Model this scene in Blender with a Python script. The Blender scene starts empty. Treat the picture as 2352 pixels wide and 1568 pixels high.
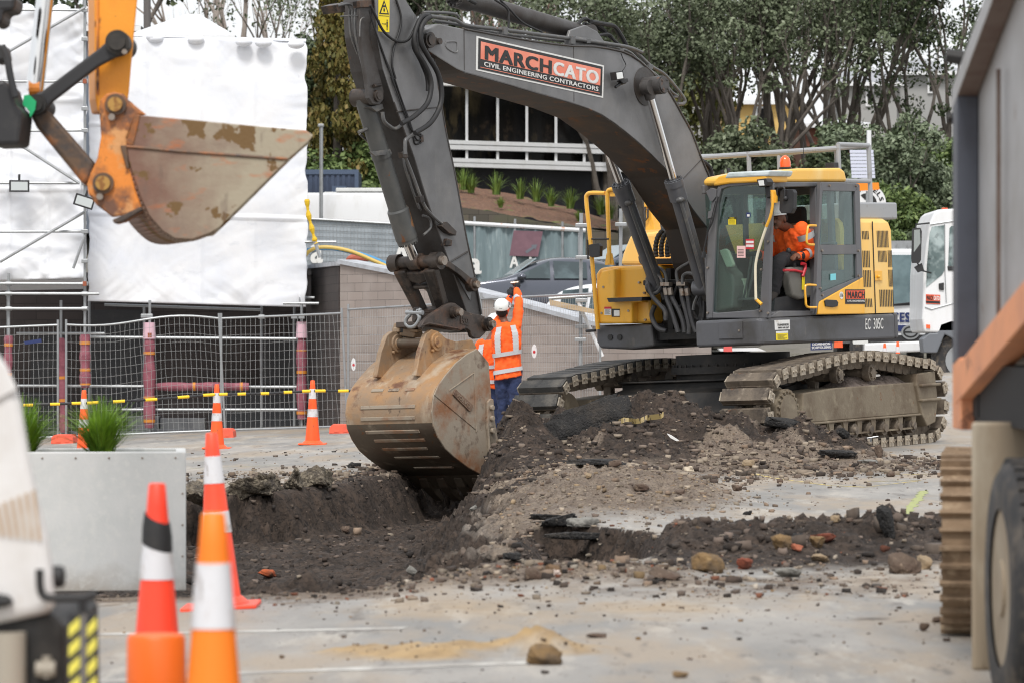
import bpy, bmesh, math, random
import numpy as np
from mathutils import Vector, Matrix, Quaternion
random.seed(7); RNG = np.random.default_rng(11)
scn = bpy.context.scene
COL = scn.collection
R = math.radians
F, CX, HY, EYE = 8500.0, 1176.0, 790.0, 1.3      # focal length (photo pixels at 2352 wide), centre column, horizon row, eye height

# ---------------------------------------------------------------- rays of the photo's camera
def at(px, py, d):
    return Vector(((px-CX)/F*d, d, EYE-(py-HY)/F*d))
def sm(a, b, x):
    t = np.clip((x-a)/(b-a), 0, 1); return t*t*(3-2*t)
def ground0(x, y):
    x = np.asarray(x, float); y = np.asarray(y, float)
    return .04*np.clip(x, -14, 9) - .09*sm(0, 3, x) + .65*sm(47, 56, y)*sm(2.0, 6, x)
def gnd(px, py):
    d = F*EYE/(py-HY)
    for _ in range(12):
        z = float(ground0((px-CX)/F*d, d)); d = F*(EYE-z)/(py-HY)
    return at(px, py, d)
def onground(px, d):
    x = (px-CX)/F*d; return Vector((x, d, float(ground0(x, d))))

# ---------------------------------------------------------------- noise
def _h(ix, iy, s):
    n = (ix*374761393 + iy*668265263 + s*974634777) & 0xffffffff
    n = ((n ^ (n >> 13))*1274126177) & 0xffffffff
    return ((n ^ (n >> 16)) & 0xffff)/65535.0
def vnoise(x, y, s=0):
    x = np.asarray(x, float); y = np.asarray(y, float)
    ix = np.floor(x).astype(np.int64); iy = np.floor(y).astype(np.int64)
    fx = x-ix; fy = y-iy; fx = fx*fx*(3-2*fx); fy = fy*fy*(3-2*fy)
    a = _h(ix, iy, s); b = _h(ix+1, iy, s); c = _h(ix, iy+1, s); d = _h(ix+1, iy+1, s)
    return (a*(1-fx)+b*fx)*(1-fy)+(c*(1-fx)+d*fx)*fy - .5
def fbm(x, y, o=4, s=0, g=.5):
    t = 0; a = 1
    for k in range(o):
        t = t + a*vnoise(x*2**k+17.3*k, y*2**k-9.1*k, s+k); a *= g
    return t

# ---------------------------------------------------------------- materials
def srgb(r, g, b):
    f = lambda c: (c/255/12.92) if c/255 <= .04045 else ((c/255+.055)/1.055)**2.4
    return (f(r), f(g), f(b), 1)
def mat(name, col, rough=.6, metal=0., layers=(), bump=None, spec=.5, coat=0., alpha=1., trans=0., grad=None, coord='Object'):
    """layers: (colour, noise scale, lo, hi, detail, (sx,sy,sz) stretch, amount)"""
    m = bpy.data.materials.new(name); m.use_nodes = True
    nt = m.node_tree; N = nt.nodes; L = nt.links; b = N['Principled BSDF']
    tc = N.new('ShaderNodeTexCoord')
    b.inputs['Roughness'].default_value = rough; b.inputs['Metallic'].default_value = metal
    b.inputs['Specular IOR Level'].default_value = spec; b.inputs['Coat Weight'].default_value = coat
    b.inputs['Alpha'].default_value = alpha; b.inputs['Transmission Weight'].default_value = trans
    col = tuple(col)+((1,) if len(col) == 3 else ())
    prev = None
    if grad:                                                # wear or dirt that reaches up to a line: (axis, lo, hi, colour, amount)
        sp = N.new('ShaderNodeSeparateXYZ'); L.new(tc.outputs[coord], sp.inputs[0]); nz = N.new('ShaderNodeTexNoise'); nz.inputs['Scale'].default_value = 5; nz.inputs['Detail'].default_value = 7; L.new(tc.outputs[coord], nz.inputs['Vector'])
        ad = N.new('ShaderNodeMath'); ad.operation = 'MULTIPLY_ADD'; ad.inputs[1].default_value = abs(grad[2]-grad[1])*1.6; L.new(nz.outputs[0], ad.inputs[0]); L.new(sp.outputs[grad[0]], ad.inputs[2])
        rp = N.new('ShaderNodeMapRange'); o_ = abs(grad[2]-grad[1])*.8; rp.inputs[1].default_value = grad[1]+o_; rp.inputs[2].default_value = grad[2]+o_; rp.inputs[4].default_value = grad[4]; L.new(ad.outputs[0], rp.inputs[0])
        mx = N.new('ShaderNodeMix'); mx.data_type = 'RGBA'; L.new(rp.outputs[0], mx.inputs[0]); mx.inputs[7].default_value = tuple(grad[3])
        if prev is None: mx.inputs[6].default_value = col
        else: L.new(prev, mx.inputs[6])
        prev = mx.outputs[2]
    for i, ly in enumerate(layers):
        c, sc, lo, hi, det, st, amt = (list(ly)+[4, (1, 1, 1), 1.][len(ly)-4:])[:7]
        mp = N.new('ShaderNodeMapping'); mp.inputs['Scale'].default_value = st; mp.inputs['Location'].default_value = (3.7*i, 1.3*i, 5.1*i)
        L.new(tc.outputs[coord], mp.inputs[0])
        nz = N.new('ShaderNodeTexNoise'); nz.inputs['Scale'].default_value = sc; nz.inputs['Detail'].default_value = det
        nz.inputs['Roughness'].default_value = .62
        L.new(mp.outputs[0], nz.inputs['Vector'])
        rp = N.new('ShaderNodeMapRange'); rp.inputs[1].default_value = lo; rp.inputs[2].default_value = hi
        rp.inputs[3].default_value = 0; rp.inputs[4].default_value = amt
        L.new(nz.outputs[0], rp.inputs[0])
        mx = N.new('ShaderNodeMix'); mx.data_type = 'RGBA'
        L.new(rp.outputs[0], mx.inputs[0])
        if prev is None: mx.inputs[6].default_value = col
        else: L.new(prev, mx.inputs[6])
        mx.inputs[7].default_value = tuple(c)+((1,) if len(c) == 3 else ())
        prev = mx.outputs[2]
    if prev is None: b.inputs['Base Color'].default_value = col
    else: L.new(prev, b.inputs['Base Color'])
    if bump:
        nz = N.new('ShaderNodeTexNoise'); nz.inputs['Scale'].default_value = bump[0]; nz.inputs['Detail'].default_value = 6
        L.new(tc.outputs[coord], nz.inputs['Vector'])
        bp = N.new('ShaderNodeBump'); bp.inputs['Strength'].default_value = bump[1]; bp.inputs['Distance'].default_value = bump[2] if len(bump) > 2 else .02
        L.new(nz.outputs[0], bp.inputs['Height']); L.new(bp.outputs[0], b.inputs['Normal'])
    return m
def glass(name, tint=(.75, .85, .85, 1), mixf=.22, rough=.02):
    m = bpy.data.materials.new(name); m.use_nodes = True
    nt = m.node_tree; N = nt.nodes; L = nt.links; N.remove(N['Principled BSDF'])
    tr = N.new('ShaderNodeBsdfTransparent'); tr.inputs[0].default_value = tint
    gl = N.new('ShaderNodeBsdfGlossy'); gl.inputs['Roughness'].default_value = rough; gl.inputs[0].default_value = (.9, .95, .95, 1)
    lw = N.new('ShaderNodeLayerWeight'); lw.inputs[0].default_value = .3
    ad = N.new('ShaderNodeMath'); ad.operation = 'MULTIPLY_ADD'; ad.inputs[1].default_value = .22; ad.inputs[2].default_value = mixf
    L.new(lw.outputs[1], ad.inputs[0])
    mx = N.new('ShaderNodeMixShader'); L.new(ad.outputs[0], mx.inputs[0]); L.new(tr.outputs[0], mx.inputs[1]); L.new(gl.outputs[0], mx.inputs[2])
    L.new(mx.outputs[0], N['Material Output'].inputs[0])
    return m

# ---------------------------------------------------------------- mesh builder
class MB:
    def __init__(s, M=None):
        s.v = []; s.f = []; s.mi = []; s.M = M; s.cur = 0
    def add(s, vs, fs):
        o = len(s.v); M = s.M
        s.v += [tuple(M @ Vector(p)) for p in vs] if M is not None else [tuple(p) for p in vs]
        s.f += [tuple(i+o for i in f) for f in fs]; s.mi += [s.cur]*len(fs)
        return s
    def box(s, x0, x1, y0, y1, z0, z1):
        return s.add([(x0,y0,z0),(x1,y0,z0),(x1,y1,z0),(x0,y1,z0),(x0,y0,z1),(x1,y0,z1),(x1,y1,z1),(x0,y1,z1)],
              [(3,2,1,0),(4,5,6,7),(0,1,5,4),(1,2,6,5),(2,3,7,6),(3,0,4,7)])
    def prism(s, pts, off):
        """closed solid: polygon of 3-D points swept by off"""
        n = len(pts); off = Vector(off); a = [Vector(p) for p in pts]
        nrm = Vector((0,0,0))
        for i in range(n): nrm += a[i].cross(a[(i+1) % n])
        if nrm.dot(off) > 0: a.reverse()
        b = [p+off for p in a]
        return s.add(a+b, [tuple(range(n)), tuple(range(2*n-1, n-1, -1))]+[(i, i+n, (i+1) % n+n, (i+1) % n)for i in range(n)])
    def quad(s, a, b, c, d): return s.add([a, b, c, d], [(0,1,2,3)])
    def tube(s, pts, r, n=8, caps=True, closed=False):
        P = [Vector(p) for p in pts]; m = len(P)
        rs = r if isinstance(r, (list, tuple)) else [r]*m
        t0 = (P[1]-P[0]).normalized()
        u = t0.orthogonal().normalized(); vs = []; pt = t0
        for i in range(m):
            if closed: t = (P[(i+1) % m]-P[i-1])
            else: t = P[min(i+1, m-1)]-P[max(i-1, 0)]
            if t.length < 1e-9: t = pt.copy()
            t.normalize()
            u = (u - t*u.dot(t))
            if u.length < 1e-6: u = t.orthogonal()
            u.normalize(); w = t.cross(u); pt = t
            for k in range(n):
                a = 2*math.pi*k/n
                vs.append(P[i]+(u*math.cos(a)+w*math.sin(a))*rs[i])
        fs = []
        for i in range(m if closed else m-1):
            j = (i+1) % m
            for k in range(n):
                l = (k+1) % n
                fs.append((i*n+k, i*n+l, j*n+l, j*n+k))
        if caps and not closed:
            fs.append(tuple(range(n-1, -1, -1))); fs.append(tuple((m-1)*n+k for k in range(n)))
        return s.add(vs, fs)
    def cyl(s, a, b, r, n=16, r2=None): return s.tube([a, b], [r, r if r2 is None else r2], n)
    def ring(s, rings, caps=True):
        """loft through rings of equal count"""
        n = len(rings[0]); vs = [p for r in rings for p in r]; fs = []
        for i in range(len(rings)-1):
            for k in range(n):
                l = (k+1) % n
                fs.append((i*n+k, i*n+l, (i+1)*n+l, (i+1)*n+k))
        if caps:
            fs.append(tuple(range(n-1, -1, -1))); fs.append(tuple((len(rings)-1)*n+k for k in range(n)))
        return s.add(vs, fs)
    def lathe(s, prof, n=24, c=(0,0,0)):
        return s.ring([[(c[0]+r*math.cos(2*math.pi*k/n), c[1]+r*math.sin(2*math.pi*k/n), c[2]+z) for k in range(n)] for r, z in prof])
    def ell(s, c, rx, ry, rz, n=14, m=8, M=None):
        rings = []
        for i in range(m+1):
            a = -math.pi/2+math.pi*i/m; cr = max(math.cos(a), .02)
            rings.append([Vector((rx*cr*math.cos(2*math.pi*k/n), ry*cr*math.sin(2*math.pi*k/n), rz*math.sin(a))) for k in range(n)])
        c = Vector(c)
        return s.ring([[c+(M @ p if M is not None else p) for p in r] for r in rings])
    def build(s, name, m, parent=None, smooth=False, bevel=0., seg=2, auto=35, mods=None):
        me = bpy.data.meshes.new(name); me.from_pydata(s.v, [], s.f)
        mats = m if isinstance(m, (list, tuple)) else [m]
        for q in mats: me.materials.append(q)
        if len(mats) > 1: me.polygons.foreach_set('material_index', s.mi)
        if smooth: 
            me.polygons.foreach_set('use_smooth', [True]*len(me.polygons))
            me.set_sharp_from_angle(angle=R(auto))
        me.update()
        o = bpy.data.objects.new(name, me); COL.objects.link(o)
        if parent is not None: o.parent = parent
        if bevel:
            b = o.modifiers.new('bevel', 'BEVEL'); b.width = bevel; b.segments = seg; b.limit_method = 'ANGLE'; b.angle_limit = R(40)
        return o

def raw_mesh(name, V, Fq, m, parent=None, smooth=False, col=None, mi=None):
    """big meshes from numpy arrays; Fq (n,k) index array"""
    V = np.asarray(V, np.float32); Fq = np.asarray(Fq, np.int32); k = Fq.shape[1]
    me = bpy.data.meshes.new(name)
    me.vertices.add(len(V)); me.vertices.foreach_set('co', V.ravel())
    me.loops.add(Fq.size); me.loops.foreach_set('vertex_index', Fq.ravel())
    me.polygons.add(len(Fq)); me.polygons.foreach_set('loop_start', np.arange(0, Fq.size, k, dtype=np.int32))
    me.polygons.foreach_set('loop_total', np.full(len(Fq), k, np.int32))
    if smooth: me.polygons.foreach_set('use_smooth', np.ones(len(Fq), bool))
    for q in (m if isinstance(m, (list, tuple)) else [m]): me.materials.append(q)
    if mi is not None: me.polygons.foreach_set('material_index', np.asarray(mi, np.int32))
    me.update(calc_edges=True)
    if col is not None:
        a = me.color_attributes.new('tint', 'FLOAT_COLOR', 'POINT')
        c = np.ones((len(V), 4), np.float32); c[:, :3] = col; a.data.foreach_set('color', c.ravel())
    o = bpy.data.objects.new(name, me); COL.objects.link(o)
    if parent is not None: o.parent = parent
    return o

# ---------------------------------------------------------------- things
def tag(o, label=None, cat=None, group=None, kind=None):
    if label: o['label'] = label
    if cat: o['category'] = cat
    if group: o['group'] = group
    if kind: o['kind'] = kind
    return o
def thing(name, label, cat, loc=(0, 0, 0), rz=0., group=None):
    o = bpy.data.objects.new(name, None); COL.objects.link(o); o.empty_display_size = .2
    o.location = loc; o.rotation_euler = (0, 0, rz)
    return tag(o, label, cat, group)
def copy_tree(o, parent=None):
    c = o.copy(); COL.objects.link(c)
    if parent is not None: c.parent = parent
    for ch in o.children: copy_tree(ch, c)
    return c
def dup(o, label, loc, rz=0., group=None, scale=None):
    c = copy_tree(o); c.location = loc; c.rotation_euler = (0, 0, rz); c['label'] = label
    if group: c['group'] = group
    if scale: c.scale = scale
    return c

# ---------------------------------------------------------------- lettering as flat mesh
_tx = {}; _tn = {}
def text2d(s, bold=0.):
    k = (s, bold)
    if k not in _tx:
        cu = bpy.data.curves.new('lettering', 'FONT'); cu.body = s; cu.resolution_u = 3; cu.space_character = 1.0+bold*2.2
        o = bpy.data.objects.new('lettering', cu); COL.objects.link(o)
        dg = bpy.context.evaluated_depsgraph_get(); me = bpy.data.meshes.new_from_object(o.evaluated_get(dg))
        V = np.array([tuple(v.co)[:2] for v in me.vertices]); Fs = [tuple(p.vertices) for p in me.polygons]
        bpy.data.objects.remove(o); bpy.data.curves.remove(cu); bpy.data.meshes.remove(me)
        w_, h_ = V.max(0)-V.min(0); V = (V-V.min(0))/(V.max(0)-V.min(0)); n = len(V)
        if bold:                                            # heavier strokes: nudged copies
            sh = [(a*bold/w_, b*bold*.55/h_) for a, b in ((-1, -1), (1, -1), (1, 1), (-1, 1), (0, 0), (-.5, 0), (.5, 0))]
            V2 = np.concatenate([V+np.array(q) for q in sh]); Fs = [tuple(i+n*j for i in f) for j in range(len(sh)) for f in Fs]; V = (V2-V2.min(0))/(V2.max(0)-V2.min(0))
        _tx[k] = (V, Fs); _tn[k] = n
    return _tx[k]
class Patch:
    """a flat four-cornered plate (tl, tr, br, bl) on a surface; u right, v down, both 0..1; n = outward offset direction"""
    def __init__(s, tl, tr, br, bl, n):
        s.c = [Vector(p) for p in (tl, tr, br, bl)]; s.n = Vector(n).normalized()
    def p(s, u, v, off=0.):
        a, b, c, d = s.c
        return (a*(1-u)+b*u)*(1-v)+(d*(1-u)+c*u)*v+s.n*off
    def rect(s, mb, u0, v0, u1, v1, off=.002, th=None):
        q = [s.p(u0,v0,off), s.p(u0,v1,off), s.p(u1,v1,off), s.p(u1,v0,off)]
        if th: return mb.prism(q, s.n*(-th))
        nr = (q[1]-q[0]).cross(q[2]-q[1])
        if nr.dot(s.n) < 0: q.reverse()
        return mb.add(q, [(0,1,2,3)])
    def text(s, mb, t, u0, v0, u1, v1, off=.004, bold=.02):
        V, Fs = text2d(t, bold)
        n = _tn[(t, bold)]; P = [s.p(u0+(u1-u0)*x, v1+(v0-v1)*y, off+.0003*(i//n)) for i, (x, y) in enumerate(V)]
        a, b, c = [P[i] for i in Fs[0][:3]]
        tn = Vector((0,0,0))
        for f in Fs[:20]:
            tn += (P[f[1]]-P[f[0]]).cross(P[f[2]]-P[f[0]])
        if tn.dot(s.n) < 0: Fs = [tuple(reversed(f)) for f in Fs]
        return mb.add(P, Fs)
def zc(x0, y0, sc):
    return lambda zx, zy: ((x0+zx/sc)/1.7415, (y0+zy/sc)/1.7415)
Z1 = zc(2250, 550, 1.68); Z2 = zc(1200, 0, 1.4254); Z3 = zc(2300, 0, 1.6864); ZB = zc(1200, 900, 1.742); ZQ = zc(1500, 950, 3.484)
ZD = zc(700, 1700, 1.47); ZT = zc(2540, 1340, 1.7552); ZC = zc(2700, 600, 2.24); ZO = zc(0, 0, 1.4254); ZR = zc(3300, 550, 1.65)
# ---------------------------------------------------------------- the materials
DUST = (.30, .26, .21); RUST = (.17, .065, .022); MUD = (.10, .075, .052)
m_boom = mat('dark_grey_paint', srgb(114, 114, 115), .40, 0, [(srgb(88, 88, 88), 1.4, .4, .7, 6), (srgb(128, 124, 118), 3, .52, .8, 8, (1, 1, .4), .55), (RUST, 9, .70, .74, 8, (1, 1, 1), .8), (srgb(150, 148, 142), 26, .68, .74, 6, (1, 1, .25), .5)], (60, .06))
m_boomd = mat('worn_shaded_paint', srgb(72, 70, 69), .5, 0, [(srgb(54, 48, 44), 2.2, .42, .62, 6), (RUST, 5, .64, .70, 8, (1, 1, .5), .75), (srgb(120, 112, 104), 14, .66, .74, 6, (1, 1, .3), .5)], (50, .1))
m_under = mat('shaded_brown_belly', srgb(70, 62, 56), .7, 0, [(srgb(98, 74, 54), 2, .5, .7, 6), (RUST, 6, .6, .68, 6)], (40, .1))
m_link = mat('oily_iron', srgb(66, 59, 54), .42, .3, [(srgb(96, 72, 56), 3.5, .5, .7, 6), (srgb(42, 38, 36), 6, .5, .6, 5), (srgb(120, 104, 90), 30, .64, .72, 5, (1, 1, 1), .6)], (30, .12))
m_dgrey = mat('grey_cab_paint', srgb(94, 94, 97), .4, 0, [(srgb(112, 110, 107), 3, .5, .75, 8, (1, 1, .35), .7), (RUST, 11, .72, .76, 8)], (80, .04))
m_frame = mat('dark_skirt_paint', srgb(84, 85, 89), .42, 0, [(srgb(66, 64, 62), 1.6, .46, .66, 6), (srgb(118, 112, 104), 5, .6, .75, 8, (1, 1, .5), .7), (RUST, 7, .69, .73, 8)], (60, .06))
m_yel = mat('yellow_paint', srgb(238, 176, 52), .36, 0, [(srgb(226, 188, 108), 2, .45, .75, 6, (1, 1, .5), .6), (srgb(168, 128, 66), 8, .62, .8, 8, (1, 1, .3), .5), (RUST, 14, .72, .76, 6)], (70, .03), coat=.15)
m_yelp = mat('faded_yellow_paint', srgb(236, 190, 104), .45, 0, [(srgb(228, 196, 132), 2, .45, .7, 6, (1, 1, .4), .7), (srgb(150, 110, 60), 10, .68, .78, 8, (1, 1, .25), .5)], (70, .03))
m_bkt = mat('rusty_bucket_steel', srgb(140, 119, 97), .6, .1, [(srgb(172, 128, 80), 1.5, .47, .62, 6, (1, 1, 1), .75), (srgb(104, 70, 50), 3.2, .54, .64, 8), (srgb(176, 164, 146), 2.4, .56, .68, 8, (1, 1, .5), .7), (srgb(174, 160, 140), 7, .56, .72, 8, (1, 1, .25), .8), (srgb(70, 54, 44), 14, .63, .72, 8, (1, 1, .6), .85)], (28, .16))
m_bktd = mat('dark_bucket_steel', srgb(90, 80, 68), .55, .25, [(srgb(86, 72, 60), 3, .45, .62, 6), (srgb(150, 138, 120), 6, .58, .72, 8, (.4, 1, 1), .7), (RUST, 9, .62, .7, 6)], (28, .14))
m_bside = mat('scoured_bucket_side', srgb(150, 138, 122), .6, .15, [(srgb(138, 96, 66), 2.2, .46, .62, 8), (srgb(98, 78, 64), 5, .55, .68, 8), (srgb(168, 156, 138), 4, .58, .74, 8, (1, 1, .4), .8), (RUST, 12, .66, .73, 8)], (30, .14))
m_shoe = mat('muddy_track_steel', srgb(112, 101, 88), .72, .15, [(srgb(76, 68, 61), 3, .44, .62, 6), (srgb(150, 138, 122), 9, .55, .7, 8), (RUST, 6, .62, .72, 8)], (40, .25))
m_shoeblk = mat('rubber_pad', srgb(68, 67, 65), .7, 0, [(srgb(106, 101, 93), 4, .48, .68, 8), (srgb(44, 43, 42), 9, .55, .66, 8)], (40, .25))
m_tframe = mat('mud_coated_frame', srgb(122, 111, 94), .75, .05, [(srgb(96, 82, 66), 2, .45, .65, 8), (srgb(146, 136, 116), 5, .55, .75, 8), (RUST, 7, .64, .72, 8)], (30, .2))
m_dark = mat('greasy_black_steel', srgb(38, 37, 36), .6, .2, [(srgb(62, 57, 52), 4, .5, .7, 6)], (40, .1))
m_rub = mat('black_rubber', srgb(34, 34, 35), .6, 0, [(srgb(62, 58, 54), 8, .55, .75, 6, (1, 1, 1), .6)])
m_hose = mat('grey_black_hose', srgb(58, 58, 60), .5, 0, [(srgb(92, 88, 82), 9, .52, .72, 6)])
m_pipe = mat('grey_steel_pipe', srgb(92, 92, 92), .4, .2, [(srgb(120, 116, 110), 9, .52, .72, 6), (RUST, 13, .66, .72, 6)])
m_chrome = mat('chromed_rod', (.78, .78, .78), .12, 1.)
m_steel = mat('bare_steel_pin', srgb(150, 140, 130), .35, .7, [(srgb(110, 84, 64), 12, .5, .65, 6)])
m_glass = glass('cab_glass', (.72, .82, .80, 1), .03)
m_dglass = glass('dark_window_glass', (.16, .19, .19, 1), .14)
m_lens = mat('lamp_lens', (.75, .76, .74), .12, .3)
m_black = mat('black_plastic', srgb(40, 40, 42), .5, 0, [(srgb(64, 62, 60), 6, .5, .75, 6, (1, 1, 1), .6)])
m_white = mat('white_paint', (.76, .77, .78), .35, 0, [(srgb(200, 198, 192), 3, .5, .8, 6, (1, 1, .3), .6)])
m_blackp = mat('black_print', (.02, .02, .02), .5); m_whitep = mat('white_print', (.72, .72, .70), .5, 0, [(srgb(196, 190, 182), 12, .55, .7, 6)])
m_salmon = mat('salmon_print', srgb(226, 128, 104), .5, 0, [(srgb(236, 150, 126), 3, .45, .65, 6), (srgb(190, 104, 84), 14, .62, .7, 8)])
m_redor = mat('orange_red_print', srgb(220, 90, 58), .5); m_yelpr = mat('yellow_print', srgb(240, 214, 30), .5)
m_redp = mat('red_print', srgb(196, 40, 52), .5); m_navy = mat('navy_print', srgb(34, 48, 96), .5)
m_amber = mat('amber_lens', srgb(238, 96, 34), .2, 0, coat=.5)
m_bluegrey = mat('pale_roof_hatch', srgb(206, 216, 218), .2, 0, [(srgb(170, 182, 180), 3, .5, .7)], coat=.4)
m_greytube = mat('silver_grey_rail', srgb(160, 162, 164), .45, .2, [(srgb(130, 122, 112), 8, .58, .7, 6)])
m_galv = mat('galvanised_tube', srgb(158, 161, 163), .42, .45, [(srgb(140, 142, 142), 5, .5, .7, 6), (RUST, 7, .68, .74, 6)])
m_wire = mat('galvanised_wire', srgb(170, 172, 172), .5, .3)
m_seat = mat('seat_cloth', srgb(44, 38, 36), .9)
m_beige = mat('grey_beige_plastic', srgb(150, 150, 144), .6); m_cream = mat('cream_plastic', srgb(190, 194, 172), .5)
m_red = mat('red_plastic', srgb(196, 46, 58), .45)
m_orange = mat('cone_orange', srgb(255, 98, 38), .45, 0, [(srgb(238, 84, 40), 3, .45, .7, 5, (1, 1, .4), .6), (srgb(150, 84, 60), 16, .60, .70, 8, (1, 1, .4), .7)])
m_orange2 = mat('cone_deep_orange', srgb(248, 128, 24), .5, 0, [(srgb(232, 112, 24), 3, .45, .7, 5, (1, 1, .4), .6)])
m_orange3 = mat('drum_orange', srgb(238, 106, 22), .5, 0, [(srgb(214, 92, 22), 3, .5, .8, 5)])
m_refl = mat('reflective_white_band', (.66, .66, .68), .4, .05, [(srgb(182, 172, 166), 14, .5, .7, 8), (srgb(132, 120, 110), 26, .60, .68, 8, (1, 1, .35), .8)])
m_tyre = mat('tyre_rubber', srgb(46, 46, 47), .75, 0, [(srgb(96, 90, 84), 6, .48, .72, 6), (srgb(118, 106, 90), 14, .5, .72, 8, (1, 1, 1), .5)])
m_conc = mat('grey_planter_concrete', srgb(208, 209, 207), .8, grad=(2, .16, .0, srgb(158, 146, 130), .7), layers= [(srgb(194, 197, 195), 1.6, .45, .65, 6), (srgb(172, 175, 174), 3, .66, .74, 8, (1, 1, .7), .7), (srgb(214, 214, 210), 22, .5, .7, 4, (1, 1, 1), .6)], bump=(60, .05))
m_soilp = mat('planter_soil', srgb(60, 50, 42), .95)
m_skin = mat('brown_skin', srgb(108, 70, 52), .55)
m_hiviz = mat('orange_workwear', srgb(255, 100, 26), .8, 0, [(srgb(240, 88, 26), 5, .45, .7, 5)], (14, .35, .05))
m_strip = mat('silver_reflective_tape', srgb(188, 190, 192), .4, .2)
m_navyc = mat('navy_cloth', srgb(38, 50, 84), .9, 0, [(srgb(30, 38, 64), 6, .45, .7, 5)], (14, .5, .05))
m_blackc = mat('black_cloth', srgb(34, 33, 36), .9, 0, [], (14, .4, .04))
m_helmet = mat('white_helmet', (.74, .75, .74), .3)
m_hair = mat('dark_hair', srgb(26, 22, 20), .8)
m_glove = mat('black_glove', srgb(30, 30, 32), .8)
m_boot = mat('dark_boot', srgb(46, 40, 36), .8)
m_wrap = mat('white_shrink_wrap', (.80, .81, .83), .36, 0, [(srgb(218, 222, 230), 1.2, .4, .7, 5), (srgb(200, 204, 210), 5, .60, .72, 6, (.5, 1, 1), .5)], (2.2, .16, .08), spec=.45)
m_wood = mat('plywood', srgb(186, 164, 132), .7, 0, [(srgb(160, 138, 108), 3, .4, .7, 6, (1, 1, 9))])
# ================================================================ THE BIG EXCAVATOR
def frame_at(center, yaw, tilt):
    U = (Matrix.Rotation(-tilt, 4, 'Y') @ Matrix.Rotation(yaw, 4, 'Z'))
    return U, (Matrix.Translation(center) @ U).inverted()
EXC = Vector((2.67, 44.0, 0.02)); TILT = math.atan(.04)
YU = math.atan2(-math.cos(R(37)), -math.sin(R(37))); YT = math.atan2(-math.cos(R(32)), -math.sin(R(32)))
U, UI = frame_at(EXC, YU, TILT); T, TI = frame_at(EXC, YT, TILT)
def hit(px, py, ax, val, I=None):
    I = UI if I is None else I
    o = I @ Vector((0, 0, EYE)); d = I.to_3x3() @ Vector(((px-CX)/F, 1, -(py-HY)/F))
    return o+d*((val-o[ax])/d[ax])
def onS(z, pts, y, I=None): return [hit(*z(*p), 1, y, I) for p in pts]
def onX(z, pts, x, I=None): return [hit(*z(*p), 0, x, I) for p in pts]
FP = lambda x, y: (x, y)                                   # plain full-picture pixels
def smooth_path(P, n=6):
    P = [Vector(p) for p in P]; out = []
    for i in range(len(P)-1):
        a, b, c, d = P[max(i-1, 0)], P[i], P[i+1], P[min(i+2, len(P)-1)]
        for k in range(n):
            t = k/n
            out.append(.5*((2*b)+(c-a)*t+(2*a-5*b+4*c-d)*t*t+(3*b-a-3*c+d)*t**3))
    out.append(P[-1]); return out
exc = thing('excavator', 'big dark grey tracked excavator with yellow cab, digging with its rusty bucket in the trench', 'excavator', EXC)

# ---- undercarriage
m_yelr = mat('roof_yellow', srgb(236, 184, 82), .4, 0, [(srgb(238, 202, 130), 2.5, .46, .7, 6, (1, 1, .5), .8), (RUST, 22, .70, .74, 6)], coat=.15)
HG = 1.375
def belt(n=47):
    P = []
    for k in range(13):
        a = -math.pi/2+math.pi*k/12; P.append((1.83+.42*math.cos(a), .50+.42*math.sin(a)))
    P += [(1.3, .955), (.7, 1.02), (.15, 1.055), (-.35, 1.06), (-.9, 1.02), (-1.4, .965)]
    for k in range(13):
        a = math.pi/2+math.pi*k/12; P.append((-1.85+.42*math.cos(a), .50+.42*math.sin(a)))
    P = np.array(P+[P[0]]); d = np.r_[0, np.cumsum(np.hypot(*np.diff(P, axis=0).T))]
    s = np.linspace(0, d[-1], n, endpoint=False)
    return np.c_[np.interp(s, d, P[:, 0]), np.interp(s, d, P[:, 1])], d[-1]/n
bp, pitch = belt()
m_brk = mat('pale_mud_bracket', srgb(168, 158, 142), .7, .1, [(srgb(126, 112, 96), 30, .5, .66, 6)])
def shoe_mesh():
    mb = MB()                                              # x along travel, y across, z outward
    mb.cur = 0; h = pitch/2
    mb.box(-h*.86, h*.86, -.30, .30, -.005, .018)
    for y in (-.115, .115):                                # chain links
        mb.prism([(-h*1.12, y, -.105), (-h*.5, y, -.12), (h*.5, y, -.12), (h*1.12, y, -.105), (h*1.0, y, -.012), (-h*1.0, y, -.012)], (0, .045 if y > 0 else -.045, 0))
        mb.cyl((-h, y-.04, -.065), (-h, y+.04, -.065), .042, 10)
    for s in (-1, 1):                                      # bolted end bracket
        mb.cur = 2; mb.box(-h*.6, h*.4, s*.305, s*.32, -.035, .078)
        for bx in (-.04, .02): mb.cyl((bx, s*.312, .02), (bx, s*.333, .02), .014, 6)
    mb.cur = 1
    mb.prism([(-h*.80, -.295, .0185), (h*.84, -.295, .0185), (h*.72, -.295, .088), (-h*.72, -.295, .088)], (0, .59, 0))
    me = mb.build('track_shoe', [m_shoe, m_shoe, m_brk]).data
    o = bpy.data.objects['track_shoe']; bpy.data.objects.remove(o); return me
shoe_a = shoe_mesh(); shoe_b = shoe_a.copy(); shoe_b.materials[1] = m_shoeblk
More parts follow.
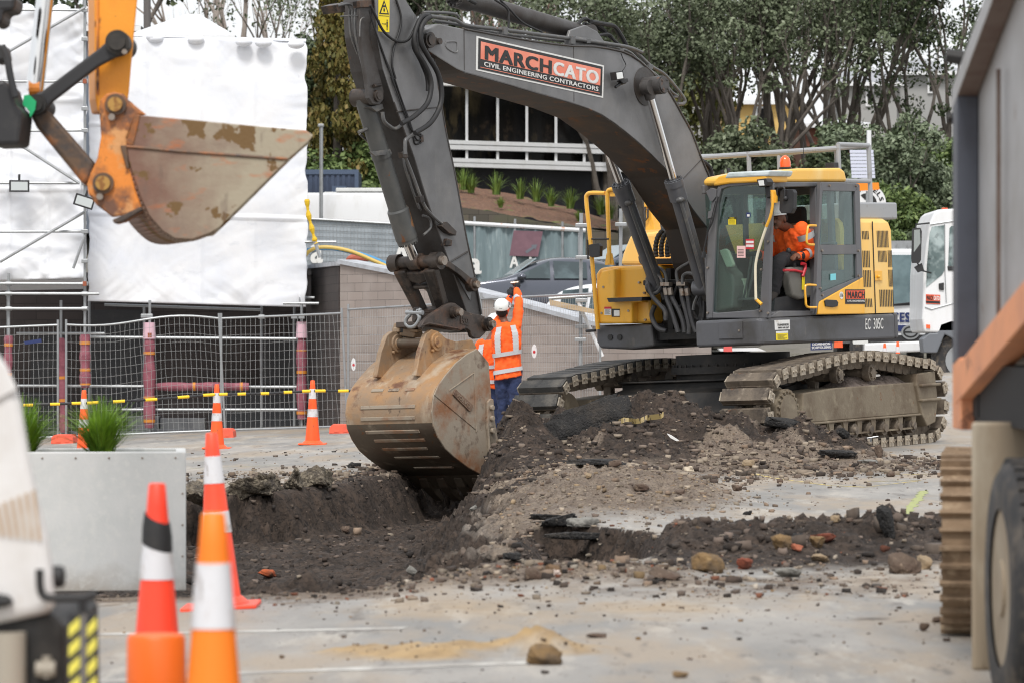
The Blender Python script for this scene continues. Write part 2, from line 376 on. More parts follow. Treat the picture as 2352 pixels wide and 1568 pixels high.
def make_track(side):
    yc = HG*side
    mb = MB(T)                                             # main beam
    out = yc+.26*side; inn = yc-.2*side
    mb.prism([(1.42, out, .40), (1.36, out, .70), (.55, out, .735), (-1.55, out, .74), (-1.62, out, .36), (1.2, out, .36)], (0, inn-out, 0))
    mb.prism([(1.30, out+.03*side, .335), (1.30, out+.03*side, .362), (-1.62, out+.03*side, .362), (-1.62, out+.03*side, .335)], (0, inn-out, 0))
    t = mb.build('track', m_tframe, exc, bevel=.02)
    t['label'] = 'muddy crawler track nearest the camera truck' if side > 0 else 'darker crawler track partly hidden by the bucket side'
    mb = MB(T)                                             # rear yoke guard
    mb.prism([(-1.50, out+.04*side, .70), (-1.52, out+.04*side, .84), (-2.02, out+.04*side, .86), (-2.07, out+.04*side, .5), (-1.98, out+.04*side, .24), (-1.75, out+.04*side, .2), (-1.62, out+.04*side, .34)], (0, -.5*side, 0))
    for z in (.50, .68): mb.box(-2.09, -1.56, min(out, out+.085*side), max(out, out+.085*side), z, z+.035)
    mb.build('track_guard', m_tframe, t, bevel=.015)
    mb = MB(T)                                             # roller guard with gussets
    mb.box(-1.45, 1.2, min(out-.02*side, out+.02*side), max(out-.02*side, out+.02*side), .185, .205)
    for i in range(8):
        x = 1.15-i*.36
        mb.prism([(x, out+.015*side, .335), (x-.13, out+.015*side, .335), (x-.10, out+.015*side, .205), (x-.03, out+.015*side, .205)], (0, -.03*side, 0))
        mb.box(x-.012, x+.012, min(out, out-.12*side), max(out, out-.12*side), .205, .335)
    mb.build('roller_guard', m_tframe, t)
    for i in range(8):
        mb = MB(T); x = 1.28-i*.385
        for r, a, b in ((.085, -.27, .27), (.115, -.2, -.14), (.115, .14, .2)): mb.cyl((x, yc+a, .225), (x, yc+b, .225), r, 16)
        mb.cyl((x, yc+.27*side, .225), (x, yc+.30*side, .225), .05, 12)
        mb.build('track_roller', m_shoe, t, smooth=True)
    for x in (.42, -.42):
        mb = MB(T)
        mb.cyl((x, yc-.2, .885), (x, yc+.2, .885), .075, 20); mb.cyl((x, yc+.16, .885), (x, yc+.25, .885), .1, 20); mb.cyl((x, yc-.25, .885), (x, yc-.16, .885), .1, 20)
        mb.cyl((x, yc+.25*side, .885), (x, yc+.27*side, .885), .06, 14); mb.box(x-.05, x+.05, yc-.15, yc-.05, .72, .85)
        for k in range(6):
            a = k*math.pi/3; mb.cyl((x+.07*math.cos(a), yc+.25*side, .885+.07*math.sin(a)), (x+.07*math.cos(a), yc+.275*side, .885+.07*math.sin(a)), .013, 6)
        mb.build('carrier_roller', m_shoe, t, smooth=True)
    mb = MB(T)                                             # sprocket and final drive
    mb.cyl((1.83, yc-.16*side, .5), (1.83, yc+.16*side, .5), .30, 28); mb.cyl((1.83, yc+.16*side, .5), (1.83, yc+.29*side, .5), .265, 28)
    mb.cyl((1.83, yc+.29*side, .5), (1.83, yc+.315*side, .5), .20, 28)
    for k in range(20):
        a = k*math.pi/10
        mb.cyl((1.83+.236*math.cos(a), yc+.29*side, .5+.236*math.sin(a)), (1.83+.236*math.cos(a), yc+.315*side, .5+.236*math.sin(a)), .019, 8)
    for k in range(21):
        a = 2*math.pi*k/21; c, s_ = math.cos(a), math.sin(a)
        mb.prism([(1.83+.29*c-.05*s_, yc-.04, .5+.29*s_+.05*c), (1.83+.36*c-.02*s_, yc-.04, .5+.36*s_+.02*c), (1.83+.36*c+.02*s_, yc-.04, .5+.36*s_-.02*c), (1.83+.29*c+.05*s_, yc-.04, .5+.29*s_-.05*c)], (0, .08, 0))
    mb.build('sprocket', m_tframe, t, smooth=True, auto=30)
    mb = MB(T)                                             # idler
    mb.cyl((-1.85, yc-.05, .5), (-1.85, yc+.05, .5), .36, 30); mb.cyl((-1.85, yc-.1, .5), (-1.85, yc+.1, .5), .32, 30); mb.cyl((-1.85, yc-.24, .5), (-1.85, yc+.24, .5), .1, 16)
    mb.build('idler_wheel', m_tframe, t, smooth=True, auto=30)
    n = len(bp)
    for i in range(n):                                     # every shoe of the belt
        p = bp[i]; q = bp[(i+1) % n]; o_ = bp[i-1]
        tx, tz = (q-o_); l = math.hypot(tx, tz); tx /= l; tz /= l
        # belt runs bottom -> front -> top -> rear, outward normal is to its right
        M = Matrix(((tx, 0, tz, p[0]), (0, 1, 0, yc), (tz, 0, -tx, p[1]), (0, 0, 0, 1)))
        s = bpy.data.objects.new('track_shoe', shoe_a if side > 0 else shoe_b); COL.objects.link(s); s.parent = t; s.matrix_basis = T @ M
    # earth lying on the frame
    xs = np.linspace(.2, -1.45, 40); ys = np.linspace(-.2, .24, 10); V = []; Fq = []
    for i, x in enumerate(xs):
        for j, y in enumerate(ys):
            e = min(1, (.2-x)*4, (x+1.45)*6)*min(1, (y+.2)*8, (.24-y)*8)
            V.append(T @ Vector((x, yc+y*side, .735+max(0, e)*(.085+.06*float(fbm(x*5, y*9, 4, 3))))))
    for i in range(39):
        for j in range(9): Fq.append((i*10+j, i*10+j+1, (i+1)*10+j+1, (i+1)*10+j))
    raw_mesh('packed_earth', V, Fq, m_soil2, t, smooth=True)
m_soil2 = mat('grey_brown_earth', srgb(112, 100, 92), .95, 0, [(srgb(84, 72, 64), 9, .45, .6, 8), (srgb(140, 128, 116), 30, .6, .7, 4)], (40, .6, .05))
make_track(1); make_track(-1)
mb = MB(T)
mb.box(-.75, .72, -1.12, 1.12, .42, .86); mb.box(-.8, .77, -1.15, 1.15, .86, .885)
for sx in (-1, 1): mb.prism([(sx*.35, -1.15, .5), (sx*1.15, -1.15, .5), (sx*1.0, -1.15, .74), (sx*.35, -1.15, .84)], (0, 2.3, 0))
mb.build('car_body', m_dark, exc, bevel=.015)
mb = MB(U); mb.cyl((0, 0, .885), (0, 0, 1.17), .68, 48); mb.cyl((0, 0, .95), (0, 0, 1.03), .74, 48)
for k in range(40):
    a = k*math.pi/20; mb.cyl((.71*math.cos(a), .71*math.sin(a), 1.03), (.71*math.cos(a), .71*math.sin(a), 1.06), .015, 6)
mb.build('slewing_ring', m_dark, exc, smooth=True, auto=30)

# ---- upper frame, skirts, hood
zb = onS(FP, [(1736, 793)], 1.45)[0].z; zt = onS(FP, [(1736, 731)], 1.45)[0].z
def tail(r, y, n=14, inset=0):
    a0 = math.acos(-math.sqrt(max(0, 1-(y/r)**2))); pts = []
    for k in range(n+1):
        a = a0+(2*math.pi-2*a0)*k/n; pts.append((r*math.cos(a), r*math.sin(a)))
    return pts
mb = MB(U)
mb.prism([(x, y, zb+.1) for x, y in [(.78, .45), (.78, -.5), (.6, -1.3)]+[(p[0]*.98, -p[1]*.98) for p in tail(1.9, 1.4)]+[(1.3, 1.4), (1.3, .6)]], (0, 0, .12))
mb.box(.35, .75, .33, .40, zb+.2, 2.2); mb.box(.35, .75, -.40, -.33, zb+.2, 2.2)
mb.box(-.4, .6, -.62, .42, zb+.2, 1.9)
mb.build('slew_platform', m_dark, exc)
mb = MB(U)                                                  # left skirt and tail band
yl = 1.46
mb.prism([(x, y, zb) for x, y in [(1.60, .56), (1.60, yl-.05), (1.55, yl), (-.1, yl), (-1.33, yl)]]+[(-1.33, .9, zb), (.5, .56, zb)], (0, 0, zt-zb))
sk = mb.build('side_skirt', m_frame, exc, bevel=.035, seg=3)
mb = MB(U)
mb.prism([(x, y, zb+.01) for x, y in [(-1.34, 1.46)]+tail(2.02, 1.46)], (0, 0, zt-zb))
cw = mb.build('counterweight', m_frame, exc, bevel=.03, seg=3)
# skirt hatch, dents, plates
Psk = Patch(*onX(Z1, [(940, 1232), (1300, 1215), (1306, 1385), (943, 1395)], 1.602), (1, 0, 0)); Pss = Patch(*onS(Z1, [(1300, 1215), (2180, 1186), (2180, 1352), (1310, 1393)], yl), (0, 1, 0))
mb = MB(U); Psk.rect(mb, .31, .08, .75, .78, .012, .02); mb.build('skirt_hatch', m_frame, sk, bevel=.006)
mb = MB(U); Psk.rect(mb, .68, .42, .71, .5, .022, .02); mb.build('hatch_latch', m_steel, sk)
mb = MB(U); mb.cur = 0; Pss.rect(mb, .132, .1, .245, .47, .003); mb.cur = 1; Pss.text(mb, 'TRANSDIESEL', .150, .24, .238, .32, .006, .02); Pss.text(mb, '0800 848 267', .155, .36, .235, .42, .006, .01)
mb.build('dealer_plate', [m_whitep, m_blackp], sk)
mb = MB(U); mb.cur = 0; Pss.rect(mb, .138, .52, .228, .86, .003); mb.cur = 1; Pss.rect(mb, .138, .52, .228, .60, .005); mb.cur = 2
for k in range(5): Pss.rect(mb, .148, .65+k*.04, .148+.07-(k % 3)*.012, .662+k*.04, .006)
mb.build('inspection_sticker', [m_yelpr, m_whitep, m_blackp], sk)
mb = MB(U); Pss.text(mb, 'EC  305C', .825, .16, .968, .60, .004, .012); mb.build('model_lettering', m_whitep, sk)
# right front skirt (far side) and the yellow box above it
xr = .86
mb = MB(U)
mb.prism(onX(Z1, [(228, 1262), (600, 1255), (610, 1405), (470, 1425), (250, 1415), (226, 1370)], xr), (-1.6, 0, 0))
rs = mb.build('front_skirt', m_frame, exc, bevel=.03, seg=3)
mb = MB(U)
for zx in (322, 385):
    c = onX(Z1, [(zx, 1342)], xr+.003)[0]; mb.cyl(c, c+Vector((.012, 0, 0)), .034, 20)
mb.build('tie_down_hole', m_blackp, rs)
mb = MB(U)
mb.prism(onX(Z1, [(225, 1252), (218, 920), (240, 880), (330, 866), (560, 858), (600, 1252)], xr-.02), (-1.7, 0, 0))
bx = mb.build('tool_box', m_yel, exc, bevel=.05, seg=3)
mb = MB(U)
mb.prism(onX(Z1, [(232, 1250), (228, 1000), (260, 900), (350, 880), (350, 1080), (540, 1080), (535, 1110), (470, 1110), (466, 1250)], xr+.1), (-.14, 0, 0))
mb.build('box_door', m_yel, bx, bevel=.02)
mb = MB(U); mb.prism(onX(Z1, [(298, 1080), (535, 1072), (530, 1098), (310, 1108)], xr+.22), (-.2, 0, 0)); mb.build('step_plate', m_black, bx)
mb = MB(U)
mb.cur = 0; mb.prism(onX(Z1, [(330, 1152), (384, 1152), (384, 1206), (330, 1206)], xr+.104), (-.02, 0, 0)); mb.cur = 1; mb.prism(onX(Z1, [(345, 1162), (382, 1162), (382, 1200), (345, 1200)], xr+.112), (-.012, 0, 0))
mb.build('front_lamp', [m_blackp, m_lens], bx)
Pbx = Patch(*onX(Z1, [(282, 1138), (328, 1138), (328, 1194), (282, 1194)], xr+.104), (1, 0, 0))
mb = MB(U); mb.cur = 0; Pbx.rect(mb, 0, 0, 1, 1, .001); mb.cur = 1; Pbx.rect(mb, 0, 0, 1, .26, .003); mb.cur = 2
for k in range(5): Pbx.rect(mb, .1, .36+k*.12, .85-.1*(k % 2), .40+k*.12, .003)
mb.build('safety_sticker', [m_whitep, m_redp, m_blackp], bx)
mb = MB(U)
for p in [(270, 1180), (485, 1105), (562, 1225), (450, 1165), (282, 1005), (555, 1045), (520, 975)]:
    c = onX(Z1, [p], xr+(.1 if p[0] < 460 and p[1] > 900 else .0)-.02)[0]; mb.cyl(c, c+Vector((.03, 0, 0)), .014, 8)
mb.build('bolt_head', m_steel, bx)
# hood mass behind boom (right side) with sloped cowl
mb = MB(U)
mb.prism(onX(Z1, [(382, 860), (400, 780), (450, 655), (640, 630), (820, 640), (830, 860)], -.15), (-1.1, 0, 0))
hd = mb.build('engine_cowl', m_yelp, exc, bevel=.05, seg=3)
mb = MB(U); mb.prism(onX(Z1, [(555, 640), (560, 470), (590, 470), (620, 640)], -.3), (-.15, 0, 0)); mb.cyl(onX(Z1, [(575, 470)], -.3)[0], onX(Z1, [(575, 390)], -.3)[0], .05, 12)
mb.build('cowl_bracket', m_yel, hd, bevel=.01)
mb = MB(U); mb.tube([p for p in onX(Z1, [(560, 480), (552, 505), (560, 560), (573, 540), (575, 480)], -.26)], .012, 6); mb.build('cable_loop', m_hose, hd)
# main hood at the tail
zh = onS(FP, [(2030, 508)], .9)[0].z
mb = MB(U)
hb = [(-.22, 1.43), (-.22, 1.43), (-1.36, 1.43)]
ring = lambda s, z: [(x*s if x < -.5 else x, y*s, z) for x, y in [(-.22, -1.43), (-.22, 1.43), (-1.36, 1.43)]+tail(1.97, 1.43, 18)[1:-1]+[(-1.36, -1.43)]]
mb.ring([ring(1, zt+.01), ring(1, zh-.14), ring(.985, zh-.05), ring(.95, zh)])
hood = mb.build('engine_hood', m_yelp, exc, smooth=True, auto=25)
mb = MB(U)
def on_tail(px, py, r):
    o = UI @ Vector((0, 0, EYE)); d = UI.to_3x3() @ Vector(((px-CX)/F, 1, -(py-HY)/F))
    a = d.x**2+d.y**2; b = 2*(o.x*d.x+o.y*d.y); c = o.x**2+o.y**2-r*r; D = b*b-4*a*c
    if D < 0: return None
    p = o+d*((-b-math.sqrt(D))/(2*a))
    return p if p.x < -1.3 else o+d*((1.43+r-1.97-o.y)/d.y)
for (x0, x1, nn, y0, y1) in [(2012, 2060, 5, 630, 686), (2016, 2068, 5, 762, 874), (2022, 2076, 5, 893, 1006), (2030, 2084, 5, 1084, 1140), (2112, 2192, 9, 628, 740), (2120, 2180, 7, 762, 838), (2186, 2216, 4, 760, 872), (2190, 2222, 4, 890, 1004), (2130, 2228, 9, 1024, 1138)]:
    for k in range(nn):
        xa = x0+(x1-x0)*k/nn; xb = xa+(x1-x0)/nn*.55
        q = [on_tail(*Z1(*p), 1.974) for p in ((xa, y0), (xa+4, y1), (xb+4, y1), (xb, y0))]
        if all(q): mb.add(q, [(0, 1, 2, 3)])
mb.build('louvre_slot', m_blackp, hood)
mb = MB(U)
q = [on_tail(*Z1(*p), 1.985) for p in ((2098, 898), (2102, 962), (2150, 962), (2148, 898))]
mb.prism(q, (q[1]-q[0]).cross(q[2]-q[1]).normalized()*-.02); c = on_tail(*Z1(2126, 936), 2.0); mb.ell(c, .02, .02, .02)
mb.build('hood_latch', m_yel, hood)
mb = MB(U)
for sx in (2080,):
    mb.tube([on_tail(*Z1(sx+2, 566), 1.975), on_tail(*Z1(sx+24, 1184), 1.975)], .008, 5)
mb.build('hood_seam', m_dark, hood)
mb = MB(U); mb.box(-1.75, -.75, .35, 1.3, zh, zh+.2); mb.build('hood_platform', m_greytube, exc, bevel=.02)
# guard rail on the hood
zr = onS(FP, [(1950, 333)], 1.1)[0].z; zr2 = onS(FP, [(1950, 412)], 1.1)[0].z
mb = MB(U)
mb.tube([(-.78, 1.1, zr), (-1.47, 1.1, zr)], .028, 10); mb.tube([(-.78, 1.1, zr2-.02), (-1.47, 1.1, zr2-.02)], .026, 10)
mb.tube([(-1.47, 1.1, zr), (-1.5, -.2, zr-.02), (-1.02, -1.25, zr)], .028, 10); mb.tube([(-1.47, 1.1, zr2), (-1.4, .2, zr2-.05)], .026, 10)
mb.tube([(-.78, 1.1, zr-.05), (-1.0, -1.25, zr-.02), (-1.0, -1.6, zr-.03)], .034, 10)
for p in [(-.78, 1.1), (-.9, 1.0), (-1.47, 1.1), (-1.5, -.2), (-.9, -.25)]: mb.tube([(p[0], p[1], zh), (p[0], p[1], zr)], .028, 10)
mb.build('guard_rail', m_greytube, exc, smooth=True)
# yellow hand rail at the right front, with its mirror
mb = MB(U)
def rail(pts, x, r, z=Z1, n=10): mb.tube(smooth_path(onX(z, pts, x), 5), r, n)
rail([(238, 1290), (222, 1100), (205, 900), (182, 640), (160, 430), (168, 385), (200, 374), (285, 376)], .98, .026)
rail([(316, 850), (312, 700), (304, 480), (302, 390), (312, 356), (352, 350)], .98, .026)
mb.prism(onX(Z1, [(284, 858), (340, 858), (326, 780), (296, 780)], .98), (-.03, 0, 0)); mb.prism(onX(Z1, [(318, 366), (350, 366), (350, 398), (318, 398)], .98), (-.02, 0, 0))
hr = mb.build('hand_rail', m_yel, exc, smooth=True)
mb = MB(U); mb.tube(onX(Z1, [(195, 684), (312, 684)], 1.0), .012, 8); mb.prism(onX(Z1, [(175, 722), (240, 712), (252, 730), (250, 800), (205, 808), (178, 800)], 1.05), (-.06, 0, 0)); mb.tube(onX(Z1, [(168, 690), (172, 820)], 1.0), .012, 6)
mb.build('mirror', m_black, hr, bevel=.01)
mb = MB(U); mb.tube(onX(Z1, [(160, 1300), (220, 1296)], .95), .018, 8); mb.build('peg', m_black, exc)

# ---- cab
xf = 1.46; ys = 1.45
cabz0 = zt+.01
mb = MB(U)
mb.prism(onX(Z1, [(965, 1216), (972, 700), (1000, 430), (1046, 326), (1066, 346), (1042, 440), (1026, 700), (1006, 1180), (1006, 1216)], xf), (-.09, 0, 0))
mb.prism(onX(Z1, [(1318, 1216), (1322, 1180), (1350, 760), (1368, 330), (1412, 304), (1388, 1216)], xf), (-.05, 0, 0))
mb.prism(onX(Z1, [(1006, 1216), (1006, 1172), (1030, 1180), (1290, 1160), (1322, 1150), (1320, 1216)], xf-.002), (-.09, 0, 0))
mb.prism(onX(Z1, [(1044, 328), (1066, 352), (1110, 334), (1366, 312), (1368, 296), (1150, 300)], xf-.002), (-.09, 0, 0))
# side: sill, header, B post, rear quarter
mb.prism(onS(Z1, [(1400, 1200), (1460, 1165), (1725, 1165), (1725, 1195), (1400, 1212)], ys-.012), (0, -.12, 0))
mb.prism(onS(Z1, [(1405, 300), (1915, 300), (1915, 322), (1720, 330), (1440, 336), (1410, 345)], ys-.012), (0, -.1, 0))
mb.prism(onS(Z1, [(1702, 330), (1745, 330), (1735, 1190), (1705, 1190)], ys-.014), (0, -.09, 0))
mb.prism(onS(Z1, [(1898, 330), (1960, 330), (1990, 1190), (1890, 1190)], ys-.014), (0, -.09, 0))
mb.prism(onS(Z1, [(1735, 900), (1985, 880), (1990, 1190), (1735, 1190)], ys-.016), (0, -.05, 0))
zroof = onS(Z1, [(1600, 300)], ys)[0].z
mb.box(-.17, -.09, .59, 1.42, cabz0, cabz0+.85); mb.box(-.17, -.1, .59, .66, cabz0, zroof); mb.box(-.17, -.1, 1.33, 1.40, cabz0, zroof)
mb.box(-.17, -.1, .66, 1.33, zroof-.12, zroof)
mb.box(-.1, 1.4, .59, .63, cabz0, cabz0+.75); mb.box(-.1, 1.4, .59, .63, zroof-.1, zroof); mb.box(.5, .58, .59, .63, cabz0+.75, zroof-.1)
mb.box(-.1, 1.42, .60, 1.42, cabz0, cabz0+.05)
cab = mb.build('cab', m_dgrey, exc, bevel=.012)
mb = MB(U); mb.prism(onX(Z1, [(1014, 1180), (1028, 700), (1046, 430), (1070, 344), (1110, 332), (1364, 312), (1350, 700), (1326, 1100), (1312, 1150), (1290, 1168), (1040, 1184)], xf-.03), (-.008, 0, 0)); mb.build('windscreen', m_glass, cab)
mb = MB(U); mb.box(-.14, -.13, .66, 1.33, cabz0+.85, zroof-.12); mb.box(.58, 1.35, .605, .612, cabz0+.75, zroof-.1); mb.box(-.1, .5, .605, .612, cabz0+.75, zroof-.1); mb.build('cab_window', m_glass, cab)
mb = MB(U)                                                  # roof: rear hump and front lid
z0 = zroof
zf_ = onS(Z1, [(1380, 295)], ys)[0].z
rp = onS(Z1, [(1368, 300), (1362, 262), (1385, 240), (1500, 216), (1600, 208), (1870, 205), (1900, 225), (1916, 300)], ys-.01)
mb.prism(rp, (0, -.86, 0))
roof = mb.build('cab_roof', m_yelr, cab, bevel=.035, seg=3)
mb = MB(U)
fr = onX(Z1, [(1010, 328), (1022, 290), (1050, 262), (1100, 250), (1330, 236), (1372, 262), (1372, 300), (1250, 306), (1120, 312)], xf+.02)
mb.prism(fr, (-.45, 0, 0)); mb.build('roof_brow', m_yel, roof, bevel=.02)
mb = MB(U); mb.prism(onX(Z1, [(1086, 278), (1108, 236), (1395, 222), (1380, 262)], xf+.03), (-.5, 0, .0)); mb.build('roof_hatch', m_bluegrey, roof, bevel=.02)
mb = MB(U); b0 = onS(Z1, [(1498, 213)], ys-.25)[0]; mb.lathe([(.075, 0), (.075, .02)], 20, b0); mb.cur = 1; mb.lathe([(.062, .02), (.064, .07), (.056, .12), (.03, .15), (.004, .158)], 20, b0)
mb.build('warning_beacon', [m_black, m_amber], roof, smooth=True)
mb = MB(U); a0 = onS(Z1, [(1622, 208)], ys-.3)[0]; a1 = onS(Z1, [(1618, 30)], ys-.3)[0]; mb.cyl(a0, a1, .004, 5); mb.build('aerial', m_black, roof)
mb = MB(U)
for p in ((1075, 246), (1117, 234)): q = onX(Z1, [p], xf-.1)[0]; mb.cyl(q, q+Vector((0, 0, .045)), .022, 10)
q = onS(Z1, [(1810, 200)], ys-.4)[0]; mb.box(q.x-.12, q.x+.05, q.y-.06, q.y+.06, q.z-.02, q.z+.05)
mb.build('roof_fitting', m_black, roof, bevel=.004)
# open door folded back along the side
yd = 1.545
mb = MB(U)
mb.prism(onS(Z1, [(1735, 300), (1750, 352), (1728, 722), (1744, 790), (1738, 1040), (1725, 1105), (1706, 1190), (1703, 1190), (1718, 720)], yd), (0, -.05, 0))
mb.prism(onS(Z1, [(1735, 300), (1988, 312), (1998, 322), (1966, 364), (1750, 360)], yd), (0, -.05, 0))
mb.prism(onS(Z1, [(1998, 322), (2004, 600), (2018, 930), (1980, 950), (1976, 722), (1966, 364)], yd), (0, -.05, 0))
mb.prism(onS(Z1, [(1728, 722), (1976, 722), (1978, 785), (1744, 788)], yd-.001), (0, -.05, 0))
mb.prism(onS(Z1, [(1738, 1045), (1980, 945), (2018, 930), (2020, 940), (1736, 1098), (1725, 1105)], yd-.001), (0, -.05, 0))
door = mb.build('door', m_dgrey, cab, bevel=.01)
mb = MB(U); mb.prism(onS(Z1, [(1750, 362), (1964, 366), (1974, 720), (1730, 720)], yd-.025), (0, -.008, 0)); mb.prism(onS(Z1, [(1746, 790), (1976, 787), (1979, 946), (1740, 1042)], yd-.025), (0, -.008, 0)); mb.build('door_pane', m_glass, door)
mb = MB(U); mb.prism(onS(Z1, [(1722, 1118), (1734, 1100), (2022, 938), (2034, 1186), (1722, 1191)], yd+.004), (0, -.05, 0)); mb.build('door_panel', m_yel, door, bevel=.012)
Pd = Patch(*onS(Z1, [(1722, 930), (2034, 930), (2034, 1190), (1722, 1190)], yd+.004), (0, 1, 0))
mb = MB(U); mb.prism(onS(Z1, [(1764, 1098), (1780, 1090), (1845, 1094), (1856, 1110), (1850, 1136), (1820, 1142), (1770, 1136)], yd+.02), (0, -.02, 0)); mb.build('door_handle', m_black, door, bevel=.006)
D = lambda zx, zy: ((zx-1722)/312, (zy-930)/260)
mb = MB(U); mb.cur = 0; Pd.rect(mb, *D(1897, 1022), *D(2031, 1120), .003); mb.cur = 1; Pd.rect(mb, *D(1903, 1030), *D(2031, 1086), .005); mb.cur = 0
Pd.text(mb, 'MARCH', *D(1911, 1036), *D(2029, 1081), .007, .045); mb.cur = 2; Pd.text(mb, 'CIVIL ENGINEERING', *D(1909, 1093), *D(2029, 1106), .006, .03)
mb.build('company_decal', [m_blackp, m_redor, m_whitep], door)
mb = MB(U); mb.cur = 0
c = Pd.p(*D(1872, 1062), .004); mb.cyl(c-Vector((0, .003, 0)), c, .043, 20); mb.cur = 1; Pd.text(mb, '116', *D(1862, 1050), *D(1883, 1074), .004, .04); mb.build('number_decal', [m_whitep, m_blackp], door)
mb = MB(U); q = onS(Z1, [(1800, 918), (1836, 915), (1836, 958), (1800, 962)], yd-.02); mb.prism(q, (0, .003, 0)); mb.build('window_sticker', mat('cyan_sticker', srgb(120, 200, 210), .5), door)
mb = MB(U)
for p in ((1790, 325), (1970, 328), (1740, 762), (1985, 762), (1728, 1014), (1986, 930), (1742, 1060)):
    c = onS(Z1, [p], yd)[0]; mb.cyl(c, c+Vector((0, .02, 0)), .014, 8)
mb.build('bolt_head', m_steel, door)
# yellow grab bars on door edge
mb = MB(U)
mb.tube(smooth_path(onS(Z1, [(1704, 594), (1660, 594), (1648, 610), (1640, 690), (1650, 718), (1690, 722)], yd+.01), 4), .014, 8)
mb.tube(smooth_path(onS(Z1, [(1702, 994), (1645, 992), (1630, 1010), (1634, 1090), (1644, 1138), (1706, 1142)], yd+.01), 4), .014, 8)
mb.build('grab_bar', m_yel, door, smooth=True)
mb = MB(U)
mb.tube(smooth_path(onX(Z1, [(1410, 366), (1412, 450), (1398, 530), (1370, 600)], xf+.09), 5), .017, 8)
mb.prism(onX(Z1, [(1398, 354), (1418, 354), (1432, 400), (1432, 440), (1400, 440)], xf+.08), (-.04, 0, 0)); mb.tube(onX(Z1, [(1300, 1088), (1338, 1122)], xf+.07), .02, 8)
mb.cur = 1; mb.tube(smooth_path(onX(Z1, [(1372, 596), (1330, 720), (1304, 820), (1296, 900), (1300, 1090)], xf+.085), 5), .016, 8)
mb.build('grab_bar', [m_yel, mat('worn_pale_yellow', srgb(222, 214, 190), .5)], cab, smooth=True)
# mirror + work lamps on the A posts
mb = MB(U); mb.prism(onX(Z1, [(1462, 362), (1478, 350), (1546, 352), (1556, 372), (1552, 480), (1536, 512), (1470, 512), (1456, 490)], xf+.02), (-.07, 0, 0)); mb.tube(smooth_path(onX(Z1, [(1440, 392), (1446, 350), (1470, 336), (1490, 344), (1494, 400)], xf+.04), 4), .012, 6); mb.ell(onX(Z1, [(1498, 412)], xf+.03)[0], .03, .03, .03)
mb.build('mirror', m_black, cab, bevel=.015)
mb = MB(U); mb.prism(onX(Z1, [(1358, 336), (1392, 330), (1388, 400), (1372, 412)], xf+.06), (-.06, 0, 0)); mb.prism(onX(Z1, [(1304, 284), (1366, 276), (1380, 300), (1372, 326), (1320, 336)], xf+.14), (-.12, 0, 0)); mb.cur = 1; mb.prism(onX(Z1, [(1312, 292), (1350, 288), (1356, 326), (1322, 328)], xf+.145), (-.01, 0, 0))
mb.build('work_lamp', [m_black, m_lens], cab, bevel=.006)
mb = MB(U); mb.prism(onX(Z1, [(962, 366), (996, 340), (1034, 350), (1030, 400), (1008, 432), (990, 430)], xf+.02), (-.05, 0, 0)); mb.prism(onX(Z1, [(976, 500), (1006, 490), (1008, 540), (974, 550)], xf+.02), (-.05, 0, 0)); mb.build('post_bracket', m_dgrey, cab, bevel=.006)
mb = MB(U); mb.tube(smooth_path(onX(Z1, [(1046, 400), (1010, 560), (975, 640), (948, 780)], xf+.05), 4), .010, 6); mb.tube(onX(Z1, [(1030, 430), (950, 750)], xf+.06), .006, 5); mb.tube(onX(Z1, [(952, 770), (948, 808)], xf+.05), .025, 8); mb.build('wiper', m_black, cab)
mb = MB(U)
for p in ((978, 1178), (978, 876), (1332, 1166), (1338, 888), (1352, 580), (1385, 700), (1384, 1180)):
    c = onX(Z1, [p], xf)[0]; mb.cyl(c, c+Vector((.02, 0, 0)), .013, 8)
mb.build('bolt_head', m_steel, cab)
# stickers on the screen
def sticker(name, box, fill, rows=None, z=Z1, x=xf-.026):
    x0, y0, x1, y1 = box; P = Patch(*onX(z, [(x0, y0), (x1, y0), (x1, y1), (x0, y1)], x), (1, 0, 0)); mb = MB(U); mb.cur = 0; P.rect(mb, 0, 0, 1, 1, 0)
    mb.cur = 1
    for r in rows or (): P.rect(mb, *r, .002)
    return mb, P
mb, P = sticker('warning_sticker', (1114, 536, 1166, 587), m_yelpr, [(0, 0, 1, .3)])
mb.cur = 0; P.text(mb, 'WARNING', .2, .06, .82, .24, .004, .02); mb.cur = 1
for k in range(4): P.rect(mb, .08, .42+.13*k, .9, .45+.13*k, .003)
mb.build('warning_sticker', [m_yelpr, m_blackp], cab)
mb, P = sticker('s', (1231, 684, 1288, 752), 0, [(.05, .18, .95, .42), (.05, .55, .95, .8)]); mb.build('red_sticker', [m_redp, m_whitep], cab)
mb, P = sticker('s', (1172, 730, 1230, 810), 0, [(.1, .3+.12*k, .8, .34+.12*k) for k in range(5)]); mb.build('notice_sticker', [mat('pink_print', srgb(232, 190, 186), .5), m_blackp], cab)
mb, P = sticker('s', (1235, 506, 1264, 540), 0, [(.2, .35, .8, .8)]); mb.build('small_sticker', [m_navy, m_whitep], cab)
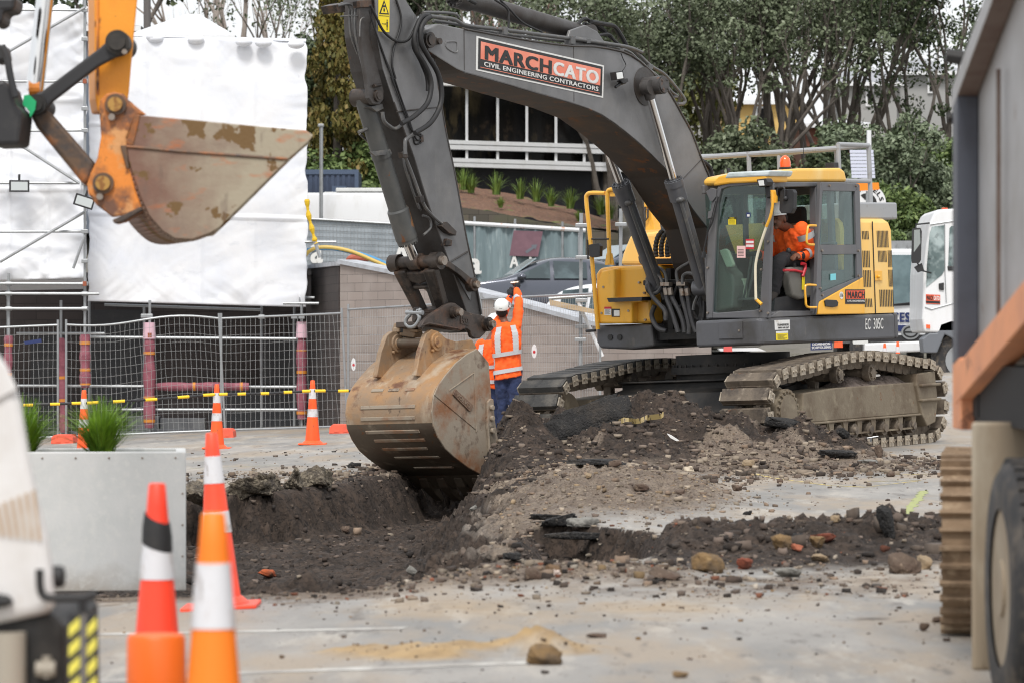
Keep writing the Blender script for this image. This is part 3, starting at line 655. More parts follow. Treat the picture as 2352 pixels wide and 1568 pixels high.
# interior: seat, console, screen, levers, joystick
CY = 1.02
mb = MB(U)
def bxp(x0, x1, y0, y1, z0, z1): mb.box(x0, x1, y0, y1, cabz0+z0, cabz0+z1)
bxp(-.02, .12, .78, 1.24, .42, .95); bxp(-.02, .58, .78, 1.24, .32, .45); bxp(.0, .1, .86, 1.14, 1.0, 1.28); bxp(.05, .5, .82, 1.2, .08, .33)
mb.build('seat', m_seat, cab, bevel=.05, seg=3)
mb = MB(U)
mb.prism(onS(Z1, [(1516, 905), (1530, 872), (1640, 868), (1700, 880), (1700, 1070), (1600, 1090), (1552, 1070), (1532, 990)], 1.36), (0, -.12, 0)); 
mb.prism(onX(Z1, [(1020, 1180), (1030, 820), (1060, 760), (1100, 880), (1140, 920), (1150, 1000), (1140, 1150)], 1.25), (-.25, 0, 0))
mb.build('console', mat('dusty_console', srgb(112, 110, 104), .7), cab, bevel=.03, seg=3)
mb = MB(U); mb.prism(onX(Z1, [(1052, 762), (1090, 748), (1110, 760), (1148, 855), (1140, 872), (1100, 874)], 1.3), (-.05, 0, 0)); mb.build('monitor', m_cream, cab, bevel=.01)
mb = MB(U); mb.lathe([(.1, 0), (.115, .2), (.12, .2), (.12, .22), (.09, .22)], 20, onX(Z1, [(1180, 1010)], 1.0)[0]-Vector((0, 0, .12))); mb.build('bucket_pail', m_cream, cab)
mb = MB(U)
mb.tube(onX(Z1, [(1270, 800), (1246, 950), (1218, 1080)], 1.1), .013, 8); mb.tube(onX(Z1, [(1290, 800), (1272, 950), (1244, 1080)], 1.1), .013, 8)
mb.prism(onX(Z1, [(1180, 1080), (1310, 1075), (1310, 1090), (1180, 1095)], 1.15), (-.1, 0, 0))
mb.build('pedal_lever', m_pipe, cab)
mb = MB(U); mb.tube(onS(Z1, [(1556, 870), (1548, 820), (1522, 765)], 1.28), [.035, .03, .022], 10); mb.ell(onS(Z1, [(1520, 764)], 1.28)[0], .03, .03, .04)
mb.tube(onX(Z1, [(1234, 786), (1305, 786)], 1.05), .03, 8); mb.build('joystick', m_black, cab, smooth=True)
mb = MB(U); mb.tube(onS(Z1, [(1486, 893), (1560, 893), (1610, 905)], 1.38), .016, 6); mb.tube(onS(Z1, [(1606, 848), (1630, 852), (1632, 880), (1612, 935)], 1.38), .02, 8); mb.build('safety_lever', m_red, cab)
mb = MB(U); q = onS(Z1, [(1610, 938), (1628, 938), (1624, 1024), (1608, 1024)], 1.375); mb.prism(q, (0, .004, 0)); mb.build('lever_sticker', m_yelpr, cab)
mb = MB(U); mb.prism(onS(Z1, [(1420, 1165), (1430, 1080), (1560, 1060), (1700, 1090), (1700, 1165)], 1.3), (0, -.5, 0)); mb.build('floor_mat', m_black, cab)

# ---- boom
BW = .30
boomP = [(985, 68), (1007, 55), (1066, 67), (1225, 95), (1317, 106), (1365, 107), (1430, 119), (1470, 141), (1511, 180), (1539, 214), (1566, 262), (1590, 306), (1610, 361), (1637, 424), (1668, 520), (1700, 610), (1704, 650), (1690, 672), (1665, 670), (1640, 600), (1624, 523), (1590, 480), (1542, 405), (1511, 371), (1474, 335), (1436, 303), (1382, 264), (1321, 240), (1260, 222), (1200, 205), (1132, 185), (1066, 167), (1050, 160), (1010, 135), (985, 118), (976, 95)]
nP = onS(FP, boomP, BW)
mb = MB(U); mb.prism(nP, (0, -.6, 0)); boom = mb.build('boom', [m_boom], exc, bevel=.012)
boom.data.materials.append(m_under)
# underside faces take a darker brown paint that stands in for shade
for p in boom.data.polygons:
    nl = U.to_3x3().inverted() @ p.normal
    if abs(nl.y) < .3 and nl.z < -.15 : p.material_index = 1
mb = MB(U)                                                  # flange lips along the top and bottom edges
top = smooth_path(onS(FP, boomP[2:14], BW+.006), 2); bot = smooth_path(onS(FP, boomP[20:32], BW+.006), 2)
mb.tube(top, .012, 6); mb.tube(bot, .010, 6)
mb.tube(onS(Z2, [(935, 172), (938, 400)], BW+.002), .006, 5); mb.tube(onS(Z3, [(850, 1080), (640, 1300)], BW+.001), .006, 5); mb.tube(onS(Z2, [(1560, 270), (1562, 580)], BW+.001), .005, 5)
mb.build('boom_weld', m_boomd, boom, smooth=True)
# sign on the boom
Pb = Patch(*onS(Z2, [(1005, 206), (1732, 375), (1727, 560), (1002, 402)], BW), (0, 1, 0))
mb = MB(U); mb.cur = 0; Pb.rect(mb, 0, 0, 1, 1, .004, .003); mb.cur = 1; Pb.rect(mb, .013, .05, .987, .95, .007); mb.cur = 2; Pb.rect(mb, .030, .135, .970, .645, .009); Pb.rect(mb, .030, .875, .970, .892, .009)
mb.cur = 1; Pb.text(mb, 'MARCH', .060, .225, .578, .635, .012, .045); mb.cur = 3; Pb.text(mb, 'CATO', .588, .225, .955, .635, .012, .045); Pb.text(mb, 'CIVIL ENGINEERING CONTRACTORS', .055, .70, .955, .835, .011, .03)
mb.build('company_sign', [m_whitep, m_blackp, m_salmon, m_whitep], boom)
# boom boss, tip pin, lamp
mb = MB(U); a = onS(Z3, [(470, 585)], BW)[0]; mb.cyl(a, a+Vector((0, .26, 0)), .105, 28); mb.cyl(a+Vector((0, .26, 0)), a+Vector((0, .28, 0)), .09, 28); mb.cyl(a-Vector((0, .01, 0)), a+Vector((0, .012, 0)), .22, 36)
for k in range(4): q = a+Vector((.07*math.cos(k*1.57+.7), .27, .07*math.sin(k*1.57+.7))); mb.cyl(q, q+Vector((0, .025, 0)), .012, 6)
a2 = Vector((a.x, -BW, a.z)); mb.cyl(a2, a2-Vector((0, .26, 0)), .105, 24)
mb.build('cylinder_boss', m_boomd, boom, smooth=True, auto=30)
mb = MB(U); a = onS(Z2, [(730, 230)], BW+.0)[0]; mb.cyl(a, a+Vector((0, .04, 0)), .085, 26); mb.cyl(a+Vector((0, .04, 0)), a+Vector((0, .055, 0)), .055, 20); q = onS(Z2, [(780, 238)], BW)[0]; mb.cyl(q, q+Vector((0, .05, 0)), .035, 14); mb.prism(onS(Z2, [(730, 268), (790, 255), (780, 215), (730, 192)], BW+.03), (0, -.028, 0))
mb.build('boom_tip_pin', m_link, boom, smooth=True, auto=30)
mb = MB(U); mb.tube(smooth_path(onS(Z2, [(832, 240), (880, 238), (895, 250), (893, 300), (850, 285), (830, 262), (832, 240)], BW+.002), 3), .008, 5); mb.build('cast_oval', m_boom, boom)
mb = MB(U); mb.prism(onS(Z3, [(274, 488), (325, 480), (335, 535), (282, 542)], BW+.13), (0, -.08, 0)); mb.tube(onS(Z3, [(340, 555), (300, 570), (272, 590)], BW+.06), .018, 6); mb.prism(onS(Z3, [(305, 545), (355, 530), (362, 552), (330, 566)], BW+.1), (0, -.06, 0)); mb.cur = 1; mb.prism(onS(Z3, [(280, 493), (320, 487), (328, 530), (286, 536)], BW+.133), (0, -.006, 0))
mb.build('work_lamp', [m_black, m_lens], boom, bevel=.006)
mb = MB(U); mb.tube(smooth_path(onS(Z3, [(320, 480), (342, 440), (325, 400), (310, 360)], BW+.03), 5), .006, 5); mb.build('lamp_cable', m_black, boom)
# stick cylinder on top of the boom
mb = MB(U)
c0 = onS(FP, [(1341, 79)], 0)[0]; c1 = onS(FP, [(1045, -8)], 0)[0]; c2 = onS(FP, [(880, -58)], 0)[0]
mb.cyl(c0, c1, .10, 28); mb.cyl(c1+(c0-c1)*.0, c1+(c0-c1)*.10, .125, 28)
for k in range(12):
    dx = (c1-c0).normalized(); u = Vector((0, 1, 0)); w = dx.cross(u); q = c1+u*.105*math.cos(k*.5236)+w*.105*math.sin(k*.5236); mb.cyl(q, q+dx*.03, .013, 6)
mb.cyl(c0+Vector((0, -.13, 0)), c0+Vector((0, .13, 0)), .10, 22)
scy = mb.build('stick_cylinder', m_boomd, exc, smooth=True, auto=30)
mb = MB(U); mb.cyl(c1, c2, .06, 20); mb.build('rod', m_chrome, scy, smooth=True)
mb = MB(U); 
for y in (-.2, .16): mb.prism(onS(FP, [(1300, 104), (1310, 70), (1345, 58), (1372, 72), (1400, 112)], y+.04), (0, -.04, 0))
mb.build('cylinder_bracket', m_boom, boom, bevel=.01)
# pipes and hoses along the boom
def hoses(name, specs, m, parent, z=Z2, ax=1):
    mb = MB(U)
    for pts, val, r in specs:
        P = onS(z, pts, val) if ax == 1 else onX(z, pts, val)
        mb.tube(smooth_path(P, 6), r, 8)
    return mb.build(name, m, parent, smooth=True, auto=60)
hoses('boom_pipe', [([(720, 92), (800, 100), (880, 112), (930, 140), (1010, 155), (1170, 172), (1380, 200), (1550, 222), (1650, 236), (1860, 268), (1950, 300)], .24, .022),
    ([(700, 72), (780, 72), (880, 80), (905, 102)], .2, .016), ([(760, 120), (900, 140), (1010, 170), (1200, 200), (1560, 242)], .1, .018)], m_pipe, boom)
hoses('boom_pipe', [([(0, 258), (90, 270), (250, 300), (370, 328), (430, 370), (510, 445), (600, 500), (680, 590), (738, 670), (732, 700), (690, 704)], .22, .020),
    ([(0, 280), (200, 310), (350, 345), (420, 400), (500, 470), (590, 545), (650, 620), (690, 650), (664, 656)], .08, .018)], m_pipe, boom, Z3)
hoses('boom_hose', [([(0, 185), (60, 130), (110, 150), (190, 200), (215, 240)], .05, .022), ([(110, 148), (200, 165), (265, 180), (310, 240), (345, 305)], .1, .026), ([(110, 265), (160, 240), (230, 235), (260, 270), (320, 320)], .14, .018), ([(60, 160), (150, 190), (230, 245), (300, 310)], .0, .018), ([(700, 950), (780, 1050), (860, 1090), (910, 1140), (925, 1220)], -.1, .03)], m_rub, boom, Z3)
hoses('boom_hose', [([(1110, 0), (1180, 50), (1190, 110), (1188, 160)], .2, .012), ([(1140, 0), (1200, 60), (1270, 130), (1380, 185)], .16, .012), ([(960, 0), (1000, 20)], .2, .02)], m_rub, boom)
mb = MB(U)
for zx, zy in ((835, 160), (1176, 175), (1560, 228)): mb.prism(onS(Z2, [(zx-12, zy-22), (zx+12, zy-20), (zx+12, zy+26), (zx-12, zy+24)], .28), (0, -.1, 0))
for zx, zy in ((95, 275), (320, 345), (515, 450), (628, 610)): mb.prism(onS(Z3, [(zx-12, zy-14), (zx+12, zy-14), (zx+12, zy+18), (zx-12, zy+18)], .26), (0, -.1, 0))
mb.build('pipe_clamp', m_pipe, boom, bevel=.004)
hoses('loop_hose', [([(740, 92), (700, 96), (672, 140), (652, 220), (668, 300), (705, 360), (738, 430), (748, 500), (725, 590), (650, 665), (578, 705)], .36, .027), ([(745, 100), (715, 118), (690, 170), (694, 250), (735, 330), (782, 410), (806, 500), (800, 600), (745, 700), (655, 760)], .40, .027), ([(700, 90), (665, 160), (648, 260), (690, 350), (725, 440), (730, 520)], .31, .024)], m_rub, boom)
hoses('loop_pipe', [([(470, 640), (480, 690), (510, 720), (545, 735), (590, 705)], .3, .02), ([(600, 880), (600, 810), (612, 790), (650, 765)], .34, .022)], m_pipe, boom)

# boom cylinders
for sgn, pin, rodp, bt, bb, yp in ((1, (1484, 200), (1549, 408), (755, 282), (950, 1010), .42), (-1, None, None, (405, 302), (640, 1000), -.42)):
    t0 = onS(Z1, [bt], yp)[0]; t1 = onS(Z1, [bb], yp)[0]; d = (t0-t1).normalized()
    pn = onS(FP, [(1490, 201)], .44)[0]; pn = Vector((pn.x, yp, pn.z))
    mb = MB(U); d = (pn-t1).normalized(); ln = (t0-t1).length
    top = t1+d*ln
    mb.cyl(t1, top, .088, 28); mb.cyl(top-d*.24, top-d*.06, .105, 28); mb.cyl(top-d*.07, top, .112, 28); mb.cyl(t1-Vector((0, .12, 0)), t1+Vector((0, .12, 0)), .09, 20)
    u = d.orthogonal().normalized(); w = d.cross(u)
    for k in range(16):
        q = top+(u*math.cos(k*.3927)+w*math.sin(k*.3927))*.094; mb.cyl(q-d*.01, q+d*.018, .011, 6)
    bc = mb.build('boom_cylinder', m_frame, exc, smooth=True, auto=30)
    mb = MB(U); mb.cyl(top, pn, .046, 22); mb.build('rod', m_chrome, bc, smooth=True)
    mb = MB(U); mb.cyl(pn-Vector((0, .055, 0)), pn+Vector((0, .055, 0)), .085, 22); mb.cyl(pn-d*.0, pn-d*.14, .06, 18); mb.build('rod_eye', m_boomd, bc, smooth=True, auto=30)
    mb = MB(U); q = top-d*.25; fx = Vector((.75, .66, 0)); 
    mb.ell(q+fx*.1, .05, .05, .04)
    P = [q+fx*.11, q+fx*.125-d*.5, q+fx*.13-d*1.15, q+fx*.15-d*1.3]
    mb.tube(smooth_path(P, 5), .02, 8); mb.build('cylinder_pipe', m_pipe, bc, smooth=True)
# hose nest at the boom foot
H = lambda pts, x, r: (pts, x, r)
hoses('foot_pipe', [H([(742, 390), (760, 480), (800, 560), (830, 660), (858, 760), (860, 830), (800, 870), (768, 900), (772, 960), (790, 990)], 1.02, .02),
    H([(520, 800), (535, 845), (600, 862), (660, 885), (690, 920), (700, 990)], .95, .021), H([(575, 985), (572, 945), (600, 925), (640, 930), (665, 965), (668, 1000)], 1.0, .024), H([(808, 985), (812, 930), (850, 912), (890, 930), (915, 985), (918, 1040), (890, 1110), (880, 1160)], 1.05, .022)], m_pipe, exc, Z1, 0)
hoses('foot_hose', [H([(690, 990), (700, 1080), (730, 1160), (760, 1250), (778, 1310)], 1.0, .028), H([(720, 990), (735, 1070), (780, 1160), (810, 1240), (820, 1310)], .98, .028), H([(795, 1000), (805, 1080), (830, 1170), (850, 1260), (850, 1320)], 1.0, .028), H([(830, 1000), (845, 1080), (860, 1180), (880, 1260), (900, 1310)], 1.0, .028),
    H([(668, 1000), (640, 1040), (600, 1060), (640, 1110), (690, 1160), (690, 1220)], 1.0, .024), H([(575, 985), (600, 1060), (650, 1120), (690, 1170), (695, 1230)], 1.03, .026), H([(770, 1000), (745, 1080), (770, 1140), (800, 1130), (820, 1090)], .9, .02), H([(900, 1100), (930, 1150), (915, 1220), (870, 1200)], .95, .02), H([(620, 1130), (600, 1200), (640, 1280), (700, 1300)], .9, .03), H([(860, 1060), (840, 1120), (880, 1180), (930, 1240)], .9, .02), H([(930, 1000), (925, 1080), (935, 1180), (925, 1260)], .95, .024), H([(950, 1100), (950, 1180), (940, 1240)], 1.0, .018)], m_hose, exc, Z1, 0)
mb = MB(U)
for zx, zy in ((684, 988), (793, 986)):
    mb.prism(onX(Z1, [(zx-30, zy-14), (zx+30, zy-14), (zx+30, zy+12), (zx-30, zy+12)], 1.06), (-.08, 0, 0))
for zx, zy in ((692, 1035), (722, 1035), (802, 1040), (836, 1040)): mb.tube(onX(Z1, [(zx, zy-24), (zx+8, zy+26)], 1.0), .034, 8)
mb.build('hose_clamp', m_steel, exc, bevel=.004)
mb = MB(U); mb.prism(onX(Z1, [(540, 960), (955, 950), (955, 985), (540, 995)], .86), (-.08, 0, 0)); mb.prism(onX(Z1, [(615, 815), (800, 812), (800, 850), (615, 856)], .5), (-.3, 0, 0)); mb.prism(onX(Z1, [(600, 1380), (600, 1050), (960, 1040), (960, 1380)], .55), (-.2, 0, 0)); mb.build('valve_bracket', m_dark, exc, bevel=.01)
mb = MB(U)
for k, x in enumerate((630, 668, 708)):
    P = smooth_path(onX(Z1, [(x, 805), (x-4, 740), (x+12, 670), (x+50, 620)], .35), 6); mb.tube(P, [.034 if i % 2 else .028 for i in range(len(P))], 10)
mb.build('ribbed_hose', m_rub, exc)
mb = MB(U); mb.prism(onX(Z1, [(700, 1100), (690, 870), (810, 860), (812, 1100)], .3), (-.4, 0, 0)); mb.prism(onX(Z1, [(590, 1240), (590, 880), (690, 880), (690, 1240)], .4), (-.4, 0, 0)); mb.build('side_tank', m_yel, exc, bevel=.02)

# ---- stick
SW = .22
stP = [(872, -62), (915, -55), (931, 0), (953, 34), (990, 82), (1003, 173), (1025, 306), (1044, 395), (1071, 545), (1090, 634), (1106, 722), (1104, 752), (1092, 762), (1071, 714), (1031, 601), (1011, 545), (979, 455), (951, 363), (927, 298), (905, 235), (880, 160), (866, 80), (862, 0)]
mb = MB(U); mb.prism(onS(FP, stP, SW), (0, -2*SW, 0)); stick = mb.build('stick', m_boomd, exc, bevel=.010)  # darker body carries the front face's shade in its colour
mb = MB(U); mb.prism(onS(FP, [(868, -60), (915, -55), (931, 0), (953, 34), (990, 84), (1003, 173), (1025, 306), (1044, 395), (1071, 545), (1090, 634), (1080, 690), (1031, 601), (1011, 545), (979, 455), (951, 363), (927, 298), (905, 235), (880, 160), (866, 80), (862, 0)], SW+.012), (0, -.01, 0)); mb.build('stick_side', m_boom, stick)  # lighter skin painted for the lit near side
mb = MB(U); mb.tube(smooth_path(onS(FP, stP[4:11], SW+.012), 3), .011, 6); mb.tube(smooth_path(onS(FP, stP[13:20], SW+.012), 3), .009, 6); mb.tube(onS(ZQ, [(1035, 350), (1290, 200)], SW+.014), .010, 6); mb.tube(onS(Z2, [(550, 640), (640, 628), (790, 612)], SW+.014), .008, 6); mb.build('stick_weld', m_boomd, stick, smooth=True)
# lugs carrying the bucket cylinder
mb = MB(U)
lug = [(340, 0), (420, 0), (395, 180), (400, 210), (430, 330), (480, 520), (478, 570), (455, 600), (415, 598), (392, 560), (385, 480), (355, 300), (343, 180)]
for y in (.13, -.07-.10): mb.prism(onS(Z2, lug, y+.05), (0, -.05, 0))
mb.build('cylinder_lug', m_boomd, stick, bevel=.012)
mb = MB(U); a = onS(Z2, [(438, 548)], .18)[0]; mb.cyl(a, a+Vector((0, .03, 0)), .062, 22); mb.cyl(a+Vector((0, .03, 0)), a+Vector((0, .04, 0)), .04, 18); a3 = Vector((a.x, 0, a.z)); mb.cyl(a3-Vector((0, .12, 0)), a3+Vector((0, .12, 0)), .095, 22); mb.tube(onS(Z2, [(420, 492), (460, 486)], .2), .018, 8); mb.build('lug_pin', m_link, stick, smooth=True, auto=30)
# bucket cylinder
k0 = Vector((a.x, 0, a.z)); k1 = onS(FP, [(935, 552)], 0)[0]; k2 = onS(FP, [(953, 596)], .0)[0]
mb = MB(U); d = (k1-k0).normalized()
mb.cyl(k0, k1, .098, 30); mb.cyl(k1-d*.34, k1-d*.02, .118, 30); mb.cyl(k1-d*.36, k1-d*.34, .108, 30, .118); mb.cyl(k1-d*.02, k1+d*.02, .112, 30); mb.cyl(k0+d*.62, k0+d*.68, .106, 28)
u = Vector((0, 1, 0)); w = d.cross(u)
for k in range(16): q = k1+d*.02+(u*math.cos(k*.3927)+w*math.sin(k*.3927))*.094; mb.cyl(q, q+d*.025, .014, 6)
bcy = mb.build('bucket_cylinder', mat('scratched_grey_paint', srgb(80, 81, 80), .42, 0, [(srgb(100, 98, 94), 2, .5, .7, 6), (srgb(150, 104, 62), 5, .62, .66, 8, (1, 1, .35)), (RUST, 8, .66, .7, 8, (1, 1, .5))], (50, .05)), exc, smooth=True, auto=30)
mb = MB(U); mb.cyl(k1, k2, .06, 22); mb.build('rod', m_chrome, bcy, smooth=True)
mb = MB(U); mb.prism(onS(Z2, [(400, 868), (515, 852), (528, 880), (430, 892)], .1), (0, -.03, 0)); mb.tube(onS(Z2, [(335, 755), (390, 735)], .0), .02, 8); mb.tube(onS(Z2, [(340, 765), (415, 830), (450, 980), (520, 1200), (545, 1310)], -.14), .016, 8); mb.prism(onS(Z2, [(400, 610), (470, 592), (478, 620), (440, 640)], .14), (0, -.1, 0)); mb.build('cylinder_fitting', m_pipe, bcy, bevel=.004)
hoses('stick_pipe', [([(585, 870), (615, 930), (650, 1020), (690, 1130), (720, 1190), (775, 1250), (830, 1290)], .26, .017), ([(215, 35), (290, 30), (300, 120), (320, 230), (345, 330), (370, 430)], .05, .014), ([(345, 20), (315, 70), (318, 200), (350, 330), (372, 470)], .1, .013), ([(205, 55), (240, 20), (280, 45), (288, 190), (330, 310)], .0, .013), ([(230, 95), (300, 90), (410, 100)], .15, .007), ([(340, 210), (345, 120), (365, 100)], .2, .008),
    ([(590, 900), (600, 960), (640, 1080), (680, 1190)], .14, .014), ([(620, 1000), (650, 1110), (690, 1200)], .1, .012), ([(700, 1230), (740, 1250), (745, 1300), (705, 1340)], .2, .014)], m_pipe, stick)
hoses('stick_hose', [([(400, 30), (430, 90), (470, 170), (520, 220), (570, 240), (620, 225), (660, 150), (690, 85)], .27, .014), ([(548, 0), (575, 90), (570, 170), (535, 280), (525, 370), (545, 450)], .25, .012), ([(395, 60), (430, 180), (480, 320), (520, 420), (560, 540), (600, 650), (640, 740), (655, 820), (690, 815)], .24, .009), ([(420, 150), (470, 290), (520, 430), (575, 560), (620, 680), (660, 790), (690, 800)], .25, .009), ([(520, 440), (565, 560), (605, 670), (640, 750), (690, 780)], .26, .009), ([(540, 450), (580, 570), (620, 690), (650, 760), (690, 765)], .265, .008)], m_rub, stick)
mb = MB(U); mb.prism(onS(Z2, [(805, 1290), (840, 1265), (895, 1320), (890, 1345), (850, 1330)], .3), (0, -.1, 0)); mb.prism(onS(Z2, [(840, 1360), (870, 1370), (865, 1405), (835, 1400)], .28), (0, -.08, 0)); mb.prism(onS(Z2, [(680, 1120), (705, 1115), (712, 1150), (690, 1158)], .29), (0, -.06, 0)); mb.prism(onS(Z2, [(580, 870), (615, 868), (620, 900), (590, 902)], .30), (0, -.06, 0)); mb.prism(onS(Z2, [(690, 765), (705, 770), (708, 810), (690, 815)], .25), (0, -.02, 0)); mb.prism(onS(Z2, [(200, 30), (255, 15), (260, 70), (215, 75)], .05), (0, -.2, 0)); mb.prism(onS(Z2, [(340, 5), (430, 0), (430, 40), (345, 45)], .2), (0, -.1, 0))
mb.build('stick_fitting', m_link, stick, bevel=.006)
Ps = Patch(*onS(Z2, [(446, -40), (510, -38), (508, 186), (445, 180)], SW+.012), (0, 1, 0))
mb = MB(U); mb.cur = 0; Ps.rect(mb, 0, 0, 1, 1, .003); mb.cur = 1
Ps.add = None
def tri(P, pts, off):
    q = [P.p(u_, v_, off) for u_, v_ in pts]
    if (q[1]-q[0]).cross(q[2]-q[1]).dot(P.n) < 0: q.reverse()
    mb.add(q, [tuple(range(len(q)))])
tri(Ps, [(.5, .18), (.95, .55), (.05, .55)], .005); mb.cur = 0; tri(Ps, [(.5, .26), (.80, .52), (.20, .52)], .007); mb.cur = 1
Ps.rect(mb, .38, .32, .62, .37, .009); Ps.rect(mb, .42, .40, .55, .48, .009); Ps.rect(mb, .05, .585, .95, .60, .005); Ps.rect(mb, .72, .74, .84, .86, .006); Ps.rect(mb, .74, .86, .77, .95, .006); Ps.rect(mb, .80, .86, .83, .95, .006); Ps.rect(mb, .74, .68, .82, .73, .006); Ps.rect(mb, .3, .79, .62, .805, .006); tri(Ps, [(.58, .77), (.68, .797), (.58, .825)], .006); Ps.rect(mb, .08, .70, .12, .90, .006)
mb.build('danger_sticker', [m_yelpr, m_blackp], stick)

# ---- linkage, coupler
mb = MB(U); a = onS(FP, [(1013, 599)], .33)[0]; pa = Vector((a.x, 0, a.z))
mb.cyl(pa-Vector((0, .31, 0)), pa+Vector((0, .31, 0)), .066, 24); mb.cyl(pa+Vector((0, .22, 0)), pa+Vector((0, .33, 0)), .094, 28); mb.cyl(pa-Vector((0, .34, 0)), pa-Vector((0, .22, 0)), .094, 28); mb.cyl(pa-Vector((0, .07, 0)), pa+Vector((0, .07, 0)), .09, 24); mb.cur = 1; mb.cyl(pa+Vector((0, .33, 0)), pa+Vector((0, .38, 0)), .05, 20)
lk = mb.build('bucket_link', [m_link, m_steel], exc, smooth=True, auto=30)
pbn = onS(FP, [(1048, 717)], .26)[0]; pb = Vector((pbn.x, 0, pbn.z))
mb = MB(U)
dn = (pb-pa); dl = dn.normalized(); side = Vector((0, 1, 0)); nf = dl.cross(side).normalized()
def hp(u_, v_): return pa+dn*u_+side*v_
for s in (-1, 1):
    mb.prism([hp(.08, s*.28), hp(.08, s*.12), hp(.95, s*.09), hp(1.0, s*.20)], nf*.11 if s > 0 else nf*.11)
mb.prism([hp(.12, -.14), hp(.12, .14), hp(.30, .13), hp(.36, 0), hp(.30, -.13)], nf*.09); mb.prism([hp(.38, -.14), hp(.38, .14), hp(.46, .14), hp(.46, -.14)], nf*.09); mb.prism([hp(.86, -.14), hp(.86, .14), hp(1.05, .2), hp(1.05, -.2)], nf*.10)
mb.cyl(pb-Vector((0, .2, 0)), pb+Vector((0, .2, 0)), .075, 20)
mb.build('link_body', m_link, lk, bevel=.02, seg=2)
gp = onS(FP, [(1089, 654)], .3)[0]
for s in (1, -1):
    mb = MB(U); A = Vector((pa.x, s*.26, pa.z)); B = Vector((gp.x, s*.26, gp.z)); ab = B-A; nn = Vector((-ab.z, 0, ab.x)).normalized()
    if nn.z < 0: nn = -nn
    P = [A+nn*.04, A+ab*.3+nn*.075, A+ab*.65+nn*.07, B+nn*.05, B-nn*.05, A+ab*.65-nn*.0, A+ab*.3+nn*.005, A-nn*.04]
    mb.prism([p+Vector((0, .03, 0)) for p in P], (0, -.06, 0)); mb.cyl(B-Vector((0, .05, 0)), B+Vector((0, .055, 0)), .075, 24); mb.cur = 1; mb.cyl(B+Vector((0, .055*s, 0)), B+Vector((0, .1*s, 0)), .042, 20)
    mb.build('guide_link', [m_link, m_steel], lk, bevel=.008)
CWD = .25
cpP = [(720, 1118), (800, 1060), (1000, 930), (1060, 908), (1120, 915), (1190, 970), (1270, 1030), (1380, 1062), (1480, 1080), (1550, 1110), (1592, 1170), (1590, 1230), (1540, 1330), (1470, 1400), (1400, 1412), (1350, 1385), (1330, 1310), (1290, 1275), (1240, 1272), (1205, 1300), (1000, 1262), (840, 1210), (700, 1230), (660, 1290), (640, 1250), (680, 1170)]
mb = MB(U)
for y in (CWD, -CWD+.05): mb.prism(onS(ZQ, cpP, y), (0, -.05, 0))
mb.prism(onS(ZQ, [(700, 1160), (1180, 1270), (1180, 1310), (700, 1240)], CWD-.05), (0, -2*CWD+.1, 0)); mb.prism(onS(ZQ, [(1350, 1300), (1530, 1180), (1560, 1250), (1450, 1390), (1370, 1380)], CWD-.05), (0, -.06, 0))
mb.prism(onS(ZQ, [(690, 1180), (1000, 1000), (1010, 1030), (700, 1210)], -CWD+.1), (0, -.1, 0))
mb.prism(onS(ZQ, [(640, 1240), (760, 1180), (1180, 1262), (1190, 1286), (760, 1212)], CWD+.03), (0, -.03, 0))
cp = mb.build('quick_coupler', mat('oily_brown_casting', srgb(74, 64, 58), .45, .25, [(srgb(104, 74, 58), 3, .5, .66, 6), (srgb(54, 48, 44), 8, .5, .6, 6), (srgb(140, 120, 100), 16, .66, .74, 6)], (30, .14)), exc, bevel=.012)
for q, r in (((1085, 1045), .068), ((1545, 1210), .078)):
    mb = MB(U); a = onS(ZQ, [q], CWD)[0]; mb.cur = 0; mb.cyl(a-Vector((0, 2*CWD, 0)), a+Vector((0, .05, 0)), r, 26); mb.cyl(a+Vector((0, .05, 0)), a+Vector((0, .07, 0)), r*.8, 24); mb.cur = 1; mb.cyl(a+Vector((0, .07, 0)), a+Vector((0, .115, 0)), .04, 20); mb.build('coupler_pin', [m_link, m_steel], cp, smooth=True, auto=30)
Pc = Patch(*onS(ZQ, [(1190, 1080), (1310, 1112), (1298, 1228), (1185, 1200)], CWD), (0, 1, 0))
mb = MB(U); Pc.rect(mb, 0, 0, 1, 1, .008, .008)
for u0, v0, u1, v1 in ((.2, .15, .32, .4), (.35, .25, .5, .36), (.2, .55, .5, .66), (.34, .66, .5, .85), (.6, .2, .85, .3), (.55, .3, .65, .65), (.8, .3, .9, .7), (.6, .65, .85, .75)): Pc.rect(mb, u0, v0, u1, v1, .014, .008)
mb.build('cast_emblem', m_link, cp)
# rusty latch block in front and the lifting shackle
mb = MB(U)
blk = [(265, 1190), (400, 1205), (545, 1290), (560, 1345), (540, 1400), (240, 1355), (232, 1280)]
c_ = onX(ZQ, blk, onS(ZQ, [(700, 1200)], .0)[0].x+.12)
mb.prism(c_, (-.14, 0, 0)); mb.prism(onX(ZQ, [(265, 1370), (520, 1405), (480, 1460), (330, 1440)], c_[0].x-.02), (-.1, 0, 0)); mb.prism(onX(ZQ, [(250, 1255), (330, 1245), (330, 1325), (240, 1320)], c_[0].x+.03), (-.05, 0, 0)); mb.prism(onX(ZQ, [(480, 1265), (590, 1280), (590, 1325), (480, 1315)], c_[0].x+.05), (-.08, 0, 0))
lt = mb.build('latch_block', m_bkt, cp, bevel=.012)
mb = MB(U); mb.prism(onX(ZQ, [(332, 1250), (395, 1252), (385, 1326), (328, 1318)], c_[0].x+.003), (-.002, 0, 0)); mb.build('latch_slot', m_blackp, lt)
xs_ = c_[0].x+.12
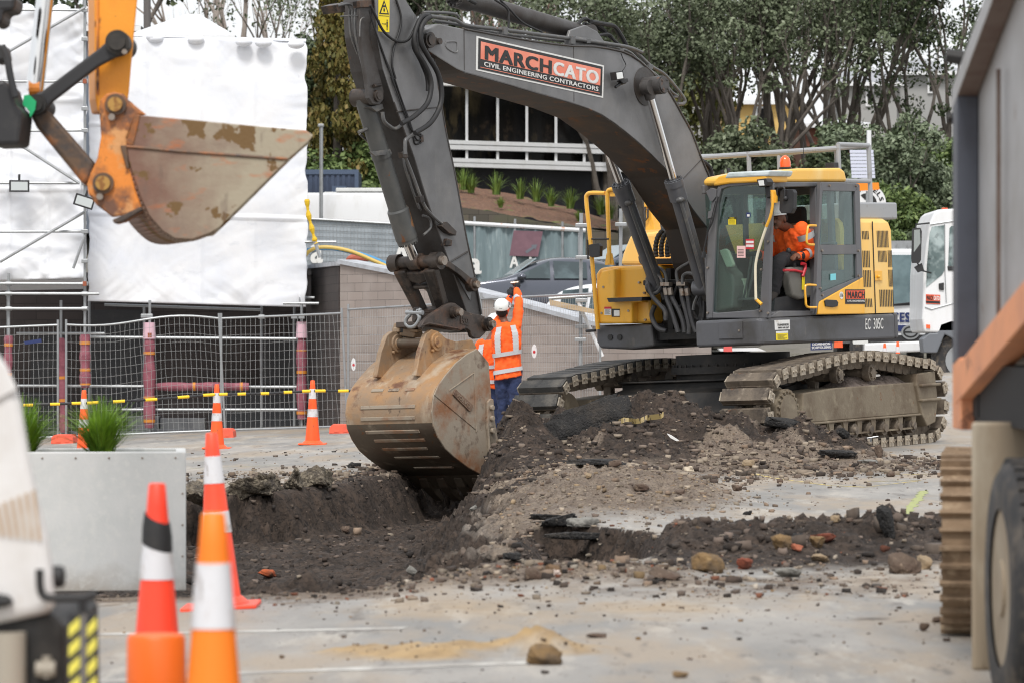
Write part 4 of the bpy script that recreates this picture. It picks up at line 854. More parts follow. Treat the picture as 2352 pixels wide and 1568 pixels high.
mb = MB(U); mb.tube(smooth_path(onX(ZQ, [(500, 1010), (490, 1070), (440, 1130), (430, 1200), (480, 1245), (550, 1235), (600, 1180), (620, 1110), (590, 1060), (600, 1010), (640, 1020)], xs_), 5), .022, 10); mb.tube(onX(ZQ, [(440, 1045), (665, 1050)], xs_), .026, 10); mb.build('lifting_shackle', m_galv, cp, smooth=True)
mb = MB(U); mb.prism(onX(ZQ, [(510, 1170), (520, 1000), (545, 970), (590, 968), (610, 990), (590, 1120), (550, 1180)], xs_+.02), (-.06, 0, 0)); mb.build('shackle_lug', m_link, cp, bevel=.01)

# ---- bucket
BH = .575
wr = [(1094, 800), (1070, 813), (1045, 833), (1022, 860), (1005, 883), (994, 909), (990, 945), (994, 978), (1005, 1005), (1022, 1031), (1043, 1050), (1075, 1074), (1105, 1090)]
nearW = onS(FP, wr, BH)
W3 = smooth_path(nearW, 4)
mb = MB(U)
cen = sum((Vector(p) for p in W3), Vector())/len(W3)
def shell(P, y0, y1, th):
    n = len(P); vs = []
    for i, p in enumerate(P):
        t = (P[min(i+1, n-1)]-P[max(i-1, 0)]).normalized(); nn = Vector((-t.z, 0, t.x))
        if nn.dot(cen-p) < 0: nn = -nn
        vs += [Vector((p.x, y0, p.z)), Vector((p.x, y1, p.z)), Vector((p.x, y1, p.z))+nn*th, Vector((p.x, y0, p.z))+nn*th]
    fs = []
    for i in range(n-1):
        a, b = i*4, i*4+4
        fs += [(a, a+1, b+1, b), (a+1, a+2, b+2, b+1), (a+2, a+3, b+3, b+2), (a+3, a, b, b+3)]
    fs += [(3, 2, 1, 0), tuple((n-1)*4+k for k in range(4))]
    mb.add(vs, fs)
k6 = 27
shell(W3[:k6+1], -BH, BH, .03); bkt = mb.build('bucket', m_bkt, exc, smooth=True, auto=40)
mb = MB(U); shell(W3[k6:], -BH+.002, BH-.002, .034); mb.build('lower_shell', m_bktd, bkt, smooth=True, auto=40)  # lower part of the shell, split off to take the darker steel
spP = wr+[(1142, 1100), (1142, 1007), (1127, 912), (1121, 832)]
for y, th in ((BH+.012, -.035), (-BH-.012, .035)):
    mb = MB(U); P = onS(FP, spP, BH); P = [Vector((p.x, y, p.z)) for p in P]; mb.prism(P, (0, th, 0)); s_ = mb.build('side_plate', m_bside, bkt, bevel=.008)
    if y > 0:
        mb = MB(U); mb.prism(onS(ZB, [(1310, 1230), (1330, 1205), (1350, 1210), (1368, 1520), (1372, 1568), (1330, 1568), (1310, 1420)], y+.03), (0, -.03, 0))
        mb.prism([hit(*ZD(*p), 1, y+.03) for p in ((1845, 0), (1880, 0), (1898, 300), (1880, 330), (1855, 290))], (0, -.03, 0))
        for p in ((1330, 1270), (1332, 1345), (1335, 1430)): q = onS(ZB, [p], y+.03)[0]; mb.cyl(q, q+Vector((0, .035, 0)), .03, 12)
        for p in ((1868, 160), (1872, 200), (1870, 235)): q = hit(*ZD(*p), 1, y+.03); mb.cyl(q, q+Vector((0, .035, 0)), .03, 12)
        mb.build('side_cutter', m_bside, s_, bevel=.008)
        mb = MB(U); mb.tube(onS(ZB, [(1215, 1020), (1228, 1440)], y+.003), .007, 5); mb.tube(onS(ZB, [(935, 1180), (1235, 1430)], y+.002), .005, 5); mb.tube(onS(ZB, [(1210, 1030), (1040, 1150)], y+.002), .005, 5); mb.build('plate_weld', m_bside, s_, smooth=True)
        Pv = Patch(*onS(ZB, [(1078, 1140), (1204, 1255), (1178, 1298), (1060, 1180)], y), (0, 1, 0))
        mb = MB(U); mb.cur = 0; Pv.rect(mb, 0, 0, 1, 1, .014, .014); mb.cur = 1; Pv.text(mb, 'VOLVO', .12, .25, .88, .78, .018, .03); mb.build('maker_plate', [mat('plate_rust', srgb(122, 98, 80), .6, .1, [(srgb(90, 66, 52), 6, .5, .65, 6)], (40, .2)), m_bside], s_, bevel=.004)
# wear strips across the back
mb = MB(U)
for (y0, y1, v) in ((-.37, .36, 22), (-.37, .36, 25), (-.34, .38, 29), (-.28, .40, 32), (-.24, .36, 35), (-.2, .4, 39), (-.12, .4, 43), (-.28, -.12, 17), (-.05, .09, 17), (.18, .30, 17)):
    a, b = W3[v], W3[v+1]; t = (b-a).normalized(); nn = Vector((-t.z, 0, t.x)); nn = -nn if nn.dot(cen-a) > 0 else nn
    m0 = (a+b)/2
    mb.prism([Vector((m0.x, y0, m0.z))-t*.02+nn*.010, Vector((m0.x, y1, m0.z))-t*.02+nn*.010, Vector((m0.x, y1, m0.z))+t*.02+nn*.010, Vector((m0.x, y0, m0.z))+t*.02+nn*.010], -nn*.045)
mb.build('wear_strip', m_bside, bkt, bevel=.006)
# ears
ear = [(952, 862), (963, 804), (976, 767), (989, 757), (1003, 761), (1021, 777), (1045, 785), (1081, 780), (1092, 798), (1070, 813), (1045, 833), (1010, 870)]
for y0 in (.20, -.33):
    P = onS(FP, ear, .24); mb = MB(U); mb.prism([Vector((p.x, y0+.06, p.z)) for p in P], (0, -.06, 0))
    c = onS(FP, [(1002, 785)], .27)[0]; c = Vector((c.x, y0+.06, c.z)); mb.cyl(c, c+Vector((0, .03, 0)), .095, 26); mb.cyl(c, c+Vector((0, .045, 0)), .06, 24)
    q = onS(FP, [(993, 805)], .27)[0]; mb.cyl((q.x, y0+.06, q.z), (q.x, y0+.09, q.z), .018, 8); mb.build('bucket_ear', m_bkt, bkt, bevel=.012)
c = onS(FP, [(1002, 785)], .27)[0]; mb = MB(U); mb.cyl((c.x, -.3, c.z), (c.x, .24, c.z), .05, 20); c2 = onS(FP, [(1075, 795)], .27)[0]; mb.cyl((c2.x, -.3, c2.z), (c2.x, .24, c2.z), .05, 20); mb.build('bucket_pin', m_bktd, bkt, smooth=True, auto=30)
# lip and teeth
d0 = hit(1093, 1091, 1, BH); d1 = hit(1136, 1146, 1, BH); dv = (d1-d0); 
lipn = Vector((-dv.z, 0, dv.x)).normalized(); lipn = lipn if lipn.dot(cen-d0) > 0 else -lipn
mb = MB(U); e = W3[-1]; mb.prism([Vector((e.x, -BH, e.z)), Vector((e.x, BH, e.z)), Vector((e.x, BH, e.z))+dv*.55, Vector((e.x, -BH, e.z))+dv*.55], lipn*.05); mb.build('cutting_lip', m_bktd, bkt, bevel=.008)
for k in range(5):
    y = -BH+.1+k*(2*BH-.2)/4
    mb = MB(U)
    def tp(u_, v_, w_): return Vector((e.x, y+v_, e.z))+dv*u_-lipn*w_
    mb.ring([[tp(.1, -.05, .0), tp(.1, .05, .0), tp(.1, .05, .012), tp(.1, -.05, .012)], [tp(.35, -.06, -.06), tp(.35, .06, -.06), tp(.35, .06, .045), tp(.35, -.06, .045)], [tp(.7, -.055, -.05), tp(.7, .055, -.05), tp(.7, .055, .04), tp(.7, -.055, .04)], [tp(1.02, -.05, -.022), tp(1.02, .05, -.022), tp(1.02, .05, .018), tp(1.02, -.05, .018)]])
    mb.build('bucket_tooth', m_bktd, bkt, bevel=.008)
# ================================================================ CAMERA, SKY, LIGHT
cam = bpy.data.cameras.new('camera'); co = bpy.data.objects.new('camera', cam); COL.objects.link(co); scn.camera = co
co.location = (0, 0, EYE); co.rotation_euler = (R(90), 0, 0)
cam.sensor_width = 36; cam.lens = F/2352*36; cam.shift_y = (HY-784)/2352; cam.clip_end = 2000; cam.clip_start = .5
cam.dof.use_dof = True; cam.dof.focus_distance = 39.5; cam.dof.aperture_fstop = 5.2
w = bpy.data.worlds.new('World'); scn.world = w; w.use_nodes = True
N = w.node_tree.nodes; L = w.node_tree.links
sky = N.new('ShaderNodeTexSky'); sky.sky_type = 'NISHITA'; sky.sun_disc = False
SUN_EL, SUN_AZ = R(54), R(186)                            # high soft sun, behind the camera
sky.sun_elevation = SUN_EL; sky.sun_rotation = SUN_AZ; sky.air_density = 1.0; sky.dust_density = 4.0; sky.ozone_density = 1.0
mx = N.new('ShaderNodeMix'); mx.data_type = 'RGBA'; mx.inputs[0].default_value = .80
L.new(sky.outputs[0], mx.inputs[6]); mx.inputs[7].default_value = (7.6, 7.7, 7.85, 1)   # overcast cloud layer
L.new(mx.outputs[2], N['Background'].inputs[0]); N['Background'].inputs[1].default_value = .092
sd = bpy.data.lights.new('sun', 'SUN'); sd.energy = 1.5; sd.angle = R(15); sd.color = (1, .97, .93)
so = bpy.data.objects.new('sun', sd); COL.objects.link(so)
sv = Vector((math.sin(SUN_AZ)*math.cos(SUN_EL), math.cos(SUN_AZ)*math.cos(SUN_EL), math.sin(SUN_EL)))
so.rotation_euler = sv.to_track_quat('Z', 'Y').to_euler(); so.location = (0, 0, 60)
scn.view_settings.view_transform = 'Standard'; scn.view_settings.look = 'None'; scn.view_settings.exposure = 0.74; scn.view_settings.gamma = 1
scn.render.engine = 'CYCLES'; scn.cycles.filter_width = 1.1; scn.cycles.use_denoising = True; scn.cycles.max_bounces = 6; scn.cycles.transparent_max_bounces = 24; scn.cycles.transmission_bounces = 4; scn.cycles.glossy_bounces = 3; scn.cycles.diffuse_bounces = 3

# ================================================================ GROUND with trench and spoil
def poly_sd(x, y, P):
    """signed distance (negative inside) to polygon"""
    d = np.full(x.shape, 1e9); ins = np.zeros(x.shape, bool); n = len(P)
    for i in range(n):
        ax, ay = P[i]; bx, by = P[(i+1) % n]
        ex, ey = bx-ax, by-ay; wx, wy = x-ax, y-ay
        t = np.clip((wx*ex+wy*ey)/(ex*ex+ey*ey), 0, 1)
        d = np.minimum(d, np.hypot(wx-ex*t, wy-ey*t))
        c = (ay > y) != (by > y)
        with np.errstate(divide='ignore', invalid='ignore'):
            ins ^= c & (x < ex*(y-ay)/(by-ay if by != ay else 1e-9)+ax)
    return np.where(ins, -d, d)
PIT = [(-4.2, 20.4), (-1.9, 20.3), (-.85, 20.0), (-.3, 20.7), (.05, 21.6), (.16, 24), (.10, 29), (.05, 33), (-.05, 36), (-.18, 38), (-.22, 40.4), (-1.0, 41.2), (-1.35, 38.6), (-1.62, 36.6), (-2.2, 34.9), (-3.0, 34.2), (-4.2, 33.8)]
PIT2 = [(.02, 22.0), (.5, 21.7), (.85, 22.2), (.98, 23.2), (.95, 25.2), (.5, 26.2), (.1, 26.3)]
def bump(x, y, cx, cy, rx, ry, h, rot=0, p=1.0):
    c, s = math.cos(rot), math.sin(rot); dx, dy = x-cx, y-cy
    u = (dx*c+dy*s)/rx; v = (-dx*s+dy*c)/ry
    return h*np.exp(-(u*u+v*v)**p)
def terrain(x, y):
    z = ground0(x, y)
    n1 = fbm(x*1.3, y*.9, 5, 1); n2 = fbm(x*6, y*5, 4, 9); n3 = fbm(x*22, y*18, 3, 21)
    z = z + .006*n1
    wob = .16*n1+.16*n2+.10*n3
    # piles
    pile = np.maximum.reduce([
        bump(x, y, 1.55, 40.6, 1.0, 1.5, .68, 0, 1.2), bump(x, y, .85, 40.0, .75, 1.6, .52, 0, 1.0), bump(x, y, 1.1, 38.2, .72, 1.2, .44, .2, .9), bump(x, y, .2, 38.5, .5, 2.0, .40, 0, .9), bump(x, y, .12, 40.9, .38, 1.3, .58, 0, 1.2), bump(x, y, .55, 40.3, .4, 1.2, .55),
        bump(x, y, 2.3, 40.0, .75, 1.2, .50, 0, .9), bump(x, y, 3.0, 40.2, .62, 1.1, .43, 0, 1.1), bump(x, y, 3.5, 39.8, .42, 1.0, .30, 0, 1.1), bump(x, y, 2.1, 38.4, 1.1, 1.3, .24, 0, 1), bump(x, y, 3.0, 38.6, .8, 1.0, .22, 0, 1)])
    sand = bump(x, y, .85, 32.0, .85, 4.2, .17, .03, 1.4)+bump(x, y, .35, 29.6, .35, 1.6, .06)
    strip = (.17+.06*n1+.03*n2)*sm(.75, 1.1, x)*sm(3.6, 3.0, x)*np.exp(-((y-22.7-.3*(x-1.5))/(.95+.4*n1))**2)+bump(x, y, 1.0, 23.4, .3, .6, .05)+bump(x, y, 1.35, 21.4, .6, .6, .04)
    grav = bump(x, y, .1, 20.3, .55, .6, .05, 0, 1.3)+bump(x, y, .62, 20.5, .5, .6, .045)+bump(x, y, -.35, 20.1, .35, .5, .03)
    tan = bump(x, y, -.15, 15.6, .5, .32, .05, 0, 1.5)+bump(x, y, .13, 15.5, .10, .12, .09)+bump(x, y, -.65, 15.9, .22, .18, .03)
    P = pile*(1+.30*n2)+.05*np.clip(pile*4, 0, 1)*n3
    S = (sand+strip+grav+tan)
    n4 = fbm(x*9, y*4.5, 4, 33)
    z = z+P+S*(1+.5*n2)+.035*np.clip(S*9, 0, 1)*(n3+.9*n4)+.05*np.clip(pile*4, 0, 1)*n4
    # trench
    sdp = poly_sd(x+wob*.7, y+wob*2.2, PIT)/1.0
    # along-view distances are stretched: measure the walls in x-scaled space
    m = sm(.03, -.40, sdp)
    bank = sm(-1.1, -.3, x)*sm(37.5, 35, y)                      # shallow sloping bank on the right
    m = m*(1-bank)+bank*sm(.10, -1.0, sdp+.3*n2)
    depth = -.54+.09*n1+.07*n2+.035*n3 + .16*sm(26, 21.5, y)*(1+n1) + .10*sm(-.3, -3.5, x)*0
    depth = depth + bump(x, y, -1.2, 24.0, .9, .7, .13)*(1+n2) + bump(x, y, -.4, 27.5, .5, 3.0, .18)
    z = z*(1-m)+m*np.minimum(z, depth-.02)+.15*m*(1-m)*4*(fbm(x*5, y*21, 4, 41)+.6*fbm(x*17, y*40, 3, 47))
    s2 = poly_sd(x+wob*.4, y+wob, PIT2); m2 = sm(.03, -.18, s2)
    z = z*(1-m2)+m2*(-.25+.06*n2+.04*n3+.10*sm(24, 22, y))
    # masks
    lip = sm(.55, .0, sdp)*sm(-.3, .1, n1+.25)
    dark = np.clip(np.maximum.reduce([sm(.06, -.10, sdp)*(1-bank)+bank*sm(.0, -.4, sdp+.5*n2), sm(.10, -.02, s2), np.clip(pile*4.5, 0, 1)*sm(.42, .05, n1+.42*sm(1.7, 2.0, x)*sm(39.6, 38.6, y)-.15*sm(2.6, 3.2, x)), np.clip(strip*24, 0, 1), lip*.8*sm(28, 33, y), bump(x, y, .25, 38.2, .55, 3.2, 1.2)*sm(33, 35, y), bump(x, y, 1.75, 17.3, .22, .5, .55)*(.6+1.5*n2), bump(x, y, 1.65, 18.6, .3, .35, .45)*(.5+2*n2)]), 0, 1)
    gravel = np.clip(np.maximum.reduce([np.clip(sand*12, 0, 1), np.clip(pile*8, 0, 1), np.clip(grav*18, 0, 1)*.9, sm(.9, .1, sdp)*.8, bump(x, y, 2.6, 37.3, 2.2, 1.6, 1.1), bump(x, y, -2.2, 39.0, 1.9, 1.6, .6)*sm(-.1, .3, n2+.2), bump(x, y, 1.2, 20.0, 1.5, 1.4, .7)*(.7+n2), bump(x, y, .9, 35.6, 1.2, 1.3, .8)]), 0, 1)
    gravel = gravel*(1-m)
    tanm = np.clip(np.maximum.reduce([np.clip(tan*40, 0, 1)*(.75+n2), bump(x, y, .5, 18.2, 1.6, 1.1, .55)*(.6+1.2*n1), bump(x, y, -.6, 13.4, .5, .4, .4)*(.6+n2)]), 0, 1)
    return z, dark, gravel, tanm
xs = np.unique(np.concatenate([np.linspace(-260, -30, 24), np.linspace(-30, -4.6, 46), np.linspace(-4.6, 5.4, 420), np.linspace(5.4, 30, 42), np.linspace(30, 260, 24)]).round(4))
ysg = np.unique(np.concatenate([np.linspace(-60, 6, 14), np.linspace(6, 14, 40), np.linspace(14, 19, 90), np.linspace(19, 26.5, 270), np.linspace(26.5, 33, 140), np.linspace(33, 36, 120), np.linspace(36, 42.5, 220), np.linspace(42.5, 62, 70), np.linspace(62, 66, 6)]).round(4))
gx, gy = np.meshgrid(xs, ysg); gz, gd, gg, gt = terrain(gx, gy)
V = np.c_[gx.ravel(), gy.ravel(), gz.ravel()]; nx, ny = len(xs), len(ysg)
ii = (np.arange(ny-1)[:, None]*nx+np.arange(nx-1)[None, :]).ravel()
FQ = np.c_[ii, ii+1, ii+nx+1, ii+nx]
def ground_mat():
    m = bpy.data.materials.new('road_and_earth'); m.use_nodes = True; nt = m.node_tree; N = nt.nodes; L = nt.links; b = N['Principled BSDF']
    tc = N.new('ShaderNodeTexCoord'); at_ = N.new('ShaderNodeAttribute'); at_.attribute_name = 'tint'
    sp = N.new('ShaderNodeSeparateColor'); L.new(at_.outputs['Color'], sp.inputs[0])
    def noise(sc, det=6, st=(1, 1, 1), rg=.6):
        mp = N.new('ShaderNodeMapping'); mp.inputs['Scale'].default_value = st; L.new(tc.outputs['Object'], mp.inputs[0])
        n = N.new('ShaderNodeTexNoise'); n.inputs['Scale'].default_value = sc; n.inputs['Detail'].default_value = det; n.inputs['Roughness'].default_value = rg; L.new(mp.outputs[0], n.inputs['Vector']); return n.outputs[0]
    def rng(v, a, b_, c=0, d=1):
        r = N.new('ShaderNodeMapRange'); L.new(v, r.inputs[0]); r.inputs[1].default_value = a; r.inputs[2].default_value = b_; r.inputs[3].default_value = c; r.inputs[4].default_value = d; return r.outputs[0]
    def mix(f, a, c):
        x = N.new('ShaderNodeMix'); x.data_type = 'RGBA'
        for s, v in ((0, f), (6, a), (7, c)):
            if isinstance(v, (tuple, float)): x.inputs[s].default_value = v
            else: L.new(v, x.inputs[s])
        return x.outputs[2]
    def math_(op, a, c):
        x = N.new('ShaderNodeMath'); x.operation = op
        for s, v in ((0, a), (1, c)):
            if isinstance(v, float): x.inputs[s].default_value = v
            else: L.new(v, x.inputs[s])
        x.use_clamp = True; return x.outputs[0]
    asp = mix(rng(noise(.8, 8, (1, .4, 1)), .42, .60), srgb(130, 128, 124), srgb(157, 153, 147))
    asp = mix(rng(noise(1.3, 9, (1, .28, 1)), .47, .60, 0, .85), asp, srgb(156, 142, 124)); asp = mix(rng(noise(2.6, 9, (1, .2, 1), .7), .54, .64, 0, .75), asp, srgb(176, 170, 160))
    asp = mix(rng(noise(6, 9, (1, .22, 1), .7), .57, .66, 0, .75), asp, srgb(96, 90, 84)); asp = mix(rng(noise(34, 6, (1, .6, 1), .7), .60, .68, 0, .7), asp, srgb(92, 82, 72))
    asp = mix(rng(noise(120, 3), .5, .75, 0, .5), asp, srgb(112, 111, 110))
    grv = mix(rng(noise(7, 8), .42, .62), srgb(128, 115, 101), srgb(102, 90, 80))
    grv = mix(rng(noise(40, 6), .52, .66), grv, srgb(72, 63, 56)); grv = mix(rng(noise(55, 5), .60, .70), grv, srgb(152, 141, 127))
    drk = mix(rng(noise(3.5, 8), .40, .64), srgb(52, 45, 40), srgb(72, 61, 53))
    drk = mix(rng(noise(24, 7), .50, .64), drk, srgb(38, 33, 30)); drk = mix(rng(noise(60, 5), .62, .72), drk, srgb(100, 89, 79))
    tn = mix(rng(noise(9, 7), .42, .62), srgb(166, 140, 100), srgb(142, 119, 86))
    nb = noise(9, 8)
    def mask(i, w=.35): return rng(math_('ADD', sp.outputs[i], math_('SUBTRACT', nb, .5)), .5-w, .5+w)
    c = mix(mask(2, .3), asp, tn); c = mix(mask(1, .28), c, grv); c = mix(mask(0, .22), c, drk)
    L.new(c, b.inputs['Base Color'])
    rgh = rng(math_('ADD', mask(0, .3), mask(1, .3)), 0, 1, .62, .97); L.new(rgh, b.inputs['Roughness']); b.inputs['Specular IOR Level'].default_value = .35
    bn = math_('ADD', rng(noise(45, 8), 0, 1), rng(noise(14, 6), 0, 1)); bp = N.new('ShaderNodeBump'); bp.inputs['Distance'].default_value = .03
    L.new(bn, bp.inputs['Height']); L.new(rng(math_('ADD', sp.outputs[0], sp.outputs[1]), 0, .8, .12, 1.), bp.inputs['Strength']); L.new(bp.outputs[0], b.inputs['Normal'])
    return m
m_ground = ground_mat()
gnd_o = raw_mesh('ground', V, FQ, m_ground, smooth=True, col=np.c_[gd.ravel(), gg.ravel(), gt.ravel()])
tag(gnd_o, kind='structure')
def tz(x, y): return float(terrain(np.array([[x]], float), np.array([[y]], float))[0][0, 0])
def on_terrain(px, py, it=40):
    """where the photo's ray meets the built ground"""
    ds = np.linspace(10, 60, 2001); X = (px-CX)/F*ds; Zr = EYE-(py-HY)/F*ds
    zt_ = terrain(X[None, :], ds[None, :])[0][0]; k = np.argmax(zt_ >= Zr)
    return Vector((X[k], ds[k], zt_[k]))
# ================================================================ RUBBLE, ROCKS, SLABS
def ico(n):
    bm = bmesh.new(); bmesh.ops.create_icosphere(bm, subdivisions=n, radius=1)
    V = np.array([tuple(v.co) for v in bm.verts]); Fs = np.array([[v.index for v in f.verts] for f in bm.faces]); bm.free(); return V, Fs
CUB = (np.array([(x, y, z) for x in (-.66, .66) for y in (-.66, .66) for z in (-.66, .66)])*np.array([1, 1, 1]), np.array([(0, 1, 3, 2), (4, 6, 7, 5), (0, 4, 5, 1), (2, 3, 7, 6), (0, 2, 6, 4), (1, 5, 7, 3)])); I3 = ico(4)
def n3(P, sc, s):
    return fbm(P[:, 0]*sc+P[:, 2]*sc*.7, P[:, 1]*sc-P[:, 2]*sc*.9, 4, s)
def rock_mesh(seed, sq=.55, rough=.28, cuts=7):
    rg = np.random.default_rng(seed); V = I3[0].copy()
    V = np.sign(V)*np.abs(V)**sq; V /= np.abs(V).max()
    for k in range(cuts):
        n = rg.normal(size=3); n /= np.linalg.norm(n); d = rg.uniform(.55, .9); t = V@n
        V = V-np.clip(t-d, 0, None)[:, None]*n*.9
    return V*(1+rough*n3(V+seed, 1.7, seed)[:, None]+.16*n3(V+seed, 7, seed+3)[:, None]+.10*n3(V+seed, 19, seed+5)[:, None])
def rock(name, label, cat, m, loc, size, seed, rot=(0, 0, 0), sq=.55, rough=.28, sink=.25, group=None):
    V = rock_mesh(seed, sq, rough)*np.array(size)
    M = np.array((Matrix.Rotation(rot[2], 3, 'Z') @ Matrix.Rotation(rot[1], 3, 'Y') @ Matrix.Rotation(rot[0], 3, 'X')))
    V = V@M.T; V[:, 2] -= V[:, 2].min()*(1-sink)
    o = raw_mesh(name, V, I3[1], m, smooth=False); o.location = loc
    return tag(o, label, cat, group)
m_roch = mat('ochre_stone', srgb(122, 98, 66), .95, 0, [(srgb(90, 76, 60), 7, .45, .62, 8), (srgb(144, 120, 84), 22, .58, .7, 6)], (30, .6, .03))
m_rbr = mat('brown_stone', srgb(92, 78, 67), .95, 0, [(srgb(86, 70, 60), 8, .45, .62, 8), (srgb(142, 124, 106), 25, .58, .7, 6)], (30, .6, .03))
m_brick = mat('broken_brick', srgb(124, 66, 48), .95, 0, [(srgb(92, 56, 45), 9, .45, .62, 8), (srgb(142, 92, 70), 25, .58, .7, 6)], (30, .5, .03))
m_tanst = mat('tan_stone', srgb(142, 125, 102), .95, 0, [(srgb(138, 118, 92), 9, .45, .62, 8)], (30, .6, .03))
m_aspb = mat('broken_asphalt', srgb(44, 43, 42), .9, 0, [(srgb(36, 35, 35), 6, .42, .6, 8), (srgb(84, 79, 73), 30, .58, .70, 6), (srgb(66, 60, 54), 3, .55, .7, 6)], (40, .9, .05))
m_aspg = mat('chipped_asphalt_crust', srgb(124, 114, 98), .95, 0, [(srgb(84, 76, 66), 9, .44, .6, 8), (srgb(158, 148, 130), 34, .56, .68, 6), (srgb(52, 48, 45), 5, .58, .7, 6)], (26, 1., .08))
m_grys = mat('grey_asphalt_piece', srgb(128, 126, 120), .9, 0, [(srgb(80, 78, 74), 8, .5, .65, 8)], (40, .6, .03))
ZK = zc(2000, 1700, 1.3067); ZP = zc(1950, 1300, 1.238)
def rk(z, zx, zy, w, name, label, cat, m, seed, ratio=(1, .8, .7), rot=(0, 0, 0), sq=.6, rough=.28, zscale=None):
    p = on_terrain(*z(zx, zy)); s = F/p.y; px0 = z(zx-w/2, zy)[0]; px1 = z(zx+w/2, zy)[0]; hw = (px1-px0)/s/2
    return rock(name, label, cat, m, p, (hw*ratio[0], hw*ratio[1], hw*ratio[2]), seed, rot, sq, rough)
rk(ZK, 1085, 770, 160, 'boulder', 'largest ochre boulder in the brown soil strip across the middle', 'rock', m_roch, 3, (1, .8, .85))
rk(ZK, 1280, 752, 92, 'brick_lump', 'dark red brick lump right of the largest ochre boulder', 'brick', m_brick, 5, (1, .8, .72))
rk(ZK, 1505, 790, 130, 'asphalt_piece', 'flat grey asphalt piece with a black underside in the soil strip', 'asphalt', m_grys, 6, (1, .8, .42), (0, .25, 0), .4)
rk(ZK, 1475, 650, 110, 'rock', 'tan rock on the soil ridge left of the orange bricks', 'rock', m_roch, 8, (1, .8, .9))
rk(ZK, 1560, 600, 60, 'asphalt_piece', 'small black asphalt lump between tan rock and orange bricks', 'asphalt', m_aspb, 9)
rk(ZK, 1690, 610, 120, 'brick_lump', 'broken orange brick on top of the soil ridge', 'brick', m_brick, 10, (1, .6, .45), (0, 0, .3), .35, .12)
rk(ZK, 1555, 655, 60, 'brick_lump', 'small terracotta fragment below the broken orange brick', 'brick', mat('terracotta', srgb(150, 88, 64), .95, 0, [(srgb(160, 96, 72), 10, .45, .6)], (30, .4, .02)), 11, (1, .7, .6), (0, .3, .4), .4)
rk(ZK, 1660, 640, 90, 'rock', 'tan clod under the broken orange brick', 'rock', m_roch, 12)
rk(ZK, 2120, 770, 170, 'boulder', 'dark brown boulder at the right end of the soil strip', 'rock', m_rbr, 13, (1, .8, .75))
rk(ZK, 2222, 752, 80, 'rock', 'tan stone leaning on the dark brown boulder', 'rock', m_tanst, 14, (1, .8, 1.1))
rk(ZK, 2335, 790, 56, 'rock', 'brown stone beside the muddy crawler track', 'rock', m_rbr, 15, (1, .8, 1.2))
rk(ZK, 1670, 715, 95, 'rock', 'flat pale tan stone in the middle of the soil strip', 'rock', m_tanst, 31, (1, .7, .45), (0, .1, 0))
rk(ZK, 275, 790, 100, 'rock', 'brown rock with a white quartz face in the gravel strip', 'rock', mat('quartz_stone', srgb(106, 84, 62), .9, 0, [(srgb(222, 206, 196), 9, .56, .6, 3)], (30, .5, .03)), 16, (1, .8, .8))
rk(ZK, 178, 800, 95, 'rock', 'brown rock left of the white quartz rock', 'rock', m_rbr, 17, (1, .8, .8))
rk(ZK, 878, 805, 180, 'rock', 'long dark flat rock left of the ochre boulder', 'rock', m_rbr, 18, (1, .6, .34), (0, .2, 0), .5)
rk(ZK, 60, 722, 90, 'asphalt_piece', 'black asphalt lump at the left end of the gravel strip', 'asphalt', m_aspb, 19, (1, .7, .45))
rk(ZK, 2218, 1075, 54, 'rock', 'grey brown triangular stone lying on the road near the truck', 'rock', m_rbr, 20, (1, .8, .9))
rk(ZK, 2285, 1030, 52, 'rock', 'reddish brown stone on the road beside the triangular stone', 'rock', m_rbr, 21, (1, .8, .7))
rk(ZK, 235, 1250, 185, 'clod', 'big tan clod in the sandy spill at the bottom of the picture', 'clod', m_roch, 22, (1, .8, .62))
rk(ZK, 508, 1108, 110, 'asphalt_piece', 'flat brown chip lying on the road beyond the tan clod', 'asphalt', m_rbr, 23, (1, .6, .22))
rk(ZK, 945, 1318, 80, 'clod', 'small ochre clod at the bottom edge of the road', 'clod', m_roch, 24, (1, .8, .45))
rk(ZK, 1755, 505, 56, 'rock', 'round tan stone on the grey asphalt', 'rock', m_tanst, 25, (1, .9, .8)); rk(ZK, 1830, 505, 50, 'rock', 'grey stone right of the round tan stone', 'rock', m_rbr, 26, (1, .8, .55))
rk(ZK, 1295, 468, 56, 'asphalt_piece', 'small black asphalt chip alone on the grey asphalt', 'asphalt', m_aspb, 27, (1, .6, .4)); rk(ZK, 1460, 300, 42, 'rock', 'brown cobble near the yellow paint triangle', 'rock', m_rbr, 28); rk(ZK, 1235, 342, 56, 'rock', 'brown cobble at the pale patch of road', 'rock', m_rbr, 29); rk(ZK, 740, 342, 80, 'rock', 'flat brown stone on the sandy mound', 'rock', m_rbr, 30, (1, .7, .45)); rk(ZK, 945, 362, 64, 'rock', 'brown wedge stone at the right end of the sandy mound', 'rock', m_rbr, 32, (1, .7, .5))
rk(ZK, 460, 275, 44, 'rock', 'round tan cobble in front of the long asphalt slab', 'rock', m_tanst, 33); rk(ZK, 1300, 222, 66, 'rock', 'pale brown stone at the foot of the right spoil heap', 'rock', m_tanst, 34); rk(ZK, 2278, 210, 44, 'rock', 'dark stone on the road below the crawler track', 'rock', m_rbr, 35); rk(ZK, 2040, 268, 46, 'rock', 'brown stone behind the black asphalt post', 'rock', m_rbr, 36); rk(ZK, 600, 215, 66, 'rock', 'reddish brown stone behind the long asphalt slab', 'rock', m_rbr, 37); rk(ZK, 990, 240, 60, 'rock', 'whitish stone at the foot of the middle spoil heap', 'rock', mat('whitish_stone', srgb(190, 178, 158), .9), 38, (1, .8, .5))
